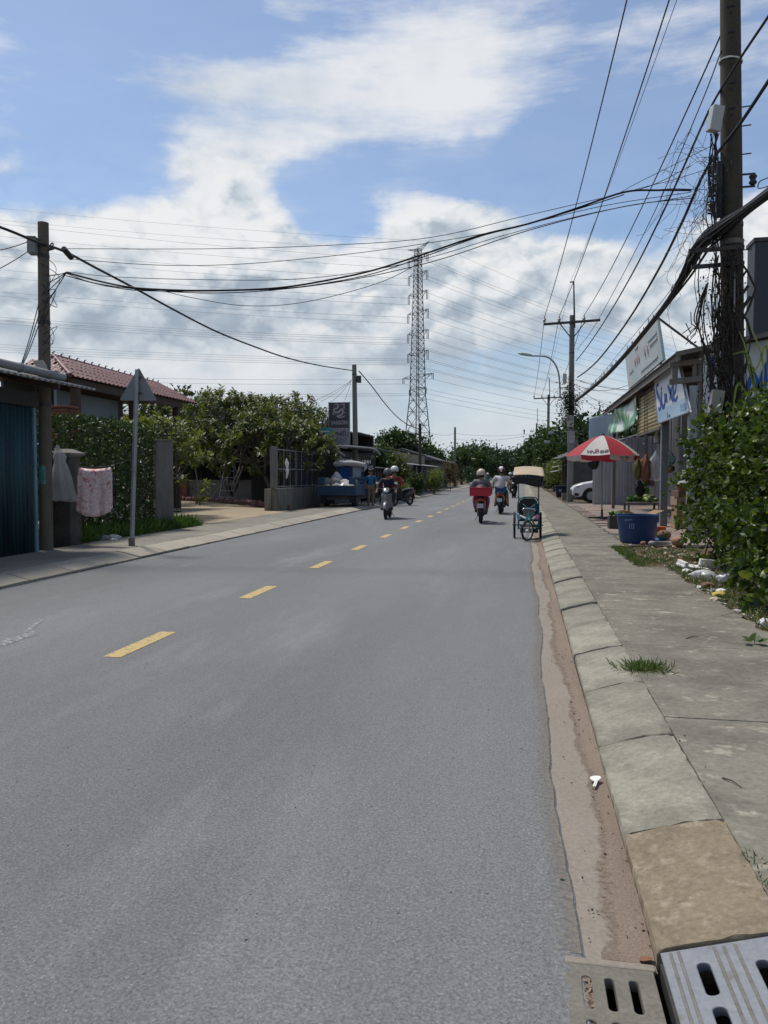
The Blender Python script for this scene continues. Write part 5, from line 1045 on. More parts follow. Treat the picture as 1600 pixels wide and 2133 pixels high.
bag('black_bag', yp(1237, 978, 30.5), .42, .3, .62, film('black_bag_film', (.02, .02, .022), .95), 'black plastic bag hanging under the umbrella edge', 33)
ob_ = MB(); oc = Vector((2.98, 17.6, .126)); ob_.lathe([(0, 0), (.09, 0), (.11, .24), (.12, .25), (.10, .24), (.08, .01)], oc, 14, cap=False); T(ob_.build('orange_bucket', pm('orange_plastic', (.42, .10, .03), fine=.08), smooth=True), 'small orange bucket beside the blue tub', 'bucket')
# coconut husks, rubbish
husk = pm('coconut_husk', (.26, .13, .06), (.18, .10, .055), s=10, fine=.25, rough=.9, bump=.4); husk2 = pm('pink_husk', (.36, .18, .12), (.24, .13, .08), s=10, fine=.25, rough=.9, bump=.4)
for u, v, r, m, lab in [(1315, 1128, .10, husk, 'brown coconut husk nearest the pavement'), (1327, 1132, .07, husk2, 'small pinkish husk in front of the tub'), (1355, 1123, .15, husk, 'large round coconut husk beside the tub'), (1383, 1127, .15, pm('shaggy_husk', (.14, .09, .05), fine=.3), 'shaggy dark husk between two coconut husks'), (1412, 1139, .13, husk2, 'pinkish coconut husk nearest the bush'), (1358, 1138, .07, pm('grey_husk', (.26, .25, .22), fine=.2), 'grey husk piece below the large husk'), (1340, 1137, .06, husk, 'broken husk scrap in the weeds')]:
    p = gp(u, v, .1); fruit(p+Vector((0, 0, r*.8)), r, m, lab, .8, 'coconut_husk', 'husk', 'husks dumped by the tub')
q = MB(); p = gp(1372, 1128, .1); q.lathe([(0, .02), (.16, .02), (.2, .05), (.14, .03), (0, .03)], p, 14, cap=False); T(q.build('plastic_dish', pm('bright_blue', (.02, .16, .42), fine=.05), smooth=True), 'bright blue plastic dish behind the coconut husks', 'dish')
foam = pm('foam', (.66, .66, .62), fine=.08, rough=.8)
fo = thing('foam_tray', gp(1455, 1187, .1), 'broken white foam tray lying in the rubbish', 'tray'); p = gp(1450, 1188, .1)
q = MB(); q.box(p+Vector((-.02, .1, .04)), (.42, .26, .03), rot(.1, .12, .3)); q.build('base', foam, fo, bevel=.006)
q = MB(); q.box(p+Vector((.26, .2, .08)), (.38, .05, .12), rot(.2, .1, .25)); q.build('side', foam, fo, bevel=.006); q = MB(); q.box(p+Vector((-.18, .05, .08)), (.05, .25, .10), rot(.1, .1, .3)); q.build('side', foam, fo, bevel=.006)
for i, (u, v, w, h, m, lab) in enumerate([(1467, 1208, .30, .14, wf, 'crumpled white plastic bag below the foam tray'), (1512, 1218, .20, .17, wf, 'round white plastic bag against the bush'), (1430, 1196, .14, .08, foam, 'torn white scrap left of the crumpled bag'), (1500, 1247, .16, .09, pm('yellow_scrap', (.42, .33, .08), fine=.15), 'yellow wrapper in the rubbish'), (1490, 1256, .12, .07, pm('beige_scrap', (.42, .36, .27), fine=.15), 'beige scrap beside the yellow wrapper'), (1503, 1236, .13, .06, foam, 'pale scrap above the yellow wrapper'), (1591, 1307, .09, .09, foam, 'white ball of paper at the right edge'), (1535, 1277, .10, .04, wf, 'thin clear wrapper near the pavement edge'), (1545, 1262, .12, .05, pm('grey_scrap', (.3, .3, .29), fine=.15), 'grey scrap under the bush'), (1420, 1160, .12, .06, wf, 'small pale bag in the weeds beside the bush'), (1475, 1225, .16, .08, pm('brown_scrap', (.16, .09, .05), fine=.2), 'brown scrap below the crumpled bag')]):
    p = gp(u, v, .09); bag('litter', p, w, w*.8, h, m, lab, 50+i, 'rubbish along the right pavement', neck=.5)
sp_ = thing('plastic_scoop', gp(1240, 1632, .0), 'white plastic scoop lying in the red sand', 'scoop'); p = gp(1241, 1627, 0)+Vector((0, 0, .006))
q = MB(); q.prism([(-.012, -.018), (.012, -.018), (.030, .010), (.022, .028), (0, .034), (-.022, .028), (-.028, .010)], p, (1, .1, .1), (0, 1, .1), .006); q.build('bowl', white_p, sp_, bevel=.002)
q = MB(); q.bar(p+Vector((-.002, -.018, .002)), p+Vector((-.018, -.085, .0)), .008, .004); q.bar(p+Vector((.006, -.018, .002)), p+Vector((-.010, -.085, .0)), .005, .004); q.build('handle', white_p, sp_)
# twigs and small leaves
rr = random.Random(31)
dl = pm('dead_leaf', (.20, .085, .045), (.14, .07, .04), s=20, fine=.2, rough=.8)
for (u, v, z, L, a, lab) in [(1335, 2005, -.008, .05, .5, 'curled brown leaf beside the kerb drain cover'), (1165, 1830, .002, .02, .2, 'tiny dark leaf on the asphalt edge')]:
    p = gp(u, v, z); lb = LB(); lb.leaf(np.array(p)+np.array([0, 0, .006]), (math.cos(a), math.sin(a), .05), L, 'heart', .3); o = lb.build('dead_leaf', dl, stuff=False); T(o, lab, 'leaf')
for (u, v, u2, v2, z, lab) in [(1210, 1330, 1232, 1318, .05, 'thin twig lying across a kerb stone'), (1430, 1330, 1455, 1325, .125, 'thin twig lying on the pavement'), (1505, 1620, 1545, 1640, .125, 'short twig on the near pavement')]:
    a, b = gp(u, v, z), gp(u2, v2, z); q = MB(); q.path([a, a.lerp(b, .5)+Vector((0, .01, .006)), b], [.004, .003, .002], 5); T(q.build('twig', bark_d), lab, 'twig')
q = MB()
for _ in range(230):
    y = 2.5+12*rr.random()**1.6; x = rr.choice([rr.uniform(.2, .41), rr.gauss(.40, .02), rr.gauss(.82, .03), rr.uniform(.2, .41)]); z = (-.006 if x < .42 else .122); s_ = rr.uniform(.002, .007)
    if .42 < x < .79: continue
    q.box((x, y, z+s_*.3), (s_, s_*rr.uniform(.8, 2), s_*.7), rot(rr.random()*3, rr.random()*3, rr.random()*3))
T(q.build('grit', pm('grit', (.07, .055, .045), (.22, .18, .14), s=90, fine=.2, rough=.95)), 'loose grit and pebbles in the gutter and pavement joint', None, None, 'stuff')
# ---------------- white car nosing out beyond the end wall
cw = pm('white_car_paint', (.62, .63, .65), fine=.02, rough=.25, bump=0, spec=.6)
car = thing('white_car', (4.4, 40.2, .12), 'white car nosing out beside the grey corrugated wall', 'car'); cx, cy, cz = 2.40, 39.3, .12   # nose at cx, facing -X ; near side at cy
prof = [(0.02, .42), (0.0, .60), (.04, .74), (.16, .86), (.55, 1.00), (1.10, 1.10), (1.55, 1.62), (2.0, 1.70), (3.4, 1.68), (4.0, 1.15), (4.45, 1.02), (4.5, .5), (4.3, .28)]
arch = lambda c, r: [(c+r*math.cos(t), .34+r*math.sin(t)) for t in [PI*i/10 for i in range(11)]]
low = [(4.0, .26)]+[p for p in arch(3.55, .41) if p[1] > .26]+[p for p in arch(.92, .41) if p[1] > .26]+[(.25, .28)]
poly = prof+low
body = MB(); body.prism([(p[0], p[1]) for p in poly], (cx, cy+1.78, cz), (1, 0, 0), (0, 0, 1), 1.78); body.build('body', cw, car, bevel=.07, smooth=True)
for c in (.92, 3.55):
    for yy, s_ in ((cy+.02, 1), (cy+1.56, 1)):
        q = MB(); q.lathe([(.20, 0), (.34, .0), (.36, .04), (.36, .16), (.34, .2), (.2, .2)], (cx+c, yy, cz+.36), 24, 'Y', cap=True); w_ = q.build('wheel', rubber, car, smooth=True)
        q = MB(); q.lathe([(0, -.012), (.06, -.014), (.21, -.006), (.21, .02)], (cx+c, yy, cz+.36), 16, 'Y', cap=False); q.build('rim', steel, w_, smooth=True)
for yy in (cy+.0, cy+1.30): q = MB(); q.prism([(.05, .72), (.36, .80), (.46, .90), (.20, .86)], (cx, yy+.45, cz), (1, 0, 0), (0, 0, 1), .47); q.build('headlight', pm('lamp_glass', (.40, .44, .48), fine=0, rough=.1, bump=0, spec=.8), car, bevel=.02)
q = MB(); q.bx(cx-.03, cx+.10, cy+.35, cy+1.45, cz+.48, cz+.66); q.build('grille', black, car, bevel=.02); q = MB(); q.prism([(.12, .36), (.30, .34), (.36, .46), (.14, .52)], (cx, cy+.36, cz), (1, 0, 0), (0, 0, 1), .38); q.build('fog_lamp_trim', black, car)
q = MB(); q.prism([(1.28, 1.12), (1.62, 1.55), (3.3, 1.58), (3.75, 1.14)], (cx, cy+1.8, cz), (1, 0, 0), (0, 0, 1), 1.82); q.build('side_windows', glass('car_glass'), car)
q = MB(); q.bx(cx+.2, cx+4.2, cy+.1, cy+1.7, cz+.22, cz+.4); q.build('underbody', black, car)
# ---------------- buildings, gates and bin further along the right
gh = thing('gate_house', (3.6, 50, .1), 'dark shabby frontage with narrow doors beyond the white car', 'building')
q = MB(); q.bx(2.95, 8, 46.5, 46.7, .1, 3.0); q.bx(2.95, 3.1, 46.7, 60, .1, 3.1); q.bx(2.9, 8, 60, 60.2, .1, 3.1); q.build('wall', pm('sooty_wall', (.10, .095, .095), (.06, .055, .055), s=2, fine=.2), gh)
for k in range(3): q = MB(); q.bx(2.90, 2.94, 47.4+3.6*k, 49.2+3.6*k, .12, 2.3); q.build('door', dark_in, gh)
for k in range(4): q = MB(); q.bx(2.78, 2.94, 46.6+3.6*k, 46.85+3.6*k, .1, 2.5); q.build('door_pillar', pm('brown_stone', (.12, .085, .07), (.08, .06, .05), s=12, fine=.3), gh)
for k in range(5): corr_sheet((2.2, 46.2+2.8*k, 2.55+.05*k), (0, 1, 0), (-1, 0, -.3), 2.84, -5.5, .14, .02).build('roof_sheet', fibro, gh, smooth='all', solid=.006)
q = MB(); q.bx(2.6, 3.1, 45.9, 45.98, 2.6, 3.6); q.build('side_board', grey_rib, gh)
for k, (y, z, w) in enumerate([(52, 2.2, 1.0), (55, 2.55, .8), (58, 1.9, .9), (49, 2.9, .7)]): q = MB(); q.grid(lambda a, b: (2.9-w*a, y+2.4*b, z-.18*a+.05*b), 2, 3); q.build('canopy_flap', fibro, gh, solid=.02)
bi = thing('blue_bin', (2.45, 49.5, .12), 'dark blue plastic bin on the right pavement by the shabby frontage', 'bin')
q = MB(); q.loft([[Vector((2.45+sx_*w, 49.5+sy_*w*.8, z)) for sx_, sy_ in ((-1, -1), (1, -1), (1, 1), (-1, 1))] for w, z in ((.38, .12), (.46, .72), (.50, .74), (.5, .8))]); q.build('body', pm('bin_blue', (.01, .02, .05), fine=.1, rough=.5), bi, bevel=.04)
q = MB(); q.box((2.45, 49.5, .83), (1.0, .82, .05)); q.build('lid', pm('bin_blue', (.01, .02, .05)), bi, bevel=.02); q = MB(); q.box((2.28, 49.11, .55), (.16, .02, .16), rot(.13)); q.build('label_plate', pm('pale_notice', (.35, .37, .40)), bi)
dx = crate((2.35, 43.2, .125), (.5, .6, .4), timber, 'low grey box on the pavement in front of the white car')

q = MB(); rr = random.Random(45)
for _ in range(260): s_ = rr.uniform(.002, .007); y = 2.2+16*rr.random()**1.4; q.box((rr.uniform(-.75*y, .12), y, s_*.3), (s_, s_*rr.uniform(.8, 2), s_*.6), rot(rr.random()*3, rr.random()*3, rr.random()*3))
T(q.build('road_grit', pm('pale_grit', (.34, .33, .31), (.10, .09, .08), s=60, fine=.2, rough=.95)), 'tiny stones and crumbs scattered on the asphalt', None, None, 'stuff')
q = MB()
for _ in range(150):
    y = 7.2+6.5*rr.random(); x = 2.16+.55*rr.random()**1.3; s_ = rr.uniform(.015, .055); q.m = rr.randrange(4); q.box((x, y, .09+s_*.3), (s_, s_*rr.uniform(.5, 1.8), s_*rr.uniform(.1, .6)), rot(rr.gauss(0, .5), rr.gauss(0, .5), rr.random()*3))
for _ in range(150):
    y = 13.2+3.2*rr.random(); x = 1.95+1.0*rr.random(); s_ = rr.uniform(.015, .06); q.m = rr.choice([1, 1, 1, 2, 3]); q.box((x, y, .09+s_*.3), (s_, s_*rr.uniform(.5, 1.8), s_*rr.uniform(.2, .7)), rot(rr.gauss(0, .5), rr.gauss(0, .5), rr.random()*3))
T(q.build('rubbish_scraps', [foam, pm('brown_scrap', (.16, .09, .05)), pm('beige_scrap', (.42, .36, .27)), pm('grey_scrap', (.3, .3, .29))]), 'small scraps and leaf bits strewn along the right pavement edge', None, None, 'stuff')
q = MB()
for _ in range(70):
    y = 7.3+8*rr.random(); x = 2.15+.8*rr.random(); a = rr.random()*6; L_ = rr.uniform(.1, .4); q.path([(x, y, .10), (x+math.cos(a)*L_*.5, y+math.sin(a)*L_*.5, .12+rr.uniform(0, .05)), (x+math.cos(a)*L_, y+math.sin(a)*L_, .10)], [.004, .003, .002], 4)
T(q.build('dry_twigs', bark), 'dry twigs lying among the rubbish by the bush', None, None, 'stuff')
# ================================================================== PEOPLE AND VEHICLES
sk_m = pm('skin', (.30, .17, .11), (.26, .14, .09), s=9, fine=.05, rough=.6, bump=0)
hair_m = pm('black_hair', (.010, .009, .009), fine=.2, rough=.5)
def cloth(name, c, c2=None): return pm(name, c, c2 or tuple(k*.75 for k in c), s=6, fine=.12, fs=60, rough=.9, bump=.15, bd=.02)
def figure(label, loc, rz, J, shirt, pants, head='hair', hcol=None, sleeves='short', legs='long', bulk=1.0, shoe=black, face=True, vis=None):
    root = thing('person', loc, label, 'person', None, rz)
    g = {k: Vector(v) for k, v in J.items()}
    def pair(k): return [g[k+'L'], g[k+'R']] if k+'L' in g else [Vector((-g[k].x, g[k].y, g[k].z)), Vector(g[k])]
    sh, el, wr, hp, kn, an, to = [pair(k) for k in ('sh', 'el', 'wr', 'hp', 'kn', 'an', 'to')]
    pv, ws, ch, nb, nk, h0, h1 = [g[k] for k in ('pv', 'ws', 'ch', 'nb', 'nk', 'h0', 'h1')]; B = bulk
    V = [pv, ws, ch, nb, nk, h0, h1]; R = [.135*B, .12*B, .125*B, .065, .05, .085, .088]; E = [(0, 1), (1, 2), (2, 3), (3, 4), (4, 5), (5, 6)]
    ext = MB()
    for i in (0, 1):
        hd = wr[i]+(wr[i]-el[i]).normalized()*.08; b = len(V)
        V += [sh[i], el[i], wr[i], hd]; R += [.055*B, .042*B, .030, .036]; E += [(3, b), (b, b+1), (b+1, b+2), (b+2, b+3)]
        b = len(V); V += [hp[i], kn[i], an[i], to[i]]; R += [.095*B, .062*B, .042, .038]; E += [(0, b), (b, b+1), (b+1, b+2), (b+2, b+3)]
        d = (hd-wr[i]).normalized(); sd = Vector((1 if i else -1, 0, 0)); sd = (sd-d*sd.dot(d)).normalized(); dn = d.cross(sd) * (1 if i else -1); dn = dn if dn.z < 0 else -dn
        for k, L in enumerate((.062, .075, .078, .070, .055)):       # fingers curl down, thumb leaves the inner side
            if k == 0: a = hd-sd*.02-d*.03; q_ = [a, a-sd*.03+d*.03, a-sd*.025+d*.05+dn*.02]
            else: a = hd+sd*(.032-.016*k)+d*.02; q_ = [a, a+d*L*.5+dn*.008, a+d*L*.72+dn*.03, a+d*L*.6+dn*.05]
            ext.path(q_, [.010]*(len(q_)-1)+[.007], 5)
    f = (h1-h0); fw = g.get('face', Vector((0, 1, 0))).normalized(); hc = h0.lerp(h1, .55); side = fw.cross(Vector((0, 0, 1)))
    ext.path([hc+fw*.085+Vector((0, 0, .01)), hc+fw*.112-Vector((0, 0, .025))], [.010, .016], 6)
    for s_ in (-1, 1): ext.box(hc+side*s_*.09-Vector((0, 0, .01)), (.03, .035, .06))
    skin('body', V, E, R, sk_m, root, 2, ext)
    # shirt
    V2 = [pv+Vector((0, 0, .02)), ws, ch, nb]; R2 = [.162*B, .160*B, .178*B, .115*B]; E2 = [(0, 1), (1, 2), (2, 3)]
    for i in (0, 1):
        b = len(V2); e = sh[i].lerp(el[i], .75) if sleeves == 'short' else el[i]
        V2 += [sh[i], e]; R2 += [.092*B, .072*B if sleeves == 'short' else .058*B]; E2 += [(3, b), (b, b+1)]
        if sleeves == 'long': V2.append(wr[i].lerp(el[i], .06)); R2.append(.043); E2.append((b+1, b+2))
    skin('shirt', V2, E2, R2, shirt, root, 2)
    V3 = [pv]; R3 = [.158*B]; E3 = []
    for i in (0, 1):
        b = len(V3)
        if legs == 'long': V3 += [hp[i], kn[i], an[i]+Vector((0, 0, .03))]; R3 += [.115*B, .088*B, .075]; E3 += [(0, b), (b, b+1), (b+1, b+2)]
        else: V3 += [hp[i], hp[i].lerp(kn[i], .8)]; R3 += [.118*B, .098*B]; E3 += [(0, b), (b, b+1)]
        q = MB(); d = (to[i]-an[i]); d.z = 0; d = d.normalized(); c = an[i].lerp(to[i], .5); q.loft([[c+d*t+Vector((0, 0, 1)).cross(d)*w*math.cos(a)+Vector((0, 0, (hh*math.sin(a) if math.sin(a) > 0 else .03*math.sin(a)) - .012)) for a in [2*PI*k/10 for k in range(10)]] for t, w, hh in ((-.13, .025, .04), (-.08, .042, .06), (.04, .046, .04), (.11, .035, .025), (.135, .012, .01))]); q.build('shoe', shoe, root, smooth=True, local=True)
    skin('trousers' if legs == 'long' else 'shorts', V3, E3, R3, pants, root, 2)
    if face:
        for s_ in (-1, 1): q = MB(); q.lathe([(0, -.012), (.012, 0), (0, .012)], hc+fw*.083+side*s_*.034+Vector((0, 0, .018)), 6, cap=False); q.build('eye', black, root, local=True)
        q = MB(); q.bar(hc+fw*.086-side*.022-Vector((0, 0, .055)), hc+fw*.086+side*.022-Vector((0, 0, .055)), .01, .008); q.build('mouth', pm('lips', (.22, .08, .07), fine=0), root, local=True)
    c = hc+Vector((0, 0, .02))
    if head == 'helmet':
        q = MB(); R_ = .142; prof = [(R_*.98, -.06), (R_, -.01)]+[(R_*math.cos(t), R_*1.0*math.sin(t)) for t in [PI/2*i/7 for i in range(8)]]; q.lathe(prof, c+Vector((0, 0, .03))-fw*.01, 20, cap=False)
        for fi, ff_ in enumerate(q.F):
            if len(hcol) > 1:
                cx_ = sum((Vector(q.V[i]) for i in ff_), Vector())/len(ff_)-c
                if abs(cx_.dot(side)) > .06: q.M[fi] = 1
        hm = q.build('helmet', list(hcol), root, smooth='all', local=True)
        q = MB(); q.grid(lambda a, b: c+(fw*math.cos((a-.5)*1.8)+side*math.sin((a-.5)*1.8))*(.138+.06*b)+Vector((0, 0, .03-.012*b)), 8, 2); q.build('visor', black, hm, local=True)
        q = MB(); q.path(spline([c+side*.125-Vector((0, 0, .02)), c+fw*.03-Vector((0, 0, .15)), c-side*.125-Vector((0, 0, .02))], 5), .008, 4); q.build('chin_strap', black, hm, local=True)
        q = MB(); q.lathe([(.095, -.10), (.105, -.03), (.10, .02)], c-fw*.03, 14, cap=False); q.build('hair', hair_m, root, local=True)
    else:
        q = MB(); q.lathe([(.098, -.03), (.108, .02), (.104, .06), (.08, .10), (.04, .118), (0, .122)], c-fw*.018, 18, cap=False); q.build('hair', hair_m, root, smooth='all', local=True)
    return root
def ride(s=1.0, lean=0.0, grip=(.33, .46, 1.0), foot=(.17, .30, .34), seat=.77, y0=-.18, arms=None):
    J = dict(pv=(0, y0, seat+.10), ws=(0, y0+.02+lean*.3, seat+.28), ch=(0, y0+.05+lean*.7, seat+.46), nb=(0, y0+.07+lean, seat+.60), nk=(0, y0+.09+lean, seat+.67), h0=(0, y0+.115+lean, seat+.74), h1=(0, y0+.125+lean, seat+.84),
             sh=(.185, y0+.06+lean, seat+.575), el=(.31, y0+.20+lean, seat+.34), wr=(grip[0], grip[1]-.09, grip[2]), hp=(.10, y0+.02, seat+.08), kn=(.19, y0+.44, seat-.02), an=(foot[0], foot[1]-.09, foot[2]+.03), to=(foot[0], foot[1]+.08, foot[2]))
    if arms: J.update(arms)
    return {k: tuple(c*s for c in v) if k != 'face' else v for k, v in J.items()}
def wheel(root, y, r, w, rim_m=steel_d, name='wheel', x=0.0, spokes=6, rz=0.0, tyre=rubber, z=None):
    z = r if z is None else z; M = Matrix.Rotation(rz, 3, 'Z'); c = Vector((x, y, z)); q = MB(); n = 24; k_ = 8; vs = []
    for i in range(n):
        a = 2*PI*i/n
        for j in range(k_): b = 2*PI*j/k_; rr_ = r-w*.5+w*.5*math.cos(b); vs.append(c+M @ Vector((w*.5*math.sin(b), rr_*math.cos(a), rr_*math.sin(a))))
    q.add(vs, [(i*k_+j, i*k_+(j+1) % k_, ((i+1) % n)*k_+(j+1) % k_, ((i+1) % n)*k_+j) for i in range(n) for j in range(k_)]); t = q.build(name, tyre, root, smooth='all', local=True)
    q = MB(); ri = r-w*.95; vs = []
    q.path([c+M @ Vector((0, ri*math.cos(2*PI*i/24), ri*math.sin(2*PI*i/24))) for i in range(24)], w*.18, 5, closed=True); q.build('rim', rim_m, t, smooth='all', local=True)
    q = MB()
    for i in range(spokes): a = 2*PI*i/spokes; q.tube(c, c+M @ Vector((0, ri*math.cos(a), ri*math.sin(a))), max(.003, w*.08 if spokes < 9 else .003), n=4)
    q.path([c-M @ Vector((w*.6, 0, 0)), c+M @ Vector((w*.6, 0, 0))], r*.13, 10); q.build('hub', rim_m, t, local=True); return t
def ring(y, zc, hw, hh, n=14, p=2.4, x=0.0):
    out = []
    for k in range(n): a = 2*PI*k/n; c, s_ = math.cos(a), math.sin(a); out.append(Vector((x+hw*math.copysign(abs(c)**(2/p), c), y, zc+hh*math.copysign(abs(s_)**(2/p), s_))))
    return out
plate_m = pm('number_plate', (.50, .50, .48), (.30, .30, .30), s=30, lo=.5, hi=.56, fine=.05, rough=.5)
lamp_r = pm('red_lamp', (.40, .012, .012), fine=0, rough=.15, bump=0, spec=.7); lamp_w = pm('clear_lamp', (.65, .66, .66), fine=0, rough=.1, bump=0, spec=.8); lamp_o = pm('amber_lamp', (.45, .14, .01), fine=0, rough=.2, bump=0)
def scooter(label, loc, rz, paint, kind='scooter', group='motorbikes on the road', shield=None, rack=False):
    root = thing('motorbike', loc, label, 'motorbike', group, rz); sm = shield or paint
    wheel(root, .63, .29, .10); wheel(root, -.62, .28, .115)
    B = lambda q, n, m, **k: q.build(n, m, root, local=True, **k)
    q = MB(); q.loft([ring(-.92, .78, .04, .03), ring(-.86, .76, .10, .075), ring(-.65, .70, .155, .11), ring(-.40, .62, .165, .16), ring(-.16, .52, .15, .17), ring(-.02, .38, .11, .10)]); B(q, 'rear_body', paint, smooth=True)
    q = MB(); q.loft([ring(-.80, .83, .10, .02), ring(-.60, .825, .145, .045), ring(-.30, .79, .14, .05), ring(-.08, .76, .10, .045), ring(.02, .73, .06, .03)]); B(q, 'seat', black, smooth=True)
    q = MB(); q.loft([ring(-.10, .30, .13, .05), ring(.28, .29, .13, .045), ring(.40, .32, .10, .05)]); B(q, 'floorboard', black, smooth=True)
    q = MB()
    q.grid(lambda a, b: Vector(((a-.5)*2*(.20+.04*math.sin(PI*b)-.05*b), .36+.10*b+.06*math.cos((a-.5)*PI)-.10*abs(a-.5)*2*(a != .5), .30+.58*b)), 8, 8); B(q, 'leg_shield', sm, smooth='all', solid=.03)
    q = MB(); q.loft([ring(.42, .60, .06, .22), ring(.50, .68, .085, .20), ring(.56, .72, .06, .14), ring(.59, .74, .02, .05)]); B(q, 'front_cowl', sm, smooth=True)
    q = MB(); q.loft([ring(.30, 1.0, .06, .05), ring(.40, 1.01, .13, .07), ring(.50, .98, .12, .08), ring(.56, .95, .05, .05)]); B(q, 'handlebar_cover', sm, smooth=True)
    q = MB(); q.loft([ring(.53, .97, .085, .045), ring(.575, .955, .06, .03)]); B(q, 'headlight', lamp_w, smooth=True)
    q = MB(); q.path(spline([(-.36, .34, 1.03), (-.22, .38, 1.04), (0, .42, 1.0), (.22, .38, 1.04), (.36, .34, 1.03)], 4), .014, 6); B(q, 'handlebar', steel_d, smooth='all')
    for s_ in (-1, 1):
        q = MB(); q.path([(s_*.25, .37, 1.04), (s_*.30, .38, 1.20)], .006, 5); m_ = B(q, 'mirror', black); q = MB(); q.loft([ring(.375, 1.235, .055, .04, x=s_*.32), ring(.40, 1.235, .05, .035, x=s_*.32)]); q.build('mirror_glass', chrome if True else black, m_, local=True)
        q = MB(); q.path([(s_*.055, .63, .29), (s_*.055, .47, .75)], .02, 6); B(q, 'fork', steel)
        q = MB(); q.lathe([(0, -.02), (.035, 0), (0, .02)], (s_*.135, -.86, .70), 8, 'Y', cap=False); B(q, 'indicator', lamp_o)
    q = MB(); q.grid(lambda a, b: Vector(((b-.5)*.13, .63+.335*math.cos(.25+a*2.2), .29+.335*math.sin(.25+a*2.2)-.03*abs(b-.5)*2)), 12, 4); B(q, 'front_fender', sm, smooth='all', solid=.006)
    q = MB(); q.grid(lambda a, b: Vector(((b-.5)*.14, -.62-.36*math.cos(.15+a*1.2), .28+.36*math.sin(.15+a*1.2))), 8, 3); B(q, 'rear_fender', black, smooth='all', solid=.006)
    q = MB(); q.loft([ring(-.93, .745, .09, .03), ring(-.90, .745, .10, .04)]); B(q, 'tail_light', lamp_r, smooth=True)
    q = MB(); q.box((0, -.965, .56), (.19, .008, .14), rot(-.25)); B(q, 'number_plate', plate_m, bevel=.004)
    q = MB(); q.bar((0, -.93, .66), (0, -.96, .50), .05, .02); B(q, 'plate_bracket', black)
    q = MB(); q.path(spline([(.12, -.15, .30), (.16, -.45, .30), (.17, -.85, .38)], 4), [.02, .02, .025, .03, .045, .05, .05, .05, .045], 8); B(q, 'exhaust', steel_d, smooth=True)
    q = MB(); q.loft([ring(-.45, .30, .10, .10), ring(-.20, .30, .13, .12), ring(-.02, .30, .09, .08)]); B(q, 'engine', steel_d, smooth=True)
    q = MB(); q.bar((-.10, -.25, .22), (-.19, -.33, .06), .015); B(q, 'stand', steel_d)
    if rack: q = MB(); q.path([(-.13, -.6, .86), (-.13, -.92, .87), (.13, -.92, .87), (.13, -.6, .86)], .012, 6); B(q, 'rack', chrome)
    return root
pk_b = pm('dark_red_bike', (.10, .012, .015), fine=.05, rough=.3); bk_b = pm('black_bike', (.014, .014, .016), fine=.05, rough=.25); gy_b = pm('silver_bike', (.20, .205, .21), fine=.05, rough=.3, metal=.3)
grey_c = cloth('grey_shirt', (.17, .16, .17)); pink_c = pm('pink_print_trousers', (.30, .07, .16), (.16, .05, .14), s=9, fine=.15, fs=50, rough=.9); white_c = cloth('white_shirt', (.52, .50, .50), (.46, .45, .46)); blue_sh = cloth('blue_shorts', (.03, .07, .16)); navy_c = cloth('navy_shirt', (.015, .018, .035)); red_c = pm('red_check_shirt', (.34, .03, .03), (.10, .02, .02), s=14, fine=.1, rough=.9); teal_c = cloth('bright_blue_shirt', (.015, .13, .26)); dk_c = cloth('dark_trousers', (.02, .02, .028)); olive_c = cloth('khaki_trousers', (.20, .15, .09))
cream_h = pm('cream_helmet', (.50, .45, .36), (.44, .39, .31), s=4, fine=.05, rough=.35); red_h = pm('maroon_helmet', (.13, .015, .015), fine=.05, rough=.3); wht_h = pm('white_helmet', (.60, .60, .60), fine=.03, rough=.3); gry_h = pm('grey_helmet', (.10, .105, .12), fine=.05, rough=.35)
p1 = (-1.32, 24.75, 0); scooter('dark red scooter carrying a red basket, ridden away from the viewer', p1, .03, pk_b, rack=True)
figure('rider in grey top, pink trousers and cream helmet on the dark red scooter', p1, .03, ride(.97, .03, y0=-.30), grey_c, pink_c, 'helmet', [cream_h], 'long', 'long', 1.24)
rb = thing('red_basket', Vector(p1)+Vector((.02, -.80, .86)), 'red plastic basket tied on the rear rack of the scooter', 'basket', None, .03)
rb_m = pm('red_plastic', (.42, .014, .03), fine=.06, rough=.45)
for nm, c, d in [('floor', (0, 0, .01), (.60, .36, .02)), ('side', (-.315, 0, .13), (.025, .40, .25)), ('side', (.315, 0, .13), (.025, .40, .25)), ('front', (0, .19, .13), (.605, .02, .25)), ('back', (0, -.19, .13), (.605, .02, .25)), ('rim', (0, -.205, .255), (.67, .03, .03))]: q = MB(); q.box(c, d); q.build(nm, rb_m, rb, local=True, bevel=.006)
bag_loc = Vector(p1)+Vector((.0, -.80, .89)); bag('plastic_bag', bag_loc, .5, .3, .26, pm('red_goods', (.35, .02, .04), (.45, .25, .24), s=7, fine=.1), 'red and pale goods heaped in the red basket', 71)
p2 = (-.84, 30.5, 0); scooter('black motorbike with a red tail light ridden by the man in white', p2, -.04, bk_b)
figure('man in white T-shirt, blue shorts and maroon-white helmet on a black motorbike', p2, -.04, ride(1.06, .02, foot=(.24, .20, .28)), white_c, blue_sh, 'helmet', [wht_h, red_h], 'short', 'short', 1.12)
p3 = (-4.62, 26.25, 0); scooter('silver-fronted motorbike carrying two people towards the viewer', p3, PI+.06, bk_b, shield=gy_b)
figure('driver in dark jacket and grey helmet riding towards the viewer', p3, PI+.06, ride(1.0, .06, y0=-.12), navy_c, dk_c, 'helmet', [gry_h], 'long', 'long', 1.0)
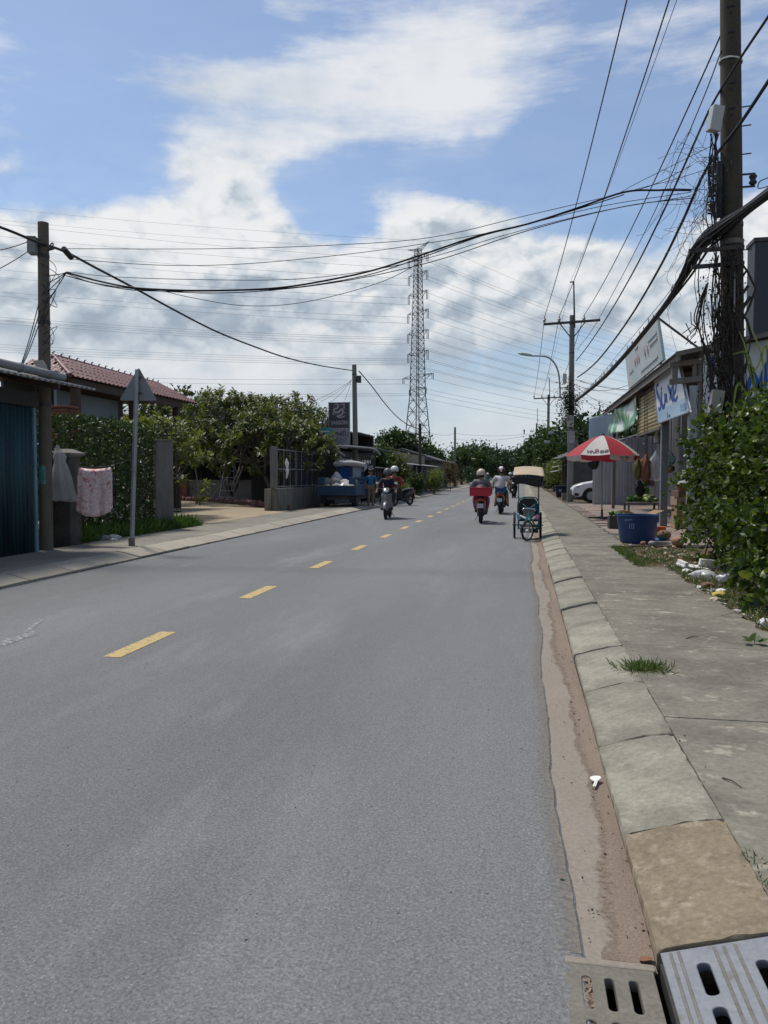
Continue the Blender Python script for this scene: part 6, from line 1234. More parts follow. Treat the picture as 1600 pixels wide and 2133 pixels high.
figure('passenger in red checked shirt and white helmet behind the driver', (p3[0], p3[1], .02), PI+.06, ride(1.02, .0, y0=-.55, arms=dict(shL=(-.35, -.52, 1.36), shR=(.04, -.48, 1.36), elL=(-.46, -.34, 1.14), elR=(.16, -.30, 1.14), wrL=(-.30, -.16, 1.05), wrR=(.15, -.14, 1.05), nb=(-.16, -.50, 1.40), nk=(-.17, -.48, 1.46), h0=(-.18, -.46, 1.54), h1=(-.18, -.45, 1.64), ch=(-.12, -.52, 1.24), ws=(-.06, -.54, 1.06))), red_c, dk_c, 'helmet', [wht_h], 'long', 'long', 1.0)
ST = dict(pv=(0, 0, .93), ws=(0, .0, 1.10), ch=(0, .01, 1.27), nb=(0, -.01, 1.42), nk=(0, 0, 1.48), h0=(0, .02, 1.56), h1=(0, .025, 1.66), shL=(-.19, 0, 1.39), shR=(.19, 0, 1.39), elL=(-.27, .02, 1.12), elR=(.26, .04, 1.12), wrL=(-.30, .10, .90), wrR=(.26, .20, .96), hp=(.10, 0, .90), knL=(-.10, .04, .50), knR=(.11, .10, .50), anL=(-.10, -.02, .09), anR=(.12, .03, .09), toL=(-.11, .13, .04), toR=(.13, .18, .04))
figure('person in bright blue T-shirt standing beside the cargo tricycle', (yp(772, 1000, 35.0).x, 35.0, .085), PI+.4, {k: tuple(c*.97 for c in v) for k, v in ST.items()}, teal_c, olive_c, 'hair', None, 'short', 'long', 1.0)
scooter('dark motorbike parked near the left kerb behind the two riders', (yp(838, 1040, 37.5).x, 37.5, 0), PI-.5, bk_b)
def far_rider(u, Y, rz, paint, shirt, helm, lab_b, lab_p, s=1.0):
    x = yp(u, 1000, Y).x; scooter(lab_b, (x, Y, 0), rz, paint); figure(lab_p, (x, Y, 0), rz, ride(s, .03), shirt, dk_c, 'helmet', [helm], 'long', 'long', 1.0)
far_rider(1016, 78, PI, pm('green_bike', (.02, .16, .13), fine=.05, rough=.3), cloth('teal_jacket', (.03, .16, .15)), wht_h, 'teal scooter coming from far down the road', 'far rider in teal jacket and white helmet on the teal scooter')
far_rider(1071, 52, PI-.1, bk_b, navy_c, gry_h, 'black motorbike approaching behind the canopied tricycle', 'rider in dark clothes approaching behind the canopied tricycle')
far_rider(1063, 66, PI, gy_b, white_c, wht_h, 'silver scooter approaching far behind the man in white', 'far rider in white top approaching behind the man in white')
# ---------------- canopied hand tricycle
teal_p = pm('teal_frame_paint', (.015, .15, .14), (.012, .11, .105), s=6, fine=.1, rough=.4); blk_v = pm('black_vinyl', (.012, .012, .014), fine=.15, rough=.5); tan_c = pm('tan_tarp', (.42, .34, .24), (.34, .27, .19), s=5, fine=.1, rough=.85)
tr = thing('canopied_tricycle', (.07, 18.2, 0), 'teal tricycle with a tan canopy parked at the right kerb', 'tricycle')
Lx, Rx, Yw = -.235, .365, .42     # local: side wheels at y=Yw
wheel(tr, Yw, .315, .05, steel, x=Lx-.03, spokes=18); wheel(tr, Yw, .315, .05, steel, x=Rx-.02, spokes=18)
wheel(tr, -.42, .235, .05, pm('white_rim', (.6, .6, .57), fine=.05, rough=.4), x=.035, spokes=18, rz=-.62, name='steering_wheel', tyre=rubber)
def bt(q, n, m, **k): return q.build(n, m, tr, local=True, **k)
M_ = Matrix.Rotation(-.62, 3, 'Z'); c_ = Vector((.035, -.42, .235))
q = MB(); q.path([c_+M_ @ Vector((0, .212*math.cos(2*PI*i/28), .212*math.sin(2*PI*i/28))) for i in range(28)], .013, 6, closed=True); bt(q, 'white_wall', pm('white_rim', (.6, .6, .57)))
for s_ in (-1, 1): q = MB(); q.path(spline([c_+M_ @ Vector((s_*.05, 0, 0)), c_+M_ @ Vector((s_*.055, .02, .2)), c_+M_ @ Vector((s_*.035, .05, .29)), c_+M_ @ Vector((0, .06, .32))], 5), .013, 6); bt(q, 'fork_blade', teal_p, smooth='all')
hd_ = c_+M_ @ Vector((0, .06, .32)); q = MB(); q.path([hd_-Vector((0, 0, .02)), hd_+Vector((0, .05, .12))], .02, 8); bt(q, 'head_tube', teal_p)
q = MB(); q.path(spline([hd_+Vector((-.14, .12, .28)), hd_+Vector((0, .06, .20)), hd_+Vector((.14, .12, .28))], 5), .008, 6); bt(q, 'steering_bar', teal_p, smooth='all')
for s_ in (-1, 1):
    x = Lx+.06 if s_ < 0 else Rx-.07
    q = MB(); q.path([hd_+Vector((0, .02, .05)), (x*.8+.02, .05, .24), (x, Yw, .26)], .018, 7); bt(q, 'lower_tube', teal_p, smooth='all')
    q = MB(); q.path(spline([(x, .05, .24), (x, .02, .50), (x, .06, .60), (x, .75, .62)], 4), .016, 7); bt(q, 'side_tube', teal_p, smooth='all')
    q = MB(); q.path([(x, .75, .20), (x, .78, 1.55)], .010, 6); bt(q, 'canopy_post', steel_d)
    q = MB(); q.path([(x, .12, .5), (x, .10, 1.40)], .008, 6); bt(q, 'canopy_post', steel_d)
    q = MB(); q.bx(min(x, x+.02), max(x, x+.02)+.004, .06, .72, .28, .56); bt(q, 'side_panel', teal_p)
q = MB(); q.path([(Lx-.08, Yw, .315), (Rx+.05, Yw, .315)], .014, 7); bt(q, 'axle', steel_d)
q = MB(); q.bx(Lx+.07, Rx-.08, .10, .66, .42, .50); bt(q, 'seat', blk_v, bevel=.03)
q = MB(); q.prism([(-.235+.065, .50), (.285, .50), (.285, .80), (.255, .90), (.18, .945), (-.06, .945), (-.14, .90), (-.17, .80)], (0, .74, 0), (1, 0, 0), (0, 0, 1), .05); bt(q, 'backrest', blk_v, bevel=.015)
q = MB(); q.path(spline([(-.19, .68, .50), (-.19, .68, .80), (-.15, .68, .92), (-.06, .68, .965), (.18, .68, .965), (.27, .68, .92), (.305, .68, .80), (.305, .68, .50)], 4), .017, 7); bt(q, 'backrest_rim', teal_p, smooth='all')
q = MB(); q.prism([(.10, .62), (.27, .60), (.27, .86), (.22, .90)], (0, .672, 0), (1, 0, 0), (0, 0, 1), .008); bt(q, 'blue_patch', pm('blue_vinyl', (.02, .08, .16), fine=.1))
q = MB(); q.box((.07, .02, .60), (.27, .03, .17), rot(-.15)); bt(q, 'front_box', pm('grey_board', (.13, .13, .12), fine=.1), bevel=.008)
q = MB(); q.path(spline([(-.07, -.02, .68), (-.05, -.03, .725), (.18, -.03, .715), (.20, -.02, .67)], 5), .017, 7); bt(q, 'grab_bar', chrome, smooth='all')
q = MB(); q.path(spline([(-.14, 0, .56), (0, -.06, .50), (.14, -.05, .48), (.22, -.02, .54)], 5), [.02]*4+[.028]*12, 6); bt(q, 'towel', white_p, smooth='all')
q = MB(); q.box((.255, -.01, .53), (.10, .06, .12), rot(.2, .3, .2)); bt(q, 'pink_cloth', pm('pink_cloth', (.55, .22, .30), fine=.1), bevel=.03); q = MB(); q.box((-.17, -.01, .53), (.08, .06, .16), rot(.1, -.3, .2)); bt(q, 'blue_cloth', pm('light_blue_cloth', (.15, .38, .45), fine=.1), bevel=.03)
q = MB(); q.box((.08, .16, .20), (.42, .14, .10)); q.box((.10, .30, .30), (.46, .30, .04)); bt(q, 'footboard', black, bevel=.01)
ctop = [(-.30, -.02, 1.50), (.42, -.05, 1.47), (.40, .95, 1.68), (-.28, .95, 1.69)]
q = MB(); q.grid(lambda a, b: (Vector(ctop[0]).lerp(Vector(ctop[1]), a)).lerp(Vector(ctop[3]).lerp(Vector(ctop[2]), a), b)+Vector((0, 0, .03*math.sin(PI*a)-.015*math.sin(2*PI*b*2)*math.sin(PI*a))), 12, 10); bt(q, 'canopy', tan_c, smooth='all', solid=.012)
q = MB(); q.grid(lambda a, b: Vector((-.27+.66*a, -.03+.06*b, 1.49-.03*a-.21*b+.03*math.sin(6*a)*b)), 10, 4); bt(q, 'front_flap', blk_v, smooth='all', solid=.006)
q = MB(); q.grid(lambda a, b: Vector((.405-.05*b, -.04+.9*a, 1.46+.2*a-.22*b*(1-.5*a))), 6, 3); bt(q, 'side_flap', pm('grey_tarp', (.16, .17, .18), fine=.1), smooth='all', solid=.006)
q = MB(); q.grid(lambda a, b: Vector((.41+.10*a, .05+.2*a+.10*b, 1.47-.08*a-.02*b)), 3, 2); bt(q, 'tarp_corner', tan_c, solid=.005)
# ---------------- blue cargo tricycle with sacks
trk_b = pm('faded_truck_blue', (.014, .05, .105), (.02, .06, .10), s=3, fine=.15, rough=.5, c3=(.05, .05, .055), s3=5, lo3=.66, hi3=.74)
tk = thing('cargo_tricycle', (-7.95, 33.8, .12), 'small blue three-wheeled cargo truck loaded with sacks on the left pavement', 'truck'); tx0, tx1 = -8.80, -7.12
def kb(q, n, m, par=None, **k): return q.build(n, m, par or tk, **k)
q = MB(); q.bx(tx0+.06, tx1-.06, 32.55, 35.0, .62, .70); kb(q, 'cargo_floor', trk_b)
q = MB(); q.bx(tx0, tx1, 32.50, 32.56, .62, 1.02)
tg = kb(q, 'tailgate', trk_b, bevel=.012)
for z in (.70, .80, .90): q = MB(); q.bx(tx0+.05, tx1-.05, 32.475, 32.499, z, z+.04); kb(q, 'pressed_rib', trk_b, tg)
q = MB(); q.bx(tx0-.01, tx1+.01, 32.47, 32.56, 1.021, 1.06); kb(q, 'tailgate_edge', pm('worn_wood_edge', (.16, .14, .12), fine=.2), tg)
for x in (tx0, tx1-.05):
    q = MB(); q.bx(x, x+.05, 32.57, 35.0, .62, 1.1); s_ = kb(q, 'side_board', trk_b, bevel=.01)
    for z in (1.22, 1.38): q = MB(); q.bar((x+.025, 32.55, z), (x+.025, 35.0, z), .035); kb(q, 'side_rail', trk_b)
    for y in (32.55, 33.4, 34.2, 34.97): q = MB(); q.bar((x+.025, y, 1.0), (x+.025, y, 1.42), .04); kb(q, 'rail_post', trk_b)
    xx = x-.0 if x == tx0 else x
    q = MB(); q.bx(tx0 if x == tx0 else tx1-.30, tx0+.30 if x == tx0 else tx1, 32.46, 32.53, 1.10, 1.42); kb(q, 'corner_panel', trk_b, bevel=.01)
for x in (tx0+.20, tx1-.20):
    q = MB(); q.lathe([(.14, -.1), (.25, -.1), (.28, -.06), (.28, .06), (.25, .1), (.14, .1)], (x, 33.2, .40), 24, 'X', cap=True); w_ = kb(q, 'wheel', rubber, smooth=True)
    q = MB(); q.lathe([(0, -.104), (.13, -.1), (.13, .1), (0, .104)], (x, 33.2, .40), 14, 'X', cap=False); kb(q, 'rim', steel_d, w_)
    q = MB(); q.bx(x-.12, x+.12, 32.58, 32.6, .30, .60); kb(q, 'mud_flap', rubber)
q = MB(); q.lathe([(.14, -.06), (.25, -.06), (.28, 0), (.25, .06), (.14, .06)], (-7.96, 36.0, .40), 24, 'X', cap=True); w_ = kb(q, 'wheel', rubber, smooth=True); q = MB(); q.lathe([(0, -.07), (.13, -.05), (.13, .05), (0, .07)], (-7.96, 36.0, .40), 14, 'X', cap=False); kb(q, 'rim', steel_d, w_)
q = MB(); q.bx(tx0+.2, tx1-.2, 32.7, 35.8, .42, .60); kb(q, 'chassis', steel_d)
q = MB(); q.bx(-8.62, -7.30, 35.1, 35.16, .7, 1.55); kb(q, 'cab_back', trk_b); q = MB(); q.bx(-8.55, -7.35, 35.17, 36.2, .65, 1.15); kb(q, 'cab_body', trk_b, bevel=.05)
for x in (-8.60, -7.90, -7.34): q = MB(); q.bar((x, 35.12, 1.5), (x, 35.12, 2.0), .05); kb(q, 'cab_post', trk_b)
q = MB(); q.bx(-7.84, -7.44, 35.08, 35.10, 1.42, 1.95); kb(q, 'pale_sheet', pm('pale_notice', (.35, .37, .40)))
q = MB(); q.bx(-8.5, -7.95, 35.08, 35.10, 1.30, 1.90); kb(q, 'blue_drum_back', pm('drum_blue', (.01, .06, .22), fine=.1))
q = MB(); q.grid(lambda a, b: Vector((-8.66+1.40*a, 34.95+1.2*b, 1.98+.09*math.sin(PI*min(1, b*1.1))+.05*math.sin(7*a)*math.sin(4*b))), 10, 6); q.path(spline([(-8.70, 34.95, 1.99), (-8.3, 34.9, 2.05), (-7.7, 34.92, 2.04), (-7.22, 34.95, 1.96)], 4), [.09, .12, .13, .14, .13, .12, .13, .14, .13, .12, .12, .10, .07], 8); kb(q, 'rolled_cover', pm('off_white_tarp', (.42, .41, .39), (.33, .32, .30), s=5, fine=.1), smooth='all')
q = MB(); q.box((-7.42, 35.6, 1.85), (.22, .6, .35), rot(.2, .4, .1)); kb(q, 'cover_fold', pm('off_white_tarp', (.42, .41, .39)), bevel=.08)
rr = random.Random(8); sack_ms = [pm('white_sack', (.46, .45, .42), (.36, .35, .33), s=8, fine=.12, rough=.8), pm('grey_sack', (.20, .20, .19), (.14, .14, .13), s=8, fine=.15), wf]
sk_lab = ['white sack at the left of the truck bed', 'grey sack heaped in the truck bed', 'bulging white bag near the tailgate', 'pale bag in the middle of the truck bed', 'small white bag at the right of the truck bed', 'grey bundle at the left rail of the truck', 'large white sack at the back of the truck bed', 'dull sack by the right rail of the truck', 'white bag leaning on the cab back']
for i, (x, y, z, w, h) in enumerate([(-8.5, 32.85, .71, .5, .42), (-8.3, 33.4, .8, .55, .62), (-8.05, 32.8, .71, .52, .45), (-7.8, 33.1, .74, .5, .44), (-7.45, 32.85, .71, .42, .42), (-8.6, 33.3, .9, .42, .5), (-7.95, 33.9, .71, .7, .62), (-7.45, 33.6, .71, .5, .66), (-8.45, 34.4, .71, .5, .95)]): bag('sack', (x, y, z), w, w*.8, h, sack_ms[(1 if i in (1, 5, 7) else (2 if i in (3, 8) else 0))], sk_lab[i], 90+i, 'sacks in the cargo tricycle', neck=.4)
# ================================================================== VEGETATION
rr = random.Random(77)
# --- large bush at the right, its nearest 300 leaves as single pieces
bu = thing('leafy_bush', (3.0, 10.2, .08), 'big leafy green bush overgrowing the right pavement edge', 'bush')
BL = [((3.25, 13.3, 1.1), (.72, .9, 1.0)), ((3.45, 12.9, 1.9), (.85, .8, .72)), ((3.15, 12.2, .75), (.55, .9, .7)), ((3.35, 11.7, 1.5), (.7, .9, .85)), ((3.65, 11.3, 2.1), (.8, .9, .62)), ((3.1, 10.9, .95), (.6, .9, .85)), ((3.0, 9.8, .75), (.5, .9, .65)), ((3.35, 9.9, 1.6), (.75, .9, .85)), ((2.72, 8.7, .42), (.42, .8, .42)), ((3.9, 10.3, 2.2), (.9, 1.1, .62)), ((4.2, 11.5, 1.7), (1.1, 2.0, 1.1)), ((3.6, 8.9, 1.05), (.85, .9, 1.0)), ((4.3, 9.2, 1.8), (.9, 1.2, .9)), ((3.2, 8.1, .55), (.55, .7, .5)), ((4.3, 13.4, 1.5), (.9, .9, 1.2)), ((3.8, 8.0, .8), (.7, .7, .7))]
lb = LB(); cand = []
for c, r in BL:
    k = int(75*(r[0]*r[1]+r[1]*r[2]+r[0]*r[2]))
    for _ in range(k):
        d = rdir(rr, .15); f_ = rr.uniform(.70, 1.10); p0 = np.array(c)+d*np.array(r)*f_; nrm = d/np.array(r); nrm /= np.linalg.norm(nrm); ax = nrm*.6+rdir(rr, .2)*.8; ax /= np.linalg.norm(ax); base_sz = rr.uniform(.038, .10); ls_ = rr.uniform(.14, .36)
        for j in range(rr.randint(9, 20)):
            p = p0+ax*ls_*rr.uniform(-.6, 1.0)+rdir(rr)*rr.uniform(.01, .07)
            if p[2] < .08 or p[0] < 2.2: continue
            L = nrm*.35+ax*.25+rdir(rr, -.15)*.9; sz = base_sz*rr.uniform(.55, 1.35); roll = rr.uniform(-1.5, 1.5)
            inside = any(np.sum(((p-np.array(c2))/np.array(r2))**2) < .8 for c2, r2 in BL)
            cand.append((p, L, sz, roll, inside))
near = sorted([i for i, q in enumerate(cand) if not q[4] and q[0][0] < 3.9 and q[2] > .07], key=lambda i: cand[i][0][1]-cand[i][2]*20+rr.random()*2)[:300]; ns_ = set(near)
for i, (p, L, sz, roll, ins) in enumerate(cand):
    if i not in ns_: lb.leaf(p, L, sz, 'heart', roll)
for c, r in BL:      # deep inner leaves close the gaps
    for _ in range(int(260*(r[0]*r[1]+r[1]*r[2]))): p = np.array(c)+rdir(rr)*np.array(r)*rr.uniform(.2, .72); lb.leaf(p, rdir(rr), .14, 'heart', rr.uniform(0, 6))
lb.build('foliage', lf_bush, bu)
lb = LB()
for _ in range(260):
    c, r = rr.choice(BL); d = rdir(rr); p = np.array(c)+d*np.array(r)*rr.uniform(.8, 1.08)
    if p[2] > .1 and p[0] > 2.2: lb.leaf(p, rdir(rr, -.6), rr.uniform(.03, .08), 'heart', rr.uniform(0, 6))
lb.build('withered_leaves', leafmat('withered_leaf', (.16, .13, .03), (.20, .12, .05), trans=.3), bu)
v_, f_ = LS['heart']; lme = bpy.data.meshes.new('leaf'); lme.from_pydata(v_.tolist(), [], f_); lme.update(); lme.materials.append(lf_bush)
for i in near:
    p, L, sz, roll, _ = cand[i]; o = link('leaf', lme, None, bu); M = Matrix(frame(L, roll).tolist()).to_4x4() @ Matrix.Scale(sz*1.1, 4); M.translation = Vector(p)-bu.location; o.matrix_local = M
q = MB()
for c, r in BL:
    for _ in range(7):
        a = Vector((c[0]+rr.uniform(-.3, .3), c[1]+rr.uniform(-.4, .4), .05)); b = Vector(np.array(c)+rdir(rr, .4)*np.array(r)*.95); q.path(spline([a, a.lerp(b, .5)+Vector((rr.uniform(-.2, .2), rr.uniform(-.2, .2), .25)), b], 4), [.012-.001*i for i in range(9)], 5)
q.build('stems', bark_d, bu)
# reeds beside the pole
rd = thing('tall_reed', gp(1590, 1290, .1)+Vector((.6, 1.6, 0)), 'tall pale reed blades leaning over the bush by the pole', 'reed'); base = Vector((3.02, 9.2, 1.6))
for st_ in [[(1575, 830), (1562, 770), (1552, 720), (1540, 690)], [(1580, 840), (1570, 780), (1556, 735), (1526, 738)], [(1590, 800), (1590, 760), (1580, 720), (1560, 670)], [(1600, 790), (1596, 720), (1580, 760), (1562, 785)], [(1570, 840), (1540, 800), (1530, 830), (1527, 880)], [(1605, 800), (1600, 740), (1610, 690)], [(1585, 850), (1560, 830), (1545, 860), (1540, 890)]]:
    pts = spline([yp(u, v, 11.2) for u, v in st_], 6); n = len(pts); q = MB(); q.ribbon(pts, [.035*math.sin(PI*(.12+.86*i/n))**.6 for i in range(n)], (.5, -.8, .3)); q.build('blade', lf_pale, rd)
q = MB(); q.path(spline([(3.75, 11.25, .1), (3.75, 11.2, 1.6), yp(1572, 800, 11.2), yp(1558, 745, 11.2)], 4), [.014-.0008*i for i in range(13)], 6); q.build('stalk', lf_pale, rd)
# --- weeds and grass
lb = LB(); rr = random.Random(5)
def patch(r):
    while True:
        x, y = 1.72+1.5*r.random(), 12.1+3.4*r.random()
        if math.sin(x*7.1+y*2.3)+math.sin(y*5.3-x*3.1+1) > rr.uniform(-.4, 1.2): return x, y
grass(lb, patch, 2400, .10, rr, .085, 1.1); grass(lb, lambda r: (2.15+.5*r.random(), 6.8+5.5*r.random()), 1300, .12, rr, .085, .8); grass(lb, lambda r: (1.70+.12*abs(r.gauss(0, 1)), 12.2+3.2*r.random()), 900, .10, rr, .10, .8)
T(lb.build('weeds_right', grass_m), 'low green weeds along the edge of the right pavement', None, None, 'stuff')
lb = LB(); grass(lb, lambda r: (2.2+.7*r.random()**1.5, 7.0+8*r.random()), 900, .14, rr, .085, 1.4)
T(lb.build('dry_stalks', straw_m), 'dry stalks scattered among the rubbish', None, None, 'stuff')
lb = LB(); grass(lb, lambda r: (-8.78-.9*r.random()**.8, 13.9+6.0*r.random()), 6500, .34, rr, .08, .45); grass(lb, lambda r: (-8.72-.1*abs(r.gauss(0, 1)), 16+4*r.random()), 1500, .18, rr, .10, .7)
T(lb.build('grass_left', leafmat('lush_grass', (.035, .08, .014), (.085, .15, .03), (.14, .17, .05), trans=.3)), 'lush grass growing at the foot of the hedge', None, None, 'stuff')
tf = thing('grass_tuft', gp(1345, 1405, .12), 'green grass tuft growing from the kerb joint', 'grass tuft'); lb = LB(); grass(lb, lambda r: (.855+.075*r.gauss(0, 1), 5.66+.06*r.gauss(0, 1)), 420, .085, rr, .118, .95); lb.build('blades', grass_m, tf)
lb = LB(); grass(lb, lambda r: (.82+.012*r.gauss(0, 1), 2.6+.35*r.random()), 90, .05, rr, .11, .9); grass(lb, lambda r: (.815+.01*r.gauss(0, 1), 5+5*r.random()), 120, .03, rr, .11, .9); T(lb.build('joint_moss', grass_m), 'tiny green shoots in the pavement joint', None, None, 'stuff')
sg_ = thing('seedling', gp(1570, 1345, .12), 'low broad-leaved seedling at the pavement edge near the right margin', 'plant')
for a, L, dz in ((2.4, .09, .5), (1.2, .10, .9), (.2, .09, .4), (3.2, .07, .3), (.7, .08, .2)):
    lb = LB(); p = np.array(gp(1572, 1345, .12)); lb.leaf(p+np.array([math.cos(a)*.03, math.sin(a)*.03, .03]), (math.cos(a), math.sin(a), dz), L, 'heart', rr.uniform(-.5, .5)); lb.build('leaf', lf_bush, sg_, stuff=False)
q = MB(); p = gp(1572, 1345, .1); q.path([p, p+Vector((0, 0, .05))], .004, 5); q.build('stem', grass_m, sg_)
# --- litter on the left
for i, (x, y, w, lab) in enumerate([(-8.86, 15.0, .30, 'clear plastic bag in the grass behind the sign post'), (-8.62, 15.1, .26, 'pale crumpled bag beside the clear bag in the grass'), (-8.68, 15.35, .18, 'small white scrap at the grass edge'), (-8.5, 14.9, .14, 'thin white wrapper on the left pavement edge')]): bag('litter', (x, y, .10), w, w*.8, w*.55, cf if i < 2 else wf, lab, 140+i, 'rubbish at the left grass edge', neck=.5)
# --- frangipani yard
frangipani((-15.6, 39.6, .1), 6.2, 1.0, 'tallest frangipani tree behind the step ladder', 3, tips_max=230)
frangipani((-12.4, 38.2, .1), 5.5, 1.05, 'frangipani tree between the ladder and the fence', 5, tips_max=230)
frangipani((-11.3, 34.4, .1), 4.3, 1.0, 'frangipani tree reaching over the fence to the banner', 8, tips_max=190)
frangipani((-17.6, 34.8, .1), 5.2, 1.1, 'frangipani tree beside the red-roofed house', 11, tips_max=240)
frangipani((-11.7, 22.6, .1), 3.0, 1.2, 'low bright frangipani tree behind the gate pillar', 14, tips_max=200, lmat=leafmat('bright_frangipani_leaf', (.060, .088, .014), (.125, .145, .028), (.17, .175, .045), trans=.35), ls=.30)
broad_tree('yard_tree', (-19.5, 44.5, .1), 6.6, 3.4, 'dense dark tree at the back of the left yard', 'trees on the left', lf_dark, 4200, .20, 2)
broad_tree('yard_tree', (-13.0, 44.0, .1), 6.0, 3.0, 'dark tree behind the middle frangipani', 'trees on the left', lf_dark, 3800, .20, 4)
broad_tree('garden_shrub', (-12.6, 21.4, .1), 3.1, 1.0, 'small leafy shrub under the red roof', 'shrubs on the left', lf_mid, 1400, .13, 6, trunk=.05)
# --- trees further along the left
for (u, Y, x_, h, r, lab, m, n, sz, sd_) in [(775, 49.5, None, 3.5, 1.25, 'leafy tree beside the utility pole behind the nail shop', lf_mid, 2600, .22, 21), (820, 50.5, None, 2.9, .75, 'slim pale tree in front of the dark house', lf_frang, 1400, .22, 22), (908, 84, -13.5, 6.6, 2.8, 'broad dark tree rising above the dark house', lf_dark, 3200, .36, 23),
        (938, 92, -11.5, 5.7, 2.4, 'feathery tree just right of the broad dark tree', lf_mid, 2400, .32, 24), (962, 112, None, 5.6, 3.0, 'bushy green tree along the left roadside', lf_mid, 2400, .38, 25), (985, 138, None, 7.0, 4.0, 'tree with layered flat crown far on the left', lf_dark, 2200, .45, 26), (1004, 150, None, 6.6, 3.6, 'dim green tree near the left end of the road', lf_dark, 2200, .45, 27),
        (1030, 190, None, 7.4, 5, 'rounded tree near the end of the road', lf_dark, 2200, .6, 28), (1052, 230, None, 8.8, 7, 'dark tree closing the end of the road', lf_dark, 2400, .7, 29), (1075, 250, None, 8.4, 7, 'last tree at the far right end of the road', lf_dark, 2400, .7, 30)]:
    x = yp(u, 1000, Y).x if x_ is None else x_; broad_tree('roadside_tree', (x, Y, .08), h, r, lab, 'trees on the left', m, n, sz, sd_, trunk=.2)
for (u, Y, h, r, lab, m, sd_) in [(905, 60, 1.8, .8, 'yellow-green shrub in front of the dark house', lf_pale, 41), (938, 73, 2.6, 1.1, 'brownish shrub by the far awning', leafmat('brown_leaf', (.06, .05, .02), (.10, .08, .03), trans=.25), 42), (868, 53.0, 1.5, .6, 'dark shrub before the weathered fence', lf_mid, 43), (832, 47, .8, .6, 'low weedy shrub by the bench', lf_pale, 44), (980, 100, 2.4, 1.2, 'dim shrub on the far left pavement', lf_dark, 45)]:
    broad_tree('roadside_shrub', (yp(u, 1000, Y).x, Y, .1), h, r, lab, 'shrubs on the left', m, 900, .12, sd_, trunk=.04, base=.2, squash=1.6)
# --- right side
for (u, Y, x_, h, r, lab, m, n, sz, sd_) in [(1225, 52, 7.6, 5.5, 2.6, 'dark tree rising behind the repair shop', lf_dark, 3000, .24, 51), (1180, 62, 5.6, 6.6, 2.8, 'tall dark tree behind the second cross-arm pole', lf_dark, 3600, .26, 52), (1130, 72, None, 6.6, 2.6, 'leaning green tree on the right roadside', lf_mid, 2600, .26, 53), (1112, 88, None, 6.4, 2.8, 'bushy tree overhanging the far right pavement', lf_dark, 2600, .34, 54), (1100, 120, None, 5.4, 2.8, 'far dim tree on the right roadside', lf_dark, 2000, .42, 55), (1160, 85, 7.5, 7.6, 3.6, 'high tree behind the far right frontage', lf_dark, 2400, .36, 56)]:
    x = yp(u, 1000, Y).x+1.2 if x_ is None else x_; broad_tree('roadside_tree', (x, Y, .08), h, r, lab, 'trees on the right', m, n, sz, sd_, trunk=.17)
for (x, Y, h, r, lab, m, sd_) in [(2.9, 64, 2.6, 1.3, 'pale green shrub at the far right pavement', lf_pale, 61), (2.6, 70, 1.6, 1.2, 'low shrub spilling onto the right pavement', lf_mid, 62), (3.3, 76, 3.4, 1.6, 'leafy shrub behind the pale shrub', lf_mid, 63), (2.8, 90, 2.4, 1.6, 'dim low shrub far along the right pavement', lf_mid, 64)]:
    broad_tree('roadside_shrub', (x, Y, .1), h, r, lab, 'shrubs on the right', m, 1200, .14, sd_, trunk=.04, base=.2, squash=1.6)
lb = LB(); rr = random.Random(99)
for k in range(90):
    x = -330+660*rr.random(); Y = 285+rr.uniform(0, 60); h = rr.uniform(5, 8); crown(lb, [(np.array([x, Y, h*.45]), np.array([rr.uniform(5, 9), 5, h*.55]))], 130, 1.3, rr)
T(lb.build('distant_wood', lf_dark), 'far band of dark woodland on the horizon', None, None, 'stuff')
# ================================================================== POWER POLES, CABLES, PYLON
PY = 13.6
def pax(z): return 3.40-(z-2.77)*.0265      # the big pole leans slightly towards the road
pb, pt = Vector((pax(.08), PY, .08)), Vector((pax(11.6), PY, 11.6)); p1r = pole('utility_pole', pb, pt, .195, .145, conc_d, 'big dark concrete utility pole hung with vines beside the bush', 'utility poles', (.478,), (6.9, 11.2, .40, (-.2, -1, 0)))
def pz(z): return Vector((pax(z), PY, z))
q = MB(); a = pz(8.2); q.path([a+Vector((-.172*math.cos(t), .172*math.sin(t), .025*math.cos(t))) for t in [2*PI*i/20 for i in range(20)]], .015, 5, closed=True); q.build('pale_strap', white_p, p1r)
q = MB(); a = pz(7.32); q.path(spline([a+Vector((-.15, -.06, .0)), a+Vector((-.34, -.15, .0)), a+Vector((-.39, -.15, .06)), a+Vector((-.31, -.15, .09))], 4), .015, 6); q.build('hook', steel_d, p1r)
q = MB(); q.box(yp(1490, 248, PY-.25), (.19, .15, .39), rot(.1, .12, .3)); q.build('telecom_box', pm('pale_grey_box', (.40, .42, .42), fine=.05, rough=.5), p1r, bevel=.015)
a = pz(6.1); q = MB(); q.bx(a.x-.25, a.x-.17, PY-.1, PY, 5.72, 6.60); q.build('rack_bar', steel_d, p1r)
for z in (5.87, 6.15, 6.47):
    q = MB(); q.lathe([(.04, -.065), (.065, -.04), (.04, 0), (.065, .04), (.04, .065)], (a.x-.33, PY-.1, z), 10); q.build('spool_insulator', pm('grey_porcelain', (.30, .30, .28), fine=.05, rough=.3), p1r, smooth=True)
    q = MB(); q.bar((a.x-.38, PY-.07, z-.09), (a.x-.17, PY-.04, z-.09), .026); q.bar((a.x-.38, PY-.07, z+.09), (a.x-.17, PY-.04, z+.09), .026); q.build('rack_arm', steel_d, p1r)
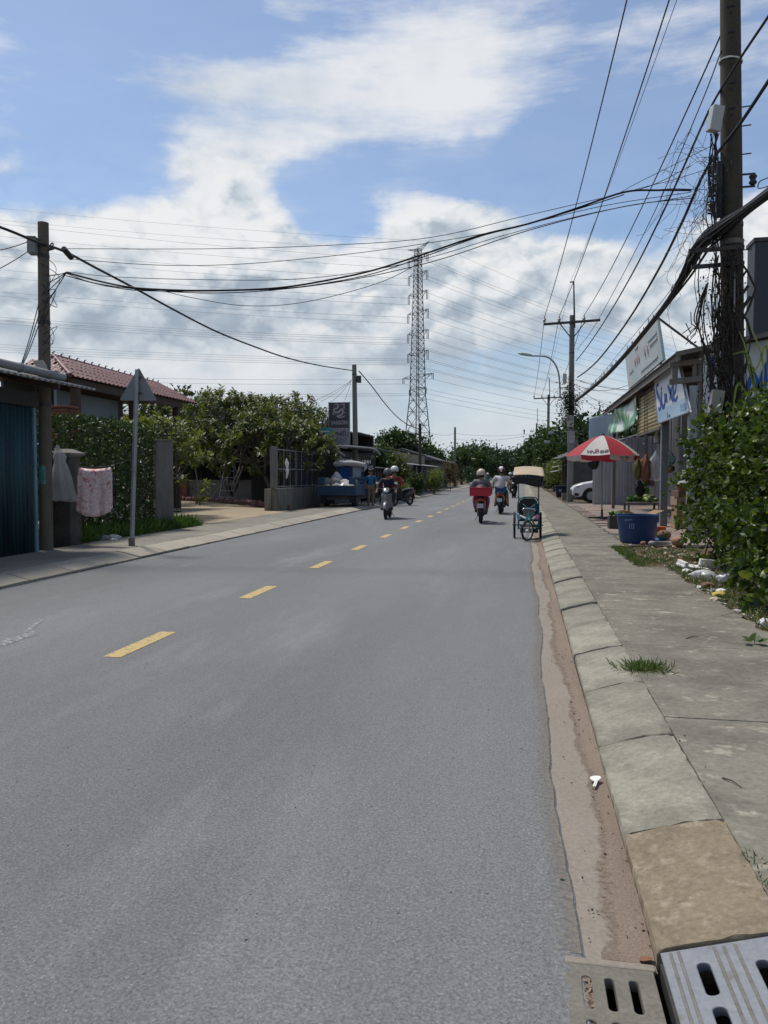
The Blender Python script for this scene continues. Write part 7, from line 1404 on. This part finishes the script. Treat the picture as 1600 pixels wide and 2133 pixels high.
z = 6.28; q = MB(); q.lathe([(.04, -.08), (.065, -.05), (.04, 0), (.065, .05), (.04, .08)], (pz(z).x+.31, PY-.07, z), 10); q.bar((pz(z).x+.13, PY-.04, z-.1), (pz(z).x+.35, PY-.05, z-.1), .026); q.bar((pz(z).x+.13, PY-.04, z+.1), (pz(z).x+.35, PY-.05, z+.1), .026); q.build('spool_insulator', steel_d, p1r)
for z in (9.2, 7.45, 7.15, 6.7, 5.17): q = MB(); q.bar(pz(z)+Vector((.13, -.04, 0)), pz(z)+Vector((.29, -.07, .0)), .016); q.build('step_bolt', steel_d, p1r)
q = MB(); q.bar((pz(5.1).x-.72, PY-.24, 5.14), (pz(5.1).x+.13, PY-.21, 5.17), .06, .06); q.bar((pz(4.9).x-.68, PY-.24, 4.88), (pz(4.9).x+.13, PY-.21, 4.92), .06, .06); q.build('cable_bracket', steel_d, p1r)
q = MB(); q.path([pz(5.3)-Vector((0, 0, .04)), pz(5.3)+Vector((0, 0, .04))], .185, 16); q.build('pale_collar', conc, p1r, smooth=True)
q = MB(); q.box(yp(1492, 838, PY-.3), (.20, .13, .39), rot(0, .14, .1)); q.build('meter_box', pm('beige_box', (.30, .27, .23), fine=.1, rough=.6), p1r, bevel=.015)
for u0, v0, u1, v1 in ((1530, 560, 1529, 650), (1526, 805, 1530, 780)): q = MB(); q.bar(yp(u0, v0, PY-.24), yp(u1, v1, PY-.24), .06, .025); q.build('metal_strip', pm('pale_green_strip', (.26, .30, .28), fine=.1), p1r)
rr = random.Random(17); q = MB()      # dead vines
for k in range(46):
    x0_ = 3.12+rr.gauss(0, .17); z0 = rr.uniform(3.8, 5.2); z1 = rr.uniform(.8, 2.9); pts = []
    for i in range(9): t = i/8; pts.append((x0_+rr.gauss(0, .04)+(.13*t), PY-.24+rr.gauss(0, .06), z0+(z1-z0)*t))
    q.path(spline(pts, 2), rr.uniform(.005, .014), 4)
for k in range(20):
    pts = []; z0 = rr.uniform(4.2, 5.1)
    for i in range(7): t = i/6; pts.append((3.30+rr.gauss(0, .12), PY-.22+rr.gauss(0, .03), z0-3.4*t))
    q.path(spline(pts, 2), rr.uniform(.012, .03), 5)
q.build('dead_vines', bark_d, p1r)['kind'] = 'stuff'
lb = LB()
for _ in range(1300): lb.leaf((3.12+rr.gauss(0, .15), PY-.25+rr.gauss(0, .08), rr.uniform(1.6, 5.0)), rdir(rr, -.8), rr.uniform(.025, .075), 'quad', rr.uniform(0, 6))
lb.build('dead_vine_leaves', leafmat('dead_vine_leaf', (.018, .014, .010), (.035, .03, .02), trans=.1), p1r)
q = MB()
for k in range(14):
    c = Vector((2.77+rr.gauss(0, .07), PY-.26+rr.gauss(0, .06), 3.9+rr.gauss(0, .09))); d = Vector(rdir(rr)); q.path([c, c+d*rr.uniform(.1, .26)], .008, 4)
for k in range(5): q.path(spline([(2.90, PY-.26, 4.6), (2.74+rr.gauss(0, .04), PY-.26, 4.1), (2.80, PY-.26, 3.84), (2.98+rr.gauss(0, .04), PY-.26, 3.3), (3.03, PY-.26, 2.5)], 4), .01, 4)
q.build('vine_clump', bark_d, p1r)['kind'] = 'stuff'
q = MB()     # curly loose telephone wires
for k in range(60):
    a = Vector((2.96+rr.gauss(0, .10), PY-.2, rr.uniform(5.4, 6.8))); pts = [a]
    for i in range(rr.randint(3, 6)): pts.append(pts[-1]+Vector((rr.gauss(-.07, .17), rr.gauss(0, .03), rr.gauss(-.13, .21))))
    q.path(spline(pts, 8), .003, 4)
for k in range(14): q.path(spline([(3.0+rr.gauss(0, .04), PY-.2, 7.0), (2.97+rr.gauss(0, .05), PY-.24, 6.4), (3.0+rr.gauss(0, .07), PY-.2, 5.7), (3.04+rr.gauss(0, .05), PY-.2, 5.2)], 4), .008, 4)
q.build('loose_wires', cable_m, p1r)['kind'] = 'stuff'
def crossarm_pole(u, v, Y, label, armw, z_arm, lamp=False, d0=.17, d1=.13, boxes=False, mt=None, rodh=1.75):
    t_ = yp(u, v, Y); r_ = pole('utility_pole', (t_.x, Y, .08), t_, d0, d1, mt or conc, label, 'utility poles', (.80, .955)); X = t_.x; Z = t_.z-z_arm
    q = MB(); q.bar((X-armw[0], Y-.15, Z-.02), (X+armw[1], Y-.15, Z+.10), .09, .12); q.build('cross_arm', steel_d, r_)
    for s_ in (-1, 1): q = MB(); q.bar((X+s_*.10, Y-.15, Z-.72), (X+s_*.66, Y-.15, Z+.02), .05); q.build('arm_brace', steel_d, r_)
    ins = []
    for dx in (-armw[0]+.03, -armw[0]*.46, armw[1]*.42):
        p = Vector((X+dx, Y-.15, Z+.07)); q = MB(); q.lathe([(.03, 0), (.09, .05), (.05, .10), (.11, .14), (.06, .20), (.04, .28)], p, 10); q.build('insulator', pm('grey_porcelain', (.30, .30, .28)), r_, smooth=True); ins.append(p+Vector((0, 0, .30)))
    q = MB(); q.path([(X+.12, Y-.16, Z-.25), (X+.05, Y-.16, Z+.4+rodh)], [.05, .035], 7); q.bar((X+.05, Y-.16, Z+.38+rodh), (X-.14, Y-.16, Z+.36+rodh), .06); q.build('top_rod', steel_d, r_)
    if boxes:
        q = MB(); q.box((X-.05, Y-.25, 4.35), (.34, .25, .62)); q.build('meter_box', pm('beige_meter', (.36, .34, .29), fine=.06, rough=.5), r_, bevel=.02); q = MB(); q.box((X+.35, Y-.25, 2.55), (.34, .25, .45)); q.build('meter_box', pm('beige_meter', (.36, .34, .29)), r_, bevel=.02)
        q = MB(); q.lathe([(.19, 3.2), (.19, 3.85)], (X+.02, Y, 0), 14); q.build('poster_wrap', pm('torn_posters', (.36, .35, .34), (.14, .14, .14), s=9, fine=.2), r_, smooth=True)
        q = MB(); q.box((X-.35, Y-.1, 6.6), (.2, .2, .5)); q.build('telecom_box', pm('pale_grey_box', (.40, .42, .42)), r_, bevel=.02)
        lb = LB()
        for _ in range(1500): lb.leaf((X+rr.gauss(-.1, .28), Y-.2+rr.gauss(0, .2), 5.2+rr.gauss(0, .55)), rdir(rr, -.5), rr.uniform(.06, .16), 'quad', rr.uniform(0, 6))
        lb.build('vine_cluster', leafmat('pole_vine_leaf', (.015, .025, .010), (.03, .05, .018), trans=.15), r_)
        q = MB(); q.path([(X-.13, Y-.1, 4.9), (X-.13, Y-.1, .1)], .04, 6); q.build('conduit', steel, r_)
    return r_, ins, X, Z
r2, ins2, X2, Z2 = crossarm_pole(1192, 657, 42.0, 'cross-arm utility pole with meter boxes beyond the repair shop', (1.46, 1.42), .42, boxes=True)
r3, ins3, X3, Z3 = crossarm_pole(1143, 822, 84.0, 'smaller far cross-arm pole on the right', (1.55, 1.4), .4)
t4 = yp(1118, 882, 128); r4 = pole('utility_pole', (t4.x, 128, .08), t4, .18, .13, conc, 'farthest utility pole showing above the right trees', 'utility poles'); q = MB(); q.path([(t4.x+.1, 127.8, t4.z-.5), (t4.x+.1, 127.8, t4.z+2.4)], .05, 6); q.build('top_rod', steel_d, r4)
# street lamp fixed to the second pole
sl_ = thing('street_lamp', (X2-.6, 41.6, 5.6), 'curved street lamp arm fixed to the cross-arm pole', 'street lamp')
pts = spline([yp(1167, 830, 41.6), yp(1166, 800, 41.6), yp(1163, 775, 41.6), yp(1154, 755, 41.6), yp(1138, 743, 41.6), yp(1108, 741, 41.6)], 6); q = MB(); q.path(pts, .045, 8); q.build('arm', steel, sl_, smooth='all')
a, b = yp(1110, 741, 41.6), yp(1079, 736, 41.6); q = MB(); rings = []
for t, w, h in ((0, .05, .05), (.12, .09, .08), (.4, .15, .10), (.75, .16, .10), (.95, .10, .06), (1.0, .02, .02)): c = a.lerp(b, t); rings.append([c+Vector((0, w*math.cos(k*PI/6), h*(math.sin(k*PI/6) if math.sin(k*PI/6) > 0 else .7*math.sin(k*PI/6)))) for k in range(12)])
q.loft(rings); q.build('lamp_head', pm('lamp_head_grey', (.38, .40, .38), fine=.04, rough=.4), sl_, smooth='all')
for v in (808, 829): p = yp(1167, v, 41.6); q = MB(); q.bar(p, (X2, 41.9, p.z+.03), .05); q.build('bracket', steel_d, sl_)
t5 = yp(1108, 914, 100); l2 = thing('street_lamp', (2.4, 100, 4), 'far street lamp head showing above the road on the right', 'street lamp'); q = MB(); q.path([(2.4, 100, t5.z-.2), (t5.x+.5, 100, t5.z)], .06, 6); q.build('arm', steel, l2); q = MB(); q.box((t5.x, 100, t5.z), (1.5, .35, .22)); q.build('lamp_head', pm('lamp_head_grey', (.38, .40, .38)), l2, bevel=.06)
# flood lamps by the far frontage
for u, v, lab in ((1150, 901, 'upper floodlight on a bracket beside the second pole'), (1142, 920, 'lower floodlight on a bracket beside the second pole')):
    a, b = yp(u, v, 44), yp(u+35, v+3, 44); fl = thing('floodlight', a, lab, 'floodlight'); q = MB(); q.bar(a, b, .05); q.build('bracket', steel_d, fl); q = MB(); q.box(a+Vector((-.05, 0, -.02)), (.32, .2, .14)); q.build('lamp', steel, fl, bevel=.03)
# ---------------------------------------------------------------- cables
def cable(name, pts, r, label, n=5, mat=cable_m, group=None, cat='cable'):
    q = MB(); q.path(pts, r, n); o = q.build(name, mat, smooth='all'); T(o, label, cat, group); return o
e1 = [yp(1312, -60, 16.4), yp(1402, -60, 16.1), yp(1513, 10, 15.1)]
for k, lab in enumerate(['leftmost power line sagging down to the cross-arm pole', 'middle power line sagging down to the cross-arm pole', 'right power line from the big pole to the cross-arm pole']):
    a = e1[k]; b = ins2[k]; d = (a-b).normalized(); cable('power_line', sagline(a+d*6, b, .55, 30), .016, lab, group='power lines on the right'); cable('power_line', sagline(b, ins3[k], .55, 20), .016, ['leftmost', 'middle', 'right'][k]+' power line between the two cross-arm poles', group='power lines on the right')
tr2 = Vector((X2-.12, 41.85, Z2+2.15)); cable('power_line', sagline(yp(1345, 160, 18.8)+(yp(1345, 160, 18.8)-tr2).normalized()*8, tr2, .3, 24), .007, 'thin earth wire reaching the rod on the cross-arm pole', group='power lines on the right'); cable('power_line', sagline(tr2, (X3-.1, 83.8, Z3+2.1), .3, 16), .007, 'thin earth wire between the pole rods', group='power lines on the right')
RA, RB = (3.10, 13.45), (2.38, 41.85)
def xcable(px, r, lab, dX=0.0, n=6, name='overhead_cable', grp='cables along the right poles'):
    pts = [vp(u, v, (RA[0]+dX, RA[1]), (RB[0]+dX, RB[1])) for u, v in px]; return cable(name, spline(pts, 6), r, lab, n, group=grp)
xcable([(1503, 105), (1475, 180), (1440, 265), (1385, 395), (1330, 510), (1280, 605), (1235, 685), (1203, 727)], .010, 'thin cable below the right power line')
xcable([(1640, -30), (1600, 35), (1540, 125), (1480, 225), (1430, 335), (1380, 445), (1320, 565), (1265, 660), (1225, 720), (1200, 752)], .021, 'cable passing the hook on the big pole')
xcable([(1660, 80), (1600, 170), (1540, 260), (1470, 355), (1420, 465), (1370, 565), (1310, 665), (1255, 740), (1225, 770), (1203, 786)], .028, 'thick cable clamped beside the porcelain spools')
def bp3(u, v): return vp(u, v, (RA[0]-.06, RA[1]-.1), (RB[0]-.06, RB[1]-.1))
# thick communication bundle, separate strands
rr = random.Random(23); BPX = [(1690, 335), (1600, 400), (1545, 442), (1500, 475), (1462, 505), (1430, 565), (1395, 622), (1350, 680), (1305, 735), (1262, 782), (1230, 810), (1197, 836)]
bd = thing('cable_bundle', bp3(1500, 475), 'thick sagging bundle of black cables running along the right poles', 'cable bundle'); wid = [.065, .065, .07, .14, .17, .12, .055, .055, .055, .06, .06, .06]
for k in range(26):
    ox, oz = rr.gauss(0, .45), rr.gauss(0, .5); pts = [bp3(u, v)+Vector((ox*w*.8, 0, oz*w*1.1+rr.gauss(0, .004))) for (u, v), w in zip(BPX, wid)]; q = MB(); q.path(spline(pts, 5), rr.uniform(.015, .026), 5); q.build('strand', cable_m, bd, smooth='all')
q = MB()
for k in range(34):      # spiral lashing and stray loops
    i = rr.randint(5, 10); p = bp3(*BPX[i]).lerp(bp3(*BPX[i+1 if i < 11 else i]), rr.random()); d = Vector((0, 1, -.2)); r = rr.uniform(.07, .14); q.path([p+Vector((.3*r*math.cos(t), r*1.5*math.cos(t), .05+r*math.sin(t))) for t in [2*PI*j/12 for j in range(11)]], .005, 4)
q.path(spline([bp3(1600, 370), bp3(1583, 378), bp3(1580, 392), bp3(1600, 388)], 5), .008, 5); q.build('lashing', cable_m, bd)['kind'] = 'stuff'
pts = spline([bp3(1445, 520), bp3(1400, 600), bp3(1340, 675), bp3(1290, 735), bp3(1240, 795), bp3(1203, 826)], 5); cable('overhead_cable', pts, .007, 'thin wire running just above the thick bundle', group='cables along the right poles')
xcable([(1390, 640), (1398, 690), (1412, 738)], .004, 'thin wire hanging from the bundle to the shop roof', dX=.5)
# cables crossing the road
A, B_ = (3.08, 13.45), (-8.62, 12.8)
def across(px, r, lab): cable('road_crossing_cable', spline([vp(u, v, A, B_) for u, v in px], 6), r, lab, 5, group='cables crossing the road')
MAIN = [(1440, 396), (1370, 396), (1300, 400), (1200, 434), (1100, 466), (1000, 490), (880, 530), (780, 562), (690, 582), (600, 597), (520, 603), (420, 605), (340, 603), (270, 598), (200, 584), (137, 567)]
across(MAIN, .017, 'heaviest black cable sagging across the road')
across([(u, v+4+3*math.sin(u*.01)) for u, v in MAIN[2:]], .009, 'second cable lashed just below the heaviest one')
across([(1445, 412), (1300, 430), (1100, 480), (900, 545), (700, 588), (500, 609), (330, 606), (200, 590), (137, 569)], .008, 'thin cable drooping just under the lashed pair')
across([(1440, 345), (1360, 385), (1290, 404), (1100, 448), (900, 494), (700, 510), (450, 518), (140, 518)], .006, 'straight thin wire highest across the road')
across([(1440, 400), (1250, 430), (1050, 478), (880, 508), (700, 532), (500, 550), (330, 552), (150, 540)], .006, 'second thin wire high across the road')
across([(1440, 408), (1250, 440), (1050, 490), (900, 535), (760, 565), (600, 582), (400, 582), (230, 576), (140, 566)], .006, 'third thin wire above the heavy cables')
across([(880, 545), (800, 585), (700, 615), (600, 634), (500, 636), (400, 620), (340, 606)], .006, 'lowest thin wire looping under the crossing cables')
for k, (px, lab) in enumerate([([(1480, 305), (1400, 345), (1330, 380), (1290, 402)], 'loose wire feeding the crossing bundle from the highest spool'), ([(1480, 350), (1400, 375), (1340, 390), (1300, 402)], 'loose wire feeding the crossing bundle from the middle spool'), ([(1470, 395), (1400, 393), (1350, 397)], 'loose wire feeding the crossing bundle from the lowest spool')]): across(px, .005, lab)
for k, (v_, z_) in enumerate([(575, 0), (590, .1), (608, .2), (630, .3)]): cable('road_crossing_cable', spline([vp(139, 567, A, B_), yp(120, 568+.45*(v_-566), 12.72), yp(98, v_, 12.74)], 5), .008, ['topmost', 'second', 'third', 'lowest'][k]+' strand fanning from the crossing cables to the left pole', 4, group='cables crossing the road')
# left-hand line of poles
C1, C2 = (-8.55, 12.8), (-8.3, 38.1)
cable('overhead_cable', spline([vp(u, v, C1, C2) for u, v in [(-140, 428), (0, 473), (75, 503), (135, 524), (200, 558), (280, 600), (360, 644), (450, 690), (530, 722), (600, 746), (670, 762), (735, 772)]], 6), .024, 'black cable sagging from the junction-box pole to the next pole on the left', 6, group='cables on the left')
cp = vp(140, 526, C1, C2); q = MB(); q.path([cp-Vector((.0, .12, -.04)), cp+Vector((0, .14, -.06))], .055, 8); T(q.build('cable_clamp', black, smooth=True), 'black clamp on the left cable beside the junction-box pole', 'clamp')
a, b = yp(748, 772, 38.1), yp(872, 905, 62); cable('overhead_cable', spline([yp(748, 773, 38.1), yp(775, 805, 42), yp(800, 838, 47), yp(825, 866, 53), yp(850, 885, 58), yp(872, 893, 62)], 5), .03, 'cable dropping from the banner pole to the next pole', 6, group='cables on the left')
for k, (u, v, Y) in enumerate([(640, 840, 30), (668, 836, 31), (688, 838, 37.8), (716, 838, 37.8)]): cable('service_wire', sagline(yp(732, 792, 38.0), yp(u, v, Y), .1, 10), .008, ['service wire running far left from the banner pole', 'second service wire left of the banner pole', 'service wire down to the banner top left', 'service wire down to the banner top right'][k], 4, group='service wires at the banner pole')
for k, (u, v) in enumerate([(0, 516), (0, 550)]): cable('service_wire', sagline(yp(66, 500+18*k, 12.75), yp(u-60, v+12+22*k, 11.5), .05, 8), .009, ['upper service wire leaving the junction box to the left', 'lower service wire leaving the junction box to the left'][k], 4, group='service wires at the junction box')
for k, (u0, v0, Y0, u1, v1, Y1) in enumerate([(950, 903, 95, 1145, 898, 84), (950, 915, 95, 1120, 903, 84), (877, 893, 62, 948, 902, 95), (1197, 800, 42, 1330, 792, 36), (1200, 805, 42, 1340, 850, 36), (1200, 812, 42, 1312, 870, 34), (1200, 790, 42, 1400, 800, 40), (1196, 842, 42, 1150, 880, 84)]):
    cable('service_wire', sagline(yp(u0, v0, Y0), yp(u1, v1, Y1), .4, 12), .012, ['far wire crossing above the road end', 'second far wire crossing above the road end', 'wire between the two far left poles', 'upper service wire from the meter-box pole to the shop', 'middle service wire from the meter-box pole to the shop', 'lower service wire from the meter-box pole to the shop', 'service wire passing behind the rooftop sign', 'cable continuing from the meter-box pole to the far pole'][k], 4, group='thin service wires')
# ---------------------------------------------------------------- lattice pylon
PC = Vector((yp(870, 900, 200).x, 200, 0)); py_ = thing('lattice_pylon', PC, 'tall steel lattice transmission pylon beyond the houses', 'pylon')
pyl = pm('pylon_steel', (.11, .12, .13), fine=.05, rough=.6, metal=.3, bump=0)
def hw(z): return 4.55-(4.55-2.05)*z/22.5 if z < 22.5 else 2.05-(2.05-.85)*(z-22.5)/(61-22.5)
def cor(i, z): a = i*PI/2; return PC+Vector((math.cos(a)*hw(z), math.sin(a)*hw(z), z))
for i in range(4): q = MB(); q.path([cor(i, z) for z in (-.5, 22.5, 60)], [.16, .13, .09], 5); q.build('leg', pyl, py_)
q = MB(); zs = [0, 4.2, 8.4, 12.6, 16.5, 19.7, 22.5]; z = 22.5
while z < 60: z += 1.75-.55*(z-22.5)/38; zs.append(min(z, 60))
for a, b in zip(zs[:-1], zs[1:]):
    for i in range(4):
        j = (i+1) % 4; r = .075 if a < 22 else .055; q.tube(cor(i, a), cor(j, b), r, n=3); q.tube(cor(j, a), cor(i, b), r, n=3)
        if a > 22 or a in (8.4, 19.7): q.tube(cor(i, b), cor(j, b), r*.8, n=3)
        if a < 22: m_ = cor(i, a).lerp(cor(j, b), .5); q.tube(m_, cor(i, (a+b)/2), .05, n=3); q.tube(m_, cor(j, (a+b)/2), .05, n=3)
o = q.build('bracing', pyl, py_); o['kind'] = 'stuff'
AD = Vector((.707, -.707, 0)); tips = {}
for k, (v, half, ins) in enumerate([(503, 4.6, 0), (524, 4.0, 2.35), (562, 3.9, 2.35), (603, 3.9, 2.35), (643, 4.2, 2.35), (686, 4.2, 2.35), (729, 4.2, 2.35), (779, 6.3, 1.5), (806, 3.4, 1.5)]):
    zt = yp(893, v, 197).z
    for s_ in (-1, 1):
        d = AD*s_; tip = PC+d*half+Vector((0, 0, zt)); q = MB()
        for i in range(4):
            c1 = cor(i, min(zt-.9, 59.5)); c2 = cor(i, min(zt+.15, 60))
            if (c1-PC).dot(d) > -.1: q.tube(c1, tip, .075, n=3); q.tube(c2, tip, .06, n=3); q.tube(c1.lerp(tip, .5), c2.lerp(tip, .5), .045, n=3); q.tube(c1.lerp(tip, .35), c2.lerp(tip, .62), .04, n=3)
        q.build('cross_arm', pyl, py_); tips[(k, s_)] = tip-Vector((0, 0, ins))
        if ins:
            for o_ in (-.35, .35): q = MB(); q.path([tip+Vector((o_*.5, 0, 0)), tip+Vector((o_*.5, 0, -ins))], .085, 5); q.build('insulator_string', pm('dark_porcelain', (.07, .07, .075), fine=0), py_)
tow_m = pm('conductor', (.16, .17, .19), fine=0, rough=.5, metal=.2, bump=0)
vL = {(0, 1): 427, (0, -1): 452, (1, 1): 458, (1, -1): 485, (2, 1): 512, (2, -1): 527, (3, 1): 556, (3, -1): 572, (4, 1): 603, (4, -1): 611, (5, 1): 657, (5, -1): 664, (6, 1): 716, (6, -1): 726, (7, 1): 780, (7, -1): 788, (8, 1): 812, (8, -1): 818}
for (k, s_), tip in tips.items():
    e = yp(-120, vL[(k, s_)]-6, 176+s_*-3); m_ = 2 if 4 < k < 7 else 1
    for j in range(m_):
        off = Vector((0, 0, -.45*j)); cable('transmission_wire', sagline(tip+off, e+off*1.6, .9, 20), .036 if k else .03, 'thin transmission wire from the pylon towards the left', 3, tow_m, 'pylon wires to the left', 'wire')
        z_ = 990-(990-(vL[(k, s_)]+(70 if k else 60)))*.0; vr = 990-(990-(985-((tip.z-1.5)*8)))*.50
        e2 = yp(1560+s_*20, vr, 345); cable('transmission_wire', sagline(tip+off, e2+off*.6, 3.5, 20), .036 if k else .03, 'thin transmission wire falling from the pylon towards the right', 3, tow_m, 'pylon wires to the right', 'wire')
finish_pending()
